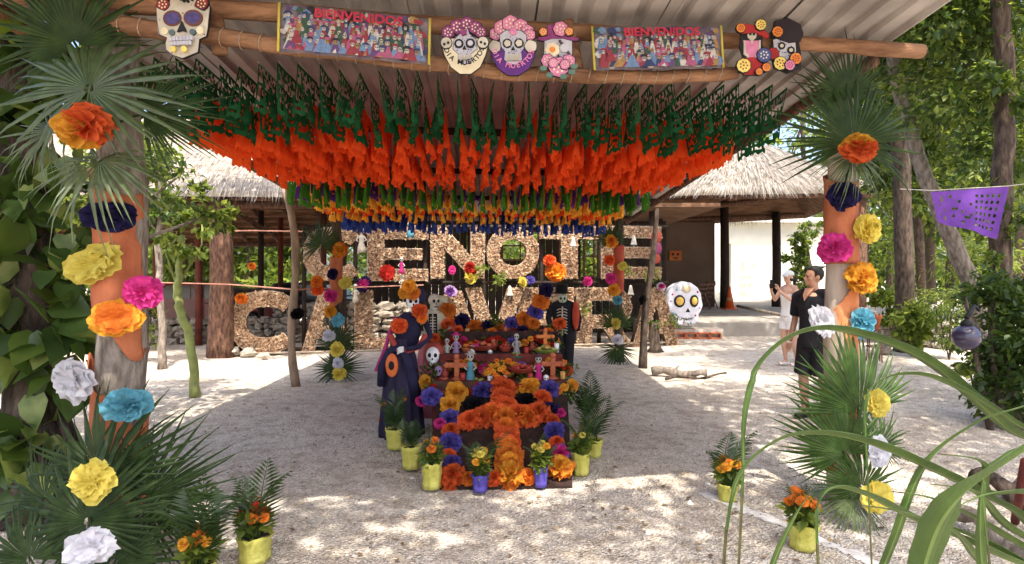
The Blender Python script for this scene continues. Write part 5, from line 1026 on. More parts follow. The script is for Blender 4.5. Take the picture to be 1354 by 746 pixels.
potplant(962, 661, .12, .07, M_ypot, 'pot of golden marigolds standing right of the altar on the sand', nf=6, fl=.5, group='potted plants along the yard', bunch=14, bc=('gold', 'gold', 'orange'))
potplant(1062, 724, .15, .085, M_ypot, 'yellow-wrapped pot of orange marigolds before the right post', nf=4, fl=.4, group='potted plants along the yard', bunch=11, bc=('orange', 'orange', 'gold'))
# ================================================================== COSTUMED SKELETON FIGURES
def skull(b, c, s, mi=0, me=1, yaw=0):
    """cranium, cheeks, jaw into slot mi; sockets, nose, teeth into slot me; faces -y"""
    t = MB(); t.ball((0, 0, .10), (.075, .088, .085), 14, 10, mi); t.ball((0, -.035, .04), (.058, .05, .05), 12, 8, mi); t.ball((0, -.04, -.01), (.042, .042, .035), 10, 7, mi)
    for q in (-1, 1):
        t.ball((q * .045, -.05, .055), (.022, .02, .02), 8, 6, mi); t.ball((q * .029, -.077, .088), (.021, .014, .022), 10, 7, me)
    t.ball((0, -.087, .05), (.009, .008, .014), 6, 5, me); t.box((0, -.081, .012), (.05, .006, .005), None, me)
    for k in range(6): t.box((-.022 + k * .0088, -.082, .012), (.002, .005, .024), None, me)
    M = Matrix.Translation(c) @ Matrix.Rotation(yaw, 4, 'Z') @ Matrix.Scale(s, 4); t.xform(M); b.v, b.f, b.m, o = b.v + t.v, b.f + [tuple(i + len(b.v) for i in f) for f in t.f], b.m + t.m, 0
M_purple = mat('purple_gown', (.036, .026, .06), (.016, .012, .03), 6, .85, .4, 18, stretch=(1, 1, .3)); M_shawl = mat('navy_bodice', (.02, .018, .05), (.012, .01, .03), 8, .9, .3, 40); M_mag = mat('magenta_ribbon', (.5, .04, .2), (.3, .02, .12), 6, .8, .2, 30)
cb = G(531, 573); CT = empty('costumed_skeleton', cb, 'skeleton lady in a dark purple gown and orange flower crown beside the altar', 'figure', scale=.94)
b = MB(); b.lathe([(.235, -.02), (.24, .05), (.215, .3), (.185, .6), (.15, .85), (.115, .98), (.125, 1.05)], 60, c=(0, 0, 0), fold=.085, nf=11); b.obj('gown', M_purple, CT, True)
b = MB(); b.lathe([(.11, .95), (.125, 1.05), (.15, 1.13), (.13, 1.22), (.105, 1.29), (.045, 1.34)], 24, c=(.07, 0, 0), sy=.75, fold=.03, nf=8); b.obj('bodice', M_shawl, CT, True)
b = MB(); b.tube([(.12, 0, 1.3), (.12, 0, 1.38)], .025, 8); skull(b, Vector((.125, -.01, 1.38)), .95, 0, 1, .25); b.obj('skull', [M_white, M_eye], CT, True)
b = MB(); b.tube([(-.06, 0, 1.28), (-.13, -.03, 1.1), (-.17, -.06, .93)], [.026, .022, .022], 10); b.tube([(-.17, -.06, .93), (-.22, -.09, .8), (-.25, -.1, .7)], [.024, .026, .03], 10); b.obj('sleeve', M_mag, CT, True)
b = MB(); b.tube([(.25, 0, 1.26), (.33, -.06, 1.08), (.22, -.18, .98), (.08, -.2, .95)], [.036, .03, .028, .026], 10); b.obj('sleeve', M_shawl, CT, True)
b = MB()
for k in range(5): b.tube([(.06, -.2, .95 + .012 * k - .02), (.02, -.215, .94 + .014 * k - .02), (-.01, -.2, .92 + .014 * k - .02)], .007, 5)
b.obj('hand', M_white, CT, True)
b = MB(); b.tube([(-.1, -.13, 1.1), (-.02, -.17, .95), (.1, -.17, .93), (.22, -.14, .98), (.28, -.1, 1.1)], [.03] * 5, 8); b.obj('sash', mat('red_sash', (.4, .06, .05), (.3, .04, .03), 6, .85, .2, 30), CT, True)
for (x, z, r_, c) in ((.1, 1.62, .085, 'gold'), (.15, 1.55, .075, 'orange'), (.05, 1.55, .07, 'gold'), (.0, 1.20, .09, 'red orange'), (.22, 1.36, .085, 'red orange'), (.25, 1.28, .06, 'orange')):
    link('flower_ornament', pom(c, 'dome'), CT, (x, -.1 if z > 1.5 else -.13, z), facing((0, -1, .2)), r_)
b = MB(); b.ball((.19, .05, 1.52), (.08, .06, .09), 10, 8); b.obj('veil', M_shawl, CT, True)
for (x, z) in ((-.16, .35), (-.05, .22), (-.2, .18), (.05, .42)):
    link('gown_flower', pom('orange', 'open'), CT, (x, -math.sqrt(max(.001, (.228 - .06 * z) ** 2 - x * x)) - .012, z), facing((0, -1, .1)), (.04, .025, .03))
b = MB(); b.ball((-.07, -.19, .78), (.07, .03, .13), 14, 10); b.ball((-.07, -.215, .78), (.032, .02, .05), 10, 8, 1); b.obj('mask', [mat('mask_orange', (.7, .17, .04), (.55, .1, .03), 9, .7), M_eye], CT, True)
b = MB(); b.tube([(-.2, -.1, .55), (-.19, -.14, .75), (-.1, -.17, .93), (0, -.17, .98)], [.05, .045, .04, .03], 12); b.tube([(.16, -.1, .4), (.15, -.15, .62), (.1, -.17, .82), (.03, -.17, .96)], [.07, .06, .05, .03], 12); b.obj('cape_drape', M_shawl, CT, True)
# skeleton bride behind her
p = G(574, 545); BR_ = empty('costumed_skeleton', p, 'pale skeleton bride with bare ribs standing behind the purple-gowned lady', 'figure')
M_ivory = mat('ivory_lace', (.52, .5, .36), (.4, .37, .25), 14, .9, .3, 60); H0 = 1.35
b = MB(); b.lathe([(.26, -.02), (.24, .3), (.2, .6), (.16, .85), (.12, .93)], 30, fold=.06, nf=8); b.obj('skirt', mat('pink_skirt', (.42, .12, .14), (.3, .08, .1), 8, .85, .3, 30), BR_, True)
b = MB(); b.lathe([(.12, .9), (.13, 1.05), (.16, 1.15), (.15, 1.2), (.05, 1.24)], 20, sy=.7); b.obj('jacket', M_ivory, BR_, True)
b = MB()
for k in range(7): z = .94 + .034 * k; b.tube([(-.055, -.1, z - .012), (-.02, -.122, z + .004), (0, -.124, z), (.02, -.122, z + .004), (.055, -.1, z - .012)], .006, 5, 1)
b.box((0, -.112, 1.05), (.1, .012, .28), None, 0); b.tube([(0, -.125, .9), (0, -.125, 1.2)], .008, 5, 1); b.obj('ribs', [M_eye, M_bone], BR_, True)
b = MB(); skull(b, Vector((0, -.01, 1.26)), .9, 0, 1, .5); b.obj('skull', [M_bone, M_eye], BR_, True)
b = MB(); b.lathe([(.08, 1.4), (.1, 1.36), (.11, 1.25), (.13, 1.0), (.17, .7)], 18, c=(.05, .07, 0), sy=.5); b.obj('veil', M_ivory, BR_, True)
for s in (-1, 1): b = MB(); b.tube([(s * .14, 0, 1.16), (s * .2, -.05, 1.0), (s * .1, -.14, .95)], [.03, .026, .022], 8); b.obj('sleeve', M_ivory, BR_, True)
# black-suited skeleton behind the altar's right end
p = G(745, 497); BK = empty('costumed_skeleton', p, 'tall black-suited skeleton with white ribs behind the right end of the altar', 'figure')
b = MB(); b.tube([(-.1, 0, .8), (-.06, 0, .4), (-.02, 0, .03)], [.10, .085, .08], 12); b.tube([(.1, 0, .8), (.09, 0, .4), (.07, 0, .03)], [.10, .085, .08], 12); b.ball((0, 0, .82), (.19, .12, .14), 12, 8); b.obj('trousers', M_blackc, BK, True)
for x in (-.02, .07): b = MB(); b.ball((x, -.06, .04), (.055, .12, .045), 10, 7); b.obj('shoe', M_black, BK, True)
b = MB(); b.lathe([(.17, .78), (.18, .95), (.2, 1.12), (.19, 1.2), (.06, 1.26)], 20, sy=.65); b.obj('coat', M_blackc, BK, True)
b = MB(); b.tube([(-.2, 0, 1.16), (-.25, -.04, .95), (-.2, -.1, .78)], [.06, .05, .045], 10); b.obj('sleeve', M_blackc, BK, True); b = MB(); b.tube([(.19, 0, 1.16), (.25, -.03, .95), (.22, -.08, .75)], [.06, .05, .045], 10); b.obj('sleeve', M_blackc, BK, True)
b = MB()
for k in range(9): z = .72 + .048 * k; b.tube([(-.115, -.122, z - .015), (-.07, -.14, z + .006), (-.03, -.142, z), (.01, -.14, z + .006), (.05, -.13, z - .015)], .009, 5)
b.tube([(-.03, -.145, .68), (-.03, -.145, 1.15)], .013, 6); b.obj('ribs', M_bone, BK, True)
b = MB(); skull(b, Vector((-.02, -.03, 1.19)), 1.0, 0, 1, 0); b.obj('skull', [mat('skull_green', (.5, .55, .4), (.38, .43, .3)), M_eye], BK, True)
b = MB(); b.lathe([(.18, 1.355), (.18, 1.37), (.105, 1.38), (.1, 1.5), (.001, 1.505)], 20, c=(-.03, 0, 0)); b.obj('hat', M_black, BK, True)
b = MB(); b.ball((.19, -.12, 1.0), (.06, .04, .24), 12, 10); b.obj('scarf', mat('red_scarf', (.5, .07, .03), (.38, .04, .02), 8, .8, .2, 30), BK, True)
# little hanging skeleton dolls and bells on the letters
for k, (px, py, h, c, l) in enumerate([(543, 302, .5, paper('light blue'), 'long pale skeleton doll hanging on the upper E'), (531, 350, .36, M_pinkp, 'pink-skirted skeleton doll on the lower arm of the upper E'), (532, 372, .34, M_dollw, 'white skeleton doll hanging below the upper E'), (478, 322, .55, M_bone, 'long pale skeleton doll hanging on the upper C'), (470, 388, .4, M_bone, 'pale skeleton doll beside the top of the lower L')]):
    rt = figurine(px, py + 0, LY(px) - .22, h, c, l); rt.location = P(px, py + 12, LY(px) - .22); rt.name = 'skeleton_doll'; rt['group'] = 'skeleton dolls hung on the letters'; rt['category'] = 'doll'
for px, py, l in [(758, 320, 'white paper bell hanging on the upper T'), (674, 385, 'white paper bell on the right arm of the V'), (834, 384, 'white paper bell between the R and the last A'), (838, 318, 'small white paper bell on the last upper E')]:
    p = P(px, py, LY(px) - .2); rt = empty('paper_bell', p, l, 'bell', 'white paper bells on the letters'); b = MB(); b.lathe([(.001, .13), (.03, .11), (.045, .04), (.07, -.08), (.085, -.11), (.08, -.11), (.04, .03), (.001, .08)], 16); b.obj('bell', M_dollw, rt, True); b = MB(); b.ball((0, 0, -.15), .025, 8, 6); b.obj('clapper', M_bone, rt, True)
# red papier-mache ornaments on right E
rt = empty('paper_ornament', P(868, 330, LY(868) - .2), 'red and white hanging ornament at the end of the last upper E', 'ornament'); b = MB(); b.ball((0, 0, .3), (.13, .06, .16), 12, 8); b.ball((.02, 0, .02), (.11, .06, .15), 12, 8, 1); b.ball((.0, 0, -.22), (.1, .05, .12), 12, 8); b.obj('beads', [mat('orn_red', (.42, .08, .05), (.3, .05, .03)), mat('orn_purple', (.3, .06, .14), (.2, .04, .1))], rt, True)
# marigold clusters in letters: small ivy clumps
for k, (px, py, l) in enumerate([(662, 372, 'pale leafy spray under the upper O'), (634, 358, 'leafy spray at the foot of the N'), (864, 362, 'yellow-green leaves at the lower corner of the last upper E'), (893, 425, 'green sprig at the foot of the last lower A'), (826, 360, 'yellow leaf spray on the last upper E'), (771, 412, 'green moss tuft on the lower R')]):
    rt = empty('leaf_spray', P(px, py, LY(px) - .25), l, 'leaves', 'leaf sprays on the letters'); link('leaves', leafcloud('leaves', [((0, 0, 0), (.24, .1, .16))], 110, .08, [M_leafC, M_leafB], 'leaf', 0, 150 + k, sub=6), rt)
# ================================================================== BIG WHITE SKULL
p = P(905, 431, 16.05); SKL = empty('giant_skull', p, 'big white painted skull with golden eyes standing on blocks beside the letters', 'skull', rot=(0, 0, R(12)))
sk = 16.05 / F
out = [(-27, 27), (-28, 40), (-24, 50), (-16, 56), (-4, 59), (8, 57), (17, 51), (22, 43), (23.5, 33), (25, 27), (22, 20), (19, 15), (17.5, 6), (14, 1.5), (2, 0), (-10, 1), (-15, 4), (-17, 14), (-25, 19)]
b = MB(); b.prism([(x * sk, z * sk) for x, z in out], -.11, .11); o = b.obj('skull_board', mat('skull_white', (.75, .74, .77), (.66, .64, .69), 9, .6, .1, 50), SKL); md = o.modifiers.new('bv', 'BEVEL'); md.width = .07; md.segments = 4; md.limit_method = 'ANGLE'
M_goldeye = mat('gold_eye', (.75, .5, .12), (.6, .36, .07), 20)
def skd(x, z, r_, y, m, nm, sz=1.0): b = MB(); b.ball((x * sk, y, z * sk), (r_ * sk, .03, r_ * sk * sz), 20, 10); b.obj(nm, m, SKL, True)
skd(-10, 33, 8.2, -.115, M_black, 'eye_socket'); skd(11, 33, 6.5, -.115, M_black, 'eye_socket', 1.25); skd(-10, 33, 5.6, -.135, M_goldeye, 'eye'); skd(11, 33, 4.2, -.135, M_goldeye, 'eye', 1.25); skd(0, 49, 6.3, -.115, mat('pale_gold', (.72, .6, .36), (.6, .45, .3), 30), 'forehead_flower', .8)
b = MB(); b.prism([(-1 * sk, 18.5 * sk), (2 * sk, 24 * sk), (5 * sk, 18.5 * sk)], -.122, -.10); b.obj('nose', M_black, SKL)
b = MB(); b.tube([((-8 + k * 2) * sk, -.118, (11 - 1.5 * math.sin(k / 9 * 3.14)) * sk) for k in range(10)], .008, 5); [b.tube([((-7 + k * 2.4) * sk, -.118, 11.5 * sk), ((-7 + k * 2.4) * sk, -.118, 8 * sk)], .006, 4) for k in range(7)]; b.obj('mouth', M_black, SKL)
for k, (x, z) in enumerate([(-20, 42), (-22, 33), (-14, 48), (16, 45), (19, 24), (-19, 17), (13, 14), (-4, 4), (6, 4)]):
    b = MB(); b.ball((x * sk, -.112, z * sk), (.03, .012, .03), 8, 6); b.obj('painted_dot', paper(['pink', 'lilac', 'light blue'][k % 3]), SKL, True)
# ================================================================== BANNERS AND CUT-OUTS ON THE FRONT LOGS
def plate(pts, nrm=None): pass
def textmesh(s, size, ext=.001):
    cu = bpy.data.curves.new('lettering', 'FONT'); cu.body = s; cu.size = size; cu.extrude = ext; cu.align_x = 'CENTER'; cu.offset = size * .025
    ob = bpy.data.objects.new('lettering', cu); me = bpy.data.meshes.new_from_object(ob); bpy.data.objects.remove(ob); return me
PRINT = [mat('print_' + n, c, tuple(v * .7 for v in c), 60, .6) for n, c in (('bone', (.42, .37, .3)), ('navy', (.03, .04, .1)), ('crimson', (.24, .03, .04)), ('sky', (.13, .2, .32)), ('ochre', (.32, .18, .06)), ('rose', (.34, .08, .15)), ('forest', (.035, .075, .04)), ('ink', (.02, .017, .02)), ('violet', (.11, .05, .13)), ('cream', (.5, .46, .4)))]
def banner(x0, yt0, x1, yt1, hpx0, hpx1, Y0, Y1, label, seed):
    a, c = P(x0, yt0 + hpx0, Y0), P(x1, yt1 + hpx1, Y1); ta, tc_ = P(x0, yt0, Y0), P(x1, yt1, Y1)
    root = empty('welcome_banner', a, label, 'banner'); W = (c - a).length; ux = (c - a).normalized(); H = ((ta - a).length + (tc_ - c).length) / 2; uz = ((ta - a) / 1).normalized(); ny = ux.cross(uz)
    root.rotation_euler = Matrix((ux, uz.cross(ux).normalized(), ux.cross(uz.cross(ux)).normalized())).transposed().to_euler()
    rs = random.Random(seed); b = MB(); nx_ = 24; vs = []
    for i in range(nx_ + 1):
        for j in range(7): x = W * i / nx_; z = H * j / 6; vs.append((x, .01 * math.sin(i * 1.1) * math.sin(j * .8 + 1), z))
    b.add(vs, [(i * 7 + j, i * 7 + 7 + j, i * 7 + 8 + j, i * 7 + j + 1) for i in range(nx_) for j in range(6)]); o = b.obj('sheet', mat('banner_ground', (.2, .15, .16), (.1, .08, .11), 14, .55), root, True); o.modifiers.new('s', 'SOLIDIFY').thickness = .003
    b = MB()                                   # printed crowd
    for k in range(130):                       # ground of small colour patches
        x, z, q = rs.uniform(.03, .97) * W, rs.uniform(.06, .95) * H, rs.uniform(.01, .03); a = rs.random() * 3; m = rs.choice([1, 2, 3, 4, 6, 7, 7, 8, 9, 0]); y = -.0125 - .00002 * k
        b.add([(min(W, max(0, x + q * math.cos(a + t * 1.2566) * (1 + .5 * (t % 2)))), y, min(H - .003, max(.003, z + q * math.sin(a + t * 1.2566)))) for t in range(5)], [(0, 1, 2, 3, 4)], m)
    for row, (zc, s) in enumerate(((.70, .042), (.58, .045), (.46, .05), (.33, .055), (.19, .06))):
        n = int(W / (s * .78))
        for k in range(n):
            x = (k + .5 + rs.uniform(-.3, .3)) * W / n; z = (zc + rs.uniform(-.04, .04)) * H; y = -.017 - .0028 * row - .00008 * (k % 20); q = s * rs.uniform(.8, 1.2); m = rs.choice([1, 2, 3, 4, 5, 6, 8, 9, 2, 3])
            if x < q or x > W - q: continue
            lo = max(.01, z - q * 1.5); hw = q * rs.uniform(.35, .8); b.add([(x - hw, y, lo), (x + hw, y, lo), (x + q * .22, y, z), (x - q * .22, y, z)], [(0, 1, 2, 3)], m)
            if rs.random() < .5: b.add([(x - hw * .7, y - .0003, lo), (x + hw * .2, y - .0003, lo), (x, y - .0003, z - q * .4)], [(0, 1, 2)], rs.choice([9, 5, 4, 3]))
            b.add([(x + q * .2 * math.cos(t * .785), y - .0004, z + q * .2 + q * .25 * math.sin(t * .785)) for t in range(8)], [tuple(range(8))], rs.choice([0, 0, 9, 4]))
            for e in (-1, 1): b.add([(x + e * q * .08 + q * .06 * math.cos(t * 1.05), y - .0008, z + q * .23 + q * .07 * math.sin(t * 1.05)) for t in range(6)], [tuple(range(6))], 7)
            if rs.random() < .4: b.add([(x - q * .38, y - .0009, z + q * .36), (x + q * .38, y - .0009, z + q * .36), (x + q * .2, y - .0009, z + q * .62), (x - q * .2, y - .0009, z + q * .62)], [(0, 1, 2, 3)], rs.choice([2, 1, 7, 5]))
    for (fx, fz, fw, m) in ((.12, .3, .13, 2), (.28, .1, .2, 3), (.55, .22, .09, 3), (.72, .16, .11, 5), (.88, .1, .14, 2), (.96, .1, .06, 3), (.4, .4, .07, 6), (.67, .3, .05, 4)):
        x, z, q = fx * W, fz * H, fw * H; b.add([(x - q * .9, -.0295, max(.006, z - q)), (x + q * .9, -.0295, max(.006, z - q)), (x + q * .2, -.0295, z + q), (x - q * .2, -.0295, z + q)], [(0, 1, 2, 3)], m)
    o = b.obj('print', PRINT, root)
    me = textmesh('BIENVENIDOS', H * .26); me.materials.append(mat('banner_red', (.46, .03, .05), (.36, .02, .04))); o = link('lettering', me, root, (W * .52, -.034, H * .74)); o.rotation_euler = (R(90), 0, 0); xs_ = [v.co.x for v in me.vertices]; o.scale = (W * .58 / (max(xs_) - min(xs_)), 1, 1)
    b = MB(); b.tube([(0, -.006, 0), (0, -.006, H)], .008, 6); b.obj('border', paper('yellow'), root, True); b = MB(); b.tube([(W, -.006, 0), (W, -.006, H)], .008, 6); b.obj('border', paper('yellow'), root, True)
banner(368, 5, 567, 24, 63, 62, 3.55, 3.72, 'long printed welcome banner of skeletons at the left of the log', 1)
banner(786, 36, 956, 34, 57, 56, 3.84, 3.95, 'printed welcome banner of skeletons at the right of the log', 2)
def cutout(name, label, px, py, Y, spx):
    """flat board: helper returning a drawing function in pixel units centred at px,py (z up)"""
    root = empty(name, P(px, py, Y), label, 'cut-out', 'painted skull cut-outs on the front log'); s = Y / F; lay = [0]
    def draw(part, poly, m, th=.012):
        if part in ('rim', 'face', 'skull_board', 'flower', 'rose', 'rosette', 'hat', 'skirt', 'hand', 'small_skull', 'hat_brim', 'fan'):
            cx_ = sum(p[0] for p in poly) / len(poly); cz_ = sum(p[1] for p in poly) / len(poly); rr_ = max(math.hypot(p[0] - cx_, p[1] - cz_) for p in poly); f_ = 1 + 1.1 / rr_
            lay[0] += 1; b = MB(); y1 = -.0012 * lay[0]; b.prism([((cx_ + (x - cx_) * f_) * s, (cz_ + (z - cz_) * f_) * s) for x, z in poly], y1 - th, y1 + .004); b.obj('outline', M_black, root)
            if part in ('flower', 'rose', 'rosette', 'fan'):
                lay[0] += 1; b = MB(); y1 = -.0012 * lay[0] - .002; [b.prism([(x * s, z * s) for x, z in circ(cx_ + rr_ * q_ * math.cos(a_), cz_ + rr_ * q_ * math.sin(a_), rr_ * .13, 6)], y1 - th - .001, y1) for q_, a_ in [(0, 0)] + [(.5, k_ * .9) for k_ in range(7)]]; b.obj('petal_mark', M_cream if part != 'rosette' else M_maroon, root)['kind'] = 'stuff'
            if part in ('face', 'rim', 'skull_board'):
                lay[0] += 1; b = MB(); rs_ = random.Random(int(px) + len(poly)); y1 = -.0012 * lay[0] - .0022
                for k_ in range(26):
                    a_ = k_ * 2.4; q_ = .25 + .55 * rs_.random(); b.prism([(x * s, z * s) for x, z in circ(cx_ + rr_ * q_ * math.cos(a_) * .8, cz_ + rr_ * q_ * math.sin(a_) * .8, rs_.uniform(.5, 1.1), 6)], y1 - th, y1)
                if part != 'rim': b.obj('painted_dots', M_iris, root)['kind'] = 'stuff'
        lay[0] += 1; b = MB(); y1 = -.0012 * lay[0]; b.prism([(x * s, z * s) for x, z in poly], y1 - th, y1 + .004); return b.obj(part, m, root)
    return root, draw
def circ(x, z, r_, n=14, sz=1.0, rag=0.0): return [(x + r_ * (1 + (rag if k % 2 else 0)) * math.cos(6.2832 * k / n), z + r_ * sz * (1 + (rag if k % 2 else 0)) * math.sin(6.2832 * k / n)) for k in range(n)]
Mb, Mi = M_bone, M_black
M_vio = mat('cut_violet', (.13, .035, .20), (.09, .025, .15), 12); M_plum = mat('cut_plum', (.26, .05, .16), (.18, .035, .12), 20); M_maroon = mat('cut_maroon', (.26, .03, .03), (.17, .02, .02), 12); M_cream = mat('cut_cream', (.70, .62, .42), (.6, .5, .32), 12); M_iris = mat('cut_iris', (.09, .07, .2), (.05, .04, .12), 40)
M_gry = mat('cut_grey', (.5, .48, .5), (.4, .38, .42), 15); M_prose = mat('cut_rose', (.62, .22, .34), (.5, .15, .27), 25); M_yl = mat('cut_yellow', (.75, .6, .16), (.6, .45, .1), 40); M_orr = mat('cut_orange', (.72, .25, .05), (.55, .16, .03), 40); M_rr = mat('cut_red', (.42, .03, .03), (.3, .02, .02), 25); M_bl = mat('cut_blue', (.07, .09, .24), (.05, .06, .16), 25)
# big skull at the left
_, D = cutout('skull_cutout', 'large sugar-skull cut-out with violet eyes at the left end of the log', 243, 37, 3.5, 1)
D('skull_board', [(-33, 8), (-34, 26), (-26, 42), (0, 48), (26, 42), (36, 26), (34, 10), (33, -2), (31, -12), (22, -16), (21, -26), (20, -33), (10, -37), (0, -41), (-12, -37), (-21, -30), (-22, -22), (-20, -14), (-30, -10)], Mb)
for s in (-1, 1): D('eye_ring', circ(s * 14 + 1, 11, 12.5, 18, .86), mat('cut_brown', (.16, .06, .04), (.1, .04, .03))); D('eye', circ(s * 14 + 1, 11, 9.8, 18, .8), M_iris); D('rose', circ(s * 26 + 1, 29, 8, 9, .8, .2), M_maroon); D('cheek', circ(s * 24 + 1, -6, 5, 12), M_cream); D('scroll', circ(s * 14 + 1, -8, 4, 10), mat('cut_teal', (.1, .14, .14), (.06, .1, .1)))
D('nose', [(-5, -8), (1, 6), (7, -8), (1, -6)], Mi)
for k in range(7): D('tooth', [(-15.5 + k * 4.8, -20), (-11.5 + k * 4.8, -20), (-11.5 + k * 4.8, -14.5), (-15.5 + k * 4.8, -14.5)], M_gry); D('tooth', [(-13 + k * 4.2, -26), (-9.6 + k * 4.2, -26), (-9.6 + k * 4.2, -21), (-13 + k * 4.2, -21)], M_gry)
for x in (-8, 6): D('chin_curl', circ(x, -32, 4, 10), M_yl)
for k in range(7): D('scroll', circ(-15 + k * 5.3, 33 + 3 * math.sin(k), 2, 8), Mi)
def rim_text(D, root_txt, root, s, cx, cz, rad, a0, a1, m, size):
    n = len(root_txt)
    for k, ch in enumerate(root_txt):
        if ch == ' ': continue
        a = R(a0 + (a1 - a0) * k / (n - 1)); me = textmesh(ch, size * s); me.materials.append(m)
        o = link('lettering', me, root, ((cx + rad * math.cos(a)) * s, -.09, (cz + rad * math.sin(a)) * s)); o.rotation_euler = (R(90), -(a + math.pi / 2), 0)
# DIA MUERTOS skull, cream rim
rt, D = cutout('skull_cutout', 'skull cut-out with a cream lettered rim and plum flowers', 615, 68, 3.72, 1); s_ = 3.72 / F
for x, z, r_ in ((-22, 24, 8), (-10, 31, 9), (3, 34, 9), (14, 29, 8), (21, 23, 7)): D('flower', circ(x, z, r_, 12, 1, .12), M_plum)
D('rim', [(-30, 8), (-26, -8), (-18, -23), (-6, -32), (8, -32), (20, -23), (27, -8), (31, 8), (25, 14), (-24, 14)], M_cream); D('face', [(-14, 12), (-15, 0), (-8, -6), (-9, -16), (0, -20), (9, -16), (8, -6), (16, 0), (15, 12), (6, 20), (4, 26), (-4, 26), (-6, 20)], M_gry)
for s in (-1, 1): D('small_skull', circ(s * 24, 8, 7, 12, 1.05), Mb); D('eye_ring', circ(s * 7.5, 7, 6.2, 14), Mi); D('eye', circ(s * 7.5, 7, 3.6, 12), M_gry); D('small_eye', circ(s * 21.5, 8, 1.8, 8), Mi); D('small_eye', circ(s * 26.5, 6, 1.8, 8), Mi)
D('nose', [(-2.4, -1), (0, 4), (2.4, -1)], Mi); D('star', circ(-1, 21, 3.4, 10, 1, .5), M_plum)
for k in range(5): D('tooth', [(-7 + k * 3, -15), (-4.6 + k * 3, -15), (-4.6 + k * 3, -9), (-7 + k * 3, -9)], Mb)
rim_text(D, 'DIA MUERTOS', rt, s_, 0, 2, 26.5, 200, 345, Mi, 9)
# purple rim
rt, D = cutout('skull_cutout', 'skull cut-out with a purple lettered rim and crown of roses', 678, 66, 3.78, 1); s_ = 3.78 / F
for x, z, r_ in ((-22, 20, 8), (-15, 28, 9), (-3, 33, 10), (10, 29, 9), (19, 22, 8), (22, 17, 7)): D('rose', circ(x, z, r_, 12, 1, .12), M_prose)
D('rim', [(-29, 2), (-27, -12), (-19, -27), (-6, -36), (8, -36), (21, -27), (28, -12), (30, 2)], M_vio); D('face', [(-17, 16), (-16, 2), (-10, -5), (-11, -16), (-4, -22), (6, -22), (12, -16), (11, -5), (17, 2), (18, 16), (10, 22), (-9, 22)], M_gry)
for s in (-1, 1): D('hand', circ(s * 23.5, 1, 7.5, 10, 1, .12), Mb); D('eye_ring', circ(s * 7.6 + .5, 5, 6.3, 14), Mi); D('eye', circ(s * 7.6 + .5, 5, 4, 10, 1, .2), Mb)
D('nose', [(-2, -4), (.5, 1), (3, -4)], Mi); D('gem', circ(.5, 20, 4, 10, 1, .3), M_prose)
for k in range(6): D('tooth', [(-8 + k * 3, -18), (-5.6 + k * 3, -18), (-5.6 + k * 3, -10), (-8 + k * 3, -10)], Mb)
rim_text(D, 'DIA MUERTOS', rt, s_, .5, -3, 27.5, 195, 345, M_prose, 9)
# hat and rose beard skull
_, D = cutout('skull_cutout', 'skull cut-out wearing a plum hat and a beard of pink roses', 738, 70, 3.82, 1)
D('hat_brim', [(-27, 16), (-16, 14), (10, 15), (26, 15), (27, 18), (12, 21), (8, 34), (-14, 36), (-18, 21), (-27, 19)], M_plum); D('face', [(-18, 14), (-19, -4), (-10, -14), (8, -14), (18, -4), (18, 14), (6, 17), (-8, 17)], M_gry)
D('rose', circ(3, 30, 9, 14, 1, .12), M_prose); D('rose', circ(-20, 26, 5, 10, 1, .15), M_orr); D('rose', circ(14, 26, 5, 10, 1, .15), M_orr); D('eye_flower', circ(-8, 2, 9, 14, 1, .14), M_cream); D('eye', circ(-8, 2, 4, 10), M_orr)
D('eye_patch', [(0, 14), (2, 15), (22, -12), (20, -14)], mat('cut_dk', (.1, .06, .05), (.06, .04, .03))); D('eye_ring', circ(8, 4, 6, 12), M_gry); D('nose', [(-2, -9), (0, -4), (2, -9)], Mi)
for x, z, r_ in ((-14, -13, 8), (13, -14, 8), (0, -22, 12), (-7, -17, 6), (8, -19, 6)): D('rose', circ(x, z, r_, 14, 1, .12), M_prose)
for x, z in ((-20, -24), (17, -29), (-12, -33), (6, -35), (20, -22)): D('leaf', circ(x, z, 4.5, 8, .7, .2), mat('cut_leaf', (.12, .2, .15), (.07, .13, .1)))
# red-hat lady
_, D = cutout('lady_cutout', 'skeleton lady cut-out with a wide red hat and red skirt', 993, 67, 4.0, 1)
D('backing', [(-18, -30), (18, -30), (20, -10), (14, 8), (16, 24), (-14, 24), (-16, 4), (-12, -8)], Mi)
D('skirt', [(-16, -24), (-8, -10), (6, -10), (18, -24), (12, -33), (-10, -33)], M_rr); D('bodice', [(-12, 12), (-6, -10), (5, -10), (12, 12)], M_prose); D('skull', circ(0, 19, 6, 12, 1.1), Mb); D('neck', [(-1.4, 8), (1.4, 8), (1.4, 15), (-1.4, 15)], Mb)
for s in (-1, 1): D('arm', [(s * 11, 12), (s * 9, 12), (s * 8, -4), (s * 4, -8), (s * 5, -11), (s * 11, -6)], Mb); D('eye', circ(s * 2.4, 20, 1.6, 8), Mi)
D('hat', [(-20, 24), (-14, 20), (4, 22), (20, 14), (22, 19), (10, 30), (-8, 33), (-20, 31)], M_rr); D('fan', circ(15, -8, 9, 12, 1), M_bl)
for x, z, r_, m in ((-12, -22, 8.5, M_yl), (-16, 27, 5.5, M_orr), (10, 31, 6.5, M_yl), (17, -25, 5, M_orr), (7, -31, 4, M_orr)): D('rosette', circ(x, z, r_, 18, 1, .08), m)
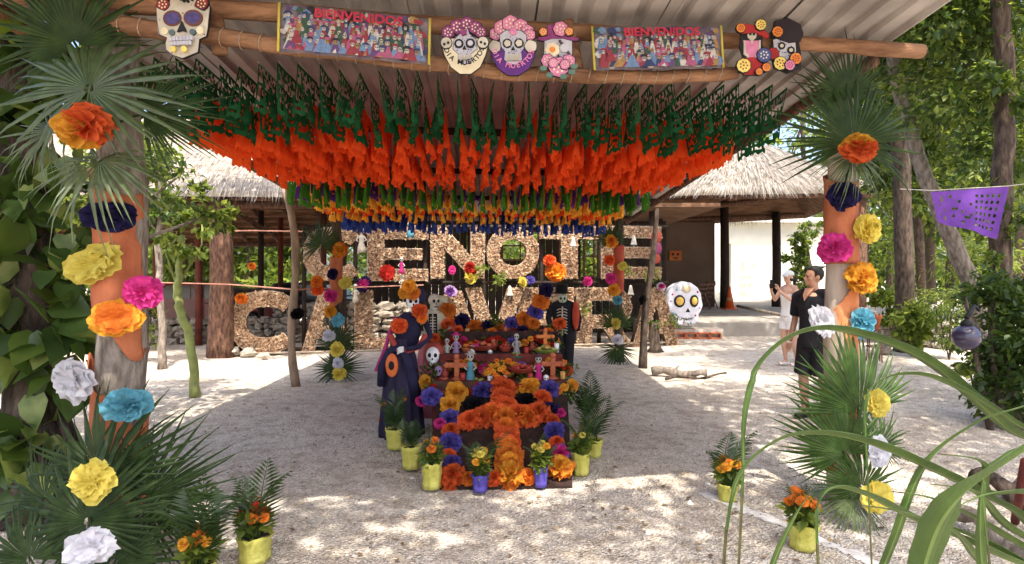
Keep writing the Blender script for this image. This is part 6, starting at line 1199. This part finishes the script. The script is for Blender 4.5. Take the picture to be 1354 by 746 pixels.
# black-hat gentleman
_, D = cutout('gentleman_cutout', 'skull gentleman cut-out with a black top hat and bright rosettes', 1036, 64, 4.1, 1)
D('backing', [(-18, 0), (-14, -26), (4, -34), (22, -28), (22, -8), (18, 14), (-14, 14)], Mi); D('face', [(-15, 10), (-14, -2), (-4, -16), (8, -16), (15, -6), (14, 8), (0, 14)], M_gry); D('hat', [(-16, 14), (-12, 34), (4, 38), (20, 30), (24, 18), (20, 8), (6, 6), (-6, 10)], mat('cut_black', (.03, .02, .025), (.02, .015, .02)))
for x, z in ((-4, 2), (8, -4)): D('eye_ring', circ(x, z, 5, 12), Mi); D('eye', circ(x, z, 2.5, 10), Mb)
for x, z, r_, m in ((-10, 20, 6.5, M_orr), (-16, -9, 7, M_rr), (-7, -22, 8, M_yl), (13, -16, 7, M_orr), (5, -25, 6, M_prose)): D('rosette', circ(x, z, r_, 18, 1, .08), m)
b = MB(); b.box((0, 0, 0), (.2, .03, .16)); b.ball((-.04, -.02, .02), .02, 8, 6, 1); b.ball((.04, -.02, .02), .02, 8, 6, 1); b.box((0, -.018, -.04), (.08, .01, .02), None, 1)
b.obj('skull_plaque', [mat('plaque_orange', (.5, .16, .04), (.4, .1, .03)), M_eye], None, False, P(893, 338, 21.85), label='small orange skull plaque on the dark brown wall', cat='plaque').scale = (2.2, 1.5, 2.2)
# ================================================================== PEOPLE
def remesh(b, name, m, parent, vox, it=6):
    o = b.obj(name, m, parent, True); r_ = o.modifiers.new('rm', 'REMESH'); r_.mode = 'VOXEL'; r_.voxel_size = vox; r_.use_smooth_shade = True
    s = o.modifiers.new('sm', 'SMOOTH'); s.iterations = it; s.factor = .5; return o
def hand(b, w, d, side, curl=.6, up=Vector((0, -1, 0))):
    """w wrist, d direction of the fingers, up = palm normal"""
    w = Vector(w); d = Vector(d).normalized(); n = (up - d * up.dot(d)).normalized(); s = d.cross(n) * side
    b.ball(w + d * .045, (.03, .03, .03), 8, 6)
    for k, L_ in enumerate((.07, .08, .075, .06)):
        o = w + d * .075 + s * (-.027 + .018 * k); b.tube([w + d * .02 + s * (-.018 + .012 * k), o, o + d * L_ * .5 + n * L_ * .12 * curl, o + d * L_ * .85 + n * L_ * .55 * curl], [.012, .0095, .0085, .0065], 6)
    t = w + d * .02 - s * .025; b.tube([t, t + d * .03 - s * .022, t + d * .065 - s * .024 + n * .02], [.013, .0105, .0085], 6)
def body(root, skin, arms, legs, head_yaw, fem=False, s=1.0):
    b = MB(); sw = .165 if fem else .19
    b.tube([(0, 0, .86), (0, 0, .98), (0, .005, 1.1), (0, 0, 1.25), (0, .005, 1.38), (0, .01, 1.44)], [.125, .135, .12, .135, .14, .09], 14, sx=1.0)
    b.ball((0, 0, .9), (.155, .11, .11)); b.ball((0, 0, 1.33), (sw * .86, .1, .13))
    b.tube([(0, .01, 1.4), (0, .0, 1.48), (0, -.012, 1.56)], [.062, .054, .054], 10)
    for q in (-1, 1): b.tube([(0, .01, 1.44), (q * sw * .6, .01, 1.435), (q * sw, .01, 1.405)], [.06, .055, .055], 8)
    for pts in legs:
        hp_, kn, an = [Vector(p) for p in pts]; b.tube([hp_, hp_.lerp(kn, .5), kn, kn.lerp(an, .3), kn.lerp(an, .7), an], [.09, .08, .055, .057, .043, .036], 12)
        b.tube([an + Vector((0, .035, -.045)), an + Vector((0, -.03, -.035)), an + Vector((0, -.12, -.055)), an + Vector((.0, -.17, -.062))], [.032, .038, .034, .022], 8)
    for q, (sh, el, wr, hd) in zip((-1, 1), arms):
        sh, el, wr = Vector(sh), Vector(el), Vector(wr); b.tube([sh, sh.lerp(el, .5), el, el.lerp(wr, .3), wr], [.055, .046, .037, .037, .026], 10); hand(b, wr, hd, q)
    Mh = Matrix.Translation((0, -.012, 1.55)) @ Matrix.Rotation(head_yaw, 4, 'Z'); h = MB()
    h.ball((0, .012, .095), (.074, .093, .098), 16, 12); h.ball((0, -.03, .035), (.056, .058, .062), 12, 9); h.ball((0, -.06, .0), (.03, .026, .022), 8, 6)
    h.tube([(0, -.08, .085), (0, -.103, .052), (0, -.092, .042)], [.009, .013, .012], 6)
    h.ball((0, -.079, .097), (.045, .012, .008), 8, 5); h.ball((0, -.088, .018), (.022, .008, .006), 8, 5); h.ball((0, -.086, .007), (.018, .009, .006), 8, 5)
    for q in (-1, 1): h.ball((q * .076, .02, .07), (.01, .02, .032), 8, 6); h.ball((q * .045, -.055, .05), (.02, .02, .02), 8, 6)
    h.xform(Mh); b.add(h.v, h.f); remesh(b, 'body', skin, root, .0085, 5)
    e = MB(); [e.ball((q * .03, -.079, .077), (.012, .006, .006), 8, 6) for q in (-1, 1)]; e.xform(Mh); e.obj('eye', M_eye, root, True)
    return Mh
mg = G(1076, 554); MAN = empty('person', mg, 'man in black V-neck T-shirt and dark shorts looking aside by the right post', 'person', rot=(0, 0, R(-60)))
legs = [((-.095, 0, .9), (-.11, -.03, .49), (-.12, .02, .085)), ((.095, 0, .9), (.12, -.01, .49), (.13, .05, .085))]
arms = [((-.2, .01, 1.4), (-.265, .04, 1.12), (-.27, -.05, .87), (0.05, -.25, -1)), ((.2, .01, 1.4), (.265, .04, 1.12), (.26, -.06, .88), (-.05, -.25, -1))]
Mh = body(MAN, M_skin, arms, legs, R(-30))
b = MB(); b.tube([(0, 0, .82), (0, 0, .95), (0, 0, 1.1), (0, 0, 1.28), (0, .008, 1.4)], [.165, .16, .15, .165, .14], 16); b.ball((0, 0, 1.3), (.2, .13, .15))
for q in (-1, 1): b.tube([(0, .01, 1.42), (q * .13, .01, 1.43), (q * .2, .01, 1.4), (q * .235, .025, 1.27), (q * .255, .035, 1.17)], [.07, .068, .075, .07, .068], 12)
remesh(b, 'tshirt', M_blackc, MAN, .013, 5)
b = MB(); b.add([(-.055, -.075, 1.5), (.055, -.075, 1.5), (.034, -.148, 1.42), (0, -.175, 1.35), (-.034, -.148, 1.42), (-.06, -.03, 1.5), (.06, -.03, 1.5)], [(0, 4, 3, 2, 1), (5, 0, 1, 6)]); b.obj('neck_opening', M_skin, MAN)
b = MB(); b.ball((0, 0, .88), (.185, .14, .13))
for q in (-1, 1): b.tube([(q * .08, 0, .9), (q * .1, -.01, .7), (q * .12, -.02, .5)], [.11, .105, .105], 12)
remesh(b, 'shorts', mat('shorts_print', (.022, .02, .022), (.012, .011, .013), 9, .85, .2, 30), MAN, .013, 4)
b = MB(); b.ball((0, .022, .112), (.082, .1, .098), 16, 12); h = [v for v in b.v]; b.v = [(x, y, z) if not (y < -.03 and z < .14) else (x, y + .05, max(z, .14)) for x, y, z in h]; b.v = [(x, y, max(z, .03)) for x, y, z in b.v]; b.xform(Mh); b.obj('hair', M_hair, MAN, True)
for q, a in ((-1, legs[0][2]), (1, legs[1][2])): b = MB(); b.tube([Vector(a) + Vector((0, .06, -.06)), Vector(a) + Vector((0, -.05, -.055)), Vector(a) + Vector((0, -.17, -.062))], [.042, .048, .036], 10); remesh(b, 'shoe', M_black, MAN, .011, 3)
wg = G(1043, 483); WO = empty('person', wg, 'woman in white cap and white clothes raising a phone near the hut', 'person', rot=(0, 0, R(-70)))
legs = [((-.085, 0, .85), (-.09, -.03, .47), (-.09, .02, .085)), ((.085, 0, .85), (.1, .03, .47), (.1, .1, .085))]
arms = [((-.17, .01, 1.4), (-.2, -.14, 1.2), (-.09, -.33, 1.38), (.15, -.3, 1)), ((.17, .01, 1.4), (.21, -.13, 1.2), (.1, -.33, 1.38), (-.15, -.3, 1))]
Mh = body(WO, M_skinl, arms, legs, 0, True)
M_whc = mat('white_cotton', (.8, .79, .76), (.72, .7, .67), 8, .9, .2, 40)
b = MB(); b.tube([(0, 0, .9), (0, 0, 1.08), (0, 0, 1.25), (0, .005, 1.39)], [.15, .125, .145, .11], 14); b.ball((0, -.02, 1.27), (.155, .12, .11)); remesh(b, 'top', M_whc, WO, .013, 4)
b = MB(); b.ball((0, 0, .88), (.175, .13, .12)); [b.tube([(q * .08, 0, .88), (q * .09, -.01, .66)], [.105, .105], 12) for q in (-1, 1)]; remesh(b, 'shorts', M_whc, WO, .013, 4)
b = MB(); b.ball((0, .015, .125), (.085, .1, .08), 14, 8); b.v = [(x, y, max(z, .105)) for x, y, z in b.v]; b.tube([(0, -.06, .11), (0, -.12, .105), (0, -.165, .098)], [.06, .055, .03], 10, sx=1.0); b.v = [(x, y, z if y > -.08 else .105 + (z - .105) * .15) for x, y, z in b.v]; b.xform(Mh); b.obj('cap', M_whc, WO, True)
b = MB(); b.ball((0, .03, .07), (.08, .085, .09), 12, 8); b.tube([(0, .1, .08), (0, .15, .02), (0, .13, -.12)], [.03, .035, .012], 8); b.xform(Mh); b.obj('hair', M_hair, WO, True)
for l in legs: b = MB(); b.tube([Vector(l[2]) + Vector((0, .06, -.06)), Vector(l[2]) + Vector((0, -.05, -.055)), Vector(l[2]) + Vector((0, -.16, -.06))], [.038, .042, .032], 10); remesh(b, 'shoe', M_whc, WO, .011, 3)
ph = wg + Matrix.Rotation(R(-70), 3, 'Z') @ Vector((0, -.4, 1.5)); b = MB(); b.box((0, 0, 0), (.08, .01, .16)); b.box((0, .006, 0), (.072, .002, .148), None, 1); o = b.obj('phone', [M_black, mat('phone_glass', (.1, .12, .15), (.08, .1, .12), 5, .1)], None, False, ph, rot=(0, 0, R(-70)), label='phone held up by the woman in white', cat='phone')

# ================================================================== CARS UNDER THE LEFT HUT
def car(loc, rz_, m, label, L_=4.3, pickup=False):
    root = empty('parked_car', loc, label, 'car', 'cars parked under the left hut', rot=(0, 0, rz_)); h = 1.5
    side = [(-2.1, .35), (-2.15, .7), (-2.0, .95), (-1.55, 1.0), (-.95, 1.45), (.5, 1.48), (1.15, 1.0), (1.95, .88), (2.15, .65), (2.12, .35), (1.75, .33), (1.65, .55), (1.35, .68), (1.05, .55), (.95, .33), (-.95, .33), (-1.05, .55), (-1.35, .68), (-1.65, .55), (-1.75, .33)]
    b = MB(); b.prism(side, -.82, .82); o = b.obj('body', m, root); md = o.modifiers.new('bv', 'BEVEL'); md.width = .06; md.segments = 3; md.limit_method = 'ANGLE'
    gl = mat('car_glass', (.02, .025, .028), (.015, .02, .02), 3, .08, spec=.6)
    for y in (-.832, .832):
        for poly in ([(-1.35, 1.02), (-.9, 1.37), (-.28, 1.39), (-.28, 1.02)], [(-.2, 1.02), (-.2, 1.39), (.42, 1.4), (.95, 1.02)]): b = MB(); b.prism(poly, y - .006, y + .006); b.obj('window', gl, root)
        b = MB(); b.box((.2, y * 1.005, .88), (.16, .02, .025)); b.box((-.7, y * 1.005, .88), (.16, .02, .025)); b.obj('handle', M_black, root)
    b = MB(); b.add([(.56, -.68, 1.46), (.56, .68, 1.46), (1.16, .74, 1.03), (1.16, -.74, 1.03)], [(0, 1, 2, 3)]); b.obj('windscreen', gl, root)
    for x in (-1.35, 1.35):
        for y in (-.78, .78):
            w_ = MB(); w_.tube([(x, y - .1, .31), (x, y + .1, .31)], .31, 20); o = w_.obj('wheel', M_black, root, False); r_ = MB(); r_.tube([(x, y - .112 if y < 0 else y + .102, .31), (x, y - .102 if y < 0 else y + .112, .31)], .18, 14); r_.obj('rim', mat('alloy', (.5, .5, .5), (.4, .4, .4), 4, .35, metal=.8), o)
    for y in (-.6, .6): b = MB(); b.ball((2.1, y, .72), (.06, .16, .08), 10, 6); b.obj('headlight', M_white, root, True)
car((-9.0, 18.2, 0), R(4), mat('car_red', (.17, .025, .018), (.14, .02, .015), 3, .35, coat=.5), 'dark red car parked under the left hut behind the saplings')
car((-6.6, 20.2, 0), R(-8), mat('car_dark', (.02, .022, .025), (.015, .016, .02), 3, .35, coat=.5), 'dark car parked under the left hut behind the big lower C')
# ================================================================== THINGS BY THE HUT
p = P(961, 405, 21); z = TZ(21); root = empty('traffic_cone', (p.x + .1, 21, z), 'orange traffic cone beside the hut post', 'traffic cone'); M_cone = mat('cone_orange', (.7, .12, .02), (.6, .09, .015), 4, .5)
b = MB(); b.box((0, 0, .02), (.42, .42, .04)); b.obj('base', M_cone, root); b = MB(); b.lathe([(.16, .04), (.03, .78), (.02, .79)], 18); b.obj('cone', M_cone, root, True); b = MB(); b.lathe([(.125, .28), (.098, .42)], 18); b.obj('band', mat('cone_dirty', (.6, .25, .12), (.5, .2, .1)), root, True)
root = empty('step_ladder', (10.35, 25.9, TZ(25.9)), 'pale step ladder leaning before the white wall', 'ladder')
for x in (-.28, .28): b = MB(); b.tube([(x * 1.1, 0, 0), (x * .75, .35, 2.1)], .028, 6); b.obj('rail', M_plaster, root); b = MB(); b.tube([(x * 1.1, .95, 0), (x * .75, .4, 2.05)], .022, 6); b.obj('rear_rail', M_plaster, root)
for k in range(7): t = (k + .7) / 7.6; b = MB(); b.box((0, .35 * t, 2.1 * t), (.6 - .19 * t, .09, .03)); b.obj('rung', M_plaster, root)
for k, (x, y) in enumerate(((6.55, 21.0), (6.95, 21.4))):
    root = empty('folding_chair', (x, y, TZ(y)), ['wooden folding chair leaning in the hut, nearer the skull', 'wooden folding chair leaning in the hut, nearer the post'][k], 'chair', 'folded wooden chairs in the hut', rot=(0, 0, .5))
    for q in (-.2, .2): b = MB(); b.tube([(q, .1, 0), (q, -.12, .95)], .022, 6); b.obj('leg', M_barkr, root); b = MB(); b.tube([(q * .9, -.25, 0), (q * .9, .1, .75)], .022, 6); b.obj('rear_leg', M_barkr, root)
    for j in range(4): b = MB(); b.box((0, .02 - .05 * j, .4 + .15 * j), (.42, .02, .07)); b.obj('slat', M_barkr, root)
b = MB(); b.tube([P(975, 404, 19.5), P(1045, 418, 17.2)], .05, 8); b.obj('plank_pole', M_barkg, None, True, label='grey pole lying across the raised floor', cat='pole').location.z = -.02
# clay pot on a stand behind the right post
g_ = G(1156, 478); root = empty('pot_stand', g_, 'dark metal stand with a round stone under it behind the right post', 'stand')
for k in range(4): a = k * 1.57 + .4; b = MB(); b.tube([(.16 * math.cos(a), .16 * math.sin(a), 0), (.12 * math.cos(a), .12 * math.sin(a), .62)], .014, 6); b.obj('leg', M_barkr, root)
for z in (.3, .61): b = MB(); b.tube([(.135 * math.cos(t * .4), .135 * math.sin(t * .4), z) for t in range(17)], .012, 6); b.obj('ring', M_barkr, root)
root = empty('clay_pot', g_ + Vector((0, 0, .62)), 'terracotta pot standing on the metal stand', 'pot'); b = MB(); b.lathe([(.075, 0), (.12, .22), (.135, .23), (.135, .28), (.11, .28), (.1, .2), (.001, .2)], 18); b.obj('pot', M_clay, root, True)
link('rock', SM[2], None, G(1168, 468) + Vector((0, 0, .1)), (0, 0, 1), (.42, .35, .3), 'brown rounded stone beside the pot stand', 'rock', 'rocks by the letters')
# globe lamp
gp = P(1278, 446, 5.9); root = empty('globe_lamp', gp, 'dark glass globe lamp hanging in the bush', 'lamp'); b = MB(); b.ball((0, 0, 0), .125, 20, 14); b.obj('globe', mat('dark_glass', (.05, .04, .08), (.03, .025, .05), 4, .12, spec=.7), root, True)
b = MB(); b.lathe([(.05, .11), (.055, .13), (.03, .16), (.015, .18)], 16); b.obj('cap', M_black, root, True); b = MB(); b.tube([(0, 0, .19), (.15, .1, .3), (.35, .3, .25)], .02, 6); b.obj('bracket', M_black, root, True)
# purple paper flag between the right trees
pf = empty('purple_paper_flag', P(1232, 252, 6.2), 'large purple cut-paper flag hung between the right trees', 'bunting')
b = MB(); c4 = [P(1231, 254, 6.2), P(1334, 247, 6.0), P(1320, 316, 6.05), P(1240, 293, 6.2)]; nx_, nz_ = 26, 15; vid = {}; rs = random.Random(4)
def pq(i, j):
    if (i, j) not in vid:
        u, v = i / nx_, j / nz_; q = c4[0].lerp(c4[1], u).lerp(c4[3].lerp(c4[2], u), v) - pf.location; q.y += .04 * math.sin(u * 9) * v; vid[(i, j)] = len(b.v); b.v.append(tuple(q))
    return vid[(i, j)]
for j in range(nz_):
    for i in range(nx_):
        if 15 <= i <= 23 and 2 <= j <= 12 and i % 2 == 1 and j % 2 == 0: continue
        if 2 <= i < 14 and 2 <= j <= 12 and rs.random() < .12: continue
        b.f.append((pq(i, j), pq(i + 1, j), pq(i + 1, j + 1), pq(i, j + 1))); b.m.append(0)
b.obj('paper', mat('violet_paper', (.24, .09, .48), (.17, .06, .36), 6, .85, .1, 60, trans=.35), pf); b = MB(); b.tube([P(1190, 250, 6.3) - pf.location, Vector((0, 0, 0)), P(1334, 246, 6.0) - pf.location, P(1380, 240, 5.9) - pf.location], .004, 4); b.obj('cord', M_string, pf)
# logs at lower right, red pole, cut stump and driftwood
def fallen(label, a, c, r_, name='fallen_log', m=M_barkg, bend=.05):
    a, c = Vector(a), Vector(c); root = empty(name, a, label, 'log'); L_ = c - a; b = MB(); n = 9
    b.tube([L_ * (i / n) + Vector((0, 0, r_ * .9 + bend * math.sin(i * .9))) for i in range(n + 1)], [r_ * (1 + .18 * math.sin(i * 2.3)) * (1 - .25 * i / n) for i in range(n + 1)], 10, wob=.12); b.obj('trunk', m, root, True)
    b = MB(); b.tube([L_ * .4 + Vector((0, 0, r_)), L_ * .4 + Vector((.1, .05, r_ * 2.4))], [r_ * .35, r_ * .15], 6); b.obj('branch_stub', m, root, True)
fallen('grey weathered log lying in the lower right corner', G(1268, 690), G(1400, 760), .05); fallen('second weathered log at the right edge behind the grass blades', G(1290, 640), G(1420, 700), .06, m=M_bark); fallen('dry driftwood root lying on the sand right of the shed', G(862, 496), G(935, 500), .07, 'driftwood', M_barkg, .03)
fallen('thin dead branch on the sand before the skull', G(880, 503), G(960, 497), .022, 'dead_branch', M_bark, .03)
b = MB(); b.tube([G(1342, 690), P(1356, 610, 3.5)], .025, 8); b.obj('red_stake', mat('stake_red', (.16, .03, .022), (.09, .02, .015)), None, True, label='red stake standing at the right edge behind the grass blades', cat='stake')
g_ = G(866, 465); root = empty('tree_stump', g_, 'small mossy stump before the last lower A', 'stump'); b = MB(); b.tube([(0, 0, -.02), (0, 0, .1), (-.02, 0, .5), (-.03, 0, .62)], [.2, .12, .1, .09], 10, wob=.15); b.obj('trunk', M_bark, root, True); link('moss', leafcloud('moss', [((0, 0, .6), (.16, .12, .1))], 120, .07, [M_leafA, M_leafB], 'leaf', 0, 171, sub=6), root)
# ================================================================== FOREGROUND GRASS BLADES
gr = empty('strap_leaf_plant', (1.5, 1.35, 0), 'long arching strap leaves close in front of the camera', 'plant'); GO = Vector((1.5, 1.35, 0))
M_rib = mat('strap_midrib', (.17, .24, .07), (.12, .18, .045), 9, .5, 0, trans=.2, tcol=(.25, .35, .06)); M_strap2 = mat('strap_inner', (.095, .155, .034), (.055, .1, .02), 9, .5, .2, 70, trans=.25, tcol=(.18, .28, .035), detail=8); M_tip = mat('strap_tip', (.1, .1, .035), (.055, .05, .02), 20, .7)
def blade(pts, wid, dep, taper=.35):
    """pts: control pixels from root to tip, dep: depth per point"""
    cp = [P(x, y, d) for (x, y), d in zip(pts, dep)]; cp = [cp[0]] + cp + [cp[-1]]; sm = []
    for i in range(1, len(cp) - 2):
        for k in range(8):
            t = k / 8; a, b_, c, d = cp[i - 1], cp[i], cp[i + 1], cp[i + 2]
            sm.append(.5 * (2 * b_ + (c - a) * t + (2 * a - 5 * b_ + 4 * c - d) * t * t + (3 * b_ - a - 3 * c + d) * t ** 3))
    sm.append(cp[-2]); n = len(sm); vs = []; fs = []
    for i, p in enumerate(sm):
        t = i / (n - 1); d = (sm[min(i + 1, n - 1)] - sm[max(i - 1, 0)]).normalized(); view = (p - Vector((0, 0, CAMH))).normalized()
        flat = d.cross(Vector((.25, .5, .83))); flat = flat.normalized() if flat.length > .05 else Vector((1, 0, 0))
        w_ = wid * (1 if t < .45 else max(.18, 1 - ((t - .45) / .5) ** 1.0 if t < .9 else .18)) * (.7 + .3 * min(1, t * 4)); nn = d.cross(flat).normalized()
        if nn.z < 0: nn = -nn
        wv = 1 + .05 * math.sin(i * 1.7 + wid * 900); vs += [p - flat * w_ * wv + nn * w_ * .38 - GO, p - flat * w_ * .45 + nn * w_ * .2 - GO, p - flat * w_ * .1 - GO, p + flat * w_ * .1 - GO, p + flat * w_ * .45 + nn * w_ * .2 - GO, p + flat * w_ / wv + nn * w_ * .38 - GO]
        if i: a = (i - 1) * 6; fs += [(a + q, a + q + 1, a + q + 7, a + q + 6) for q in range(5)]
    b = MB(); b.add(vs, fs); b.m = [(1 if k % 5 == 2 else 2 if k % 5 in (1, 3) else 0) if k // 5 < (n - 1) * .9 else 3 for k in range(len(fs))]; o = b.obj('leaf', [M_strap, M_rib, M_strap2, M_tip], gr, False); md = o.modifiers.new('s', 'SOLIDIFY'); md.thickness = .0012
RT = [(1500, 1000)]
blade(RT + [(1430, 650), (1330, 565), (1230, 480), (1130, 441), (1060, 440), (1005, 482), (985, 545), (982, 640), (976, 760)], .016, [1.7, 1.6, 1.5, 1.4, 1.35, 1.3, 1.28, 1.27, 1.27, 1.27])
blade(RT + [(1400, 690), (1300, 652), (1235, 622), (1160, 590), (1090, 574), (1030, 582), (980, 625), (962, 690), (956, 770)], .0175, [1.6, 1.5, 1.4, 1.35, 1.3, 1.25, 1.22, 1.2, 1.2, 1.2])
blade(RT + [(1430, 800), (1320, 735), (1215, 690), (1150, 657), (1105, 645), (1083, 665), (1080, 700), (1084, 780)], .015, [1.6, 1.5, 1.4, 1.35, 1.3, 1.28, 1.26, 1.25, 1.25])
blade([(1190, 900), (1225, 740), (1262, 665), (1330, 612), (1420, 560), (1520, 540)], .025, [1.1, 1.05, 1.0, 1.0, 1.0, 1.05])
blade(RT + [(1430, 640), (1340, 558), (1250, 505), (1195, 495), (1158, 508), (1144, 540), (1148, 640), (1154, 780)], .009, [1.6, 1.5, 1.45, 1.4, 1.38, 1.36, 1.35, 1.35, 1.35])
blade([(1100, 900), (1172, 740), (1220, 620), (1290, 560), (1360, 535), (1440, 500)], .010, [1.5, 1.4, 1.35, 1.35, 1.35, 1.35]); blade([(1000, 820), (1022, 746), (1050, 685), (1072, 650)], .006, [1.3, 1.28, 1.26, 1.26])
for k, (x, y) in enumerate([(1290, 640), (1240, 650), (1200, 668), (1300, 600), (1260, 690)]):
    blade([(1480 - k * 20, 900), (1400 - 10 * k, y + 110), (1330 - 8 * k, y + 55), (x, y + 12), (x - 60, y)], .013, [1.6, 1.5, 1.4, 1.3, 1.25])
blade([(1320, 900), (1300, 760), (1296, 680), (1302, 620)], .009, [1.3, 1.25, 1.22, 1.2]); blade([(1420, 640), (1354, 648), (1300, 655), (1262, 672)], .007, [1.2, 1.18, 1.15, 1.12])
blade([(1450, 700), (1370, 600), (1320, 612), (1300, 640), (1310, 760)], .012, [1.5, 1.4, 1.35, 1.3, 1.3])
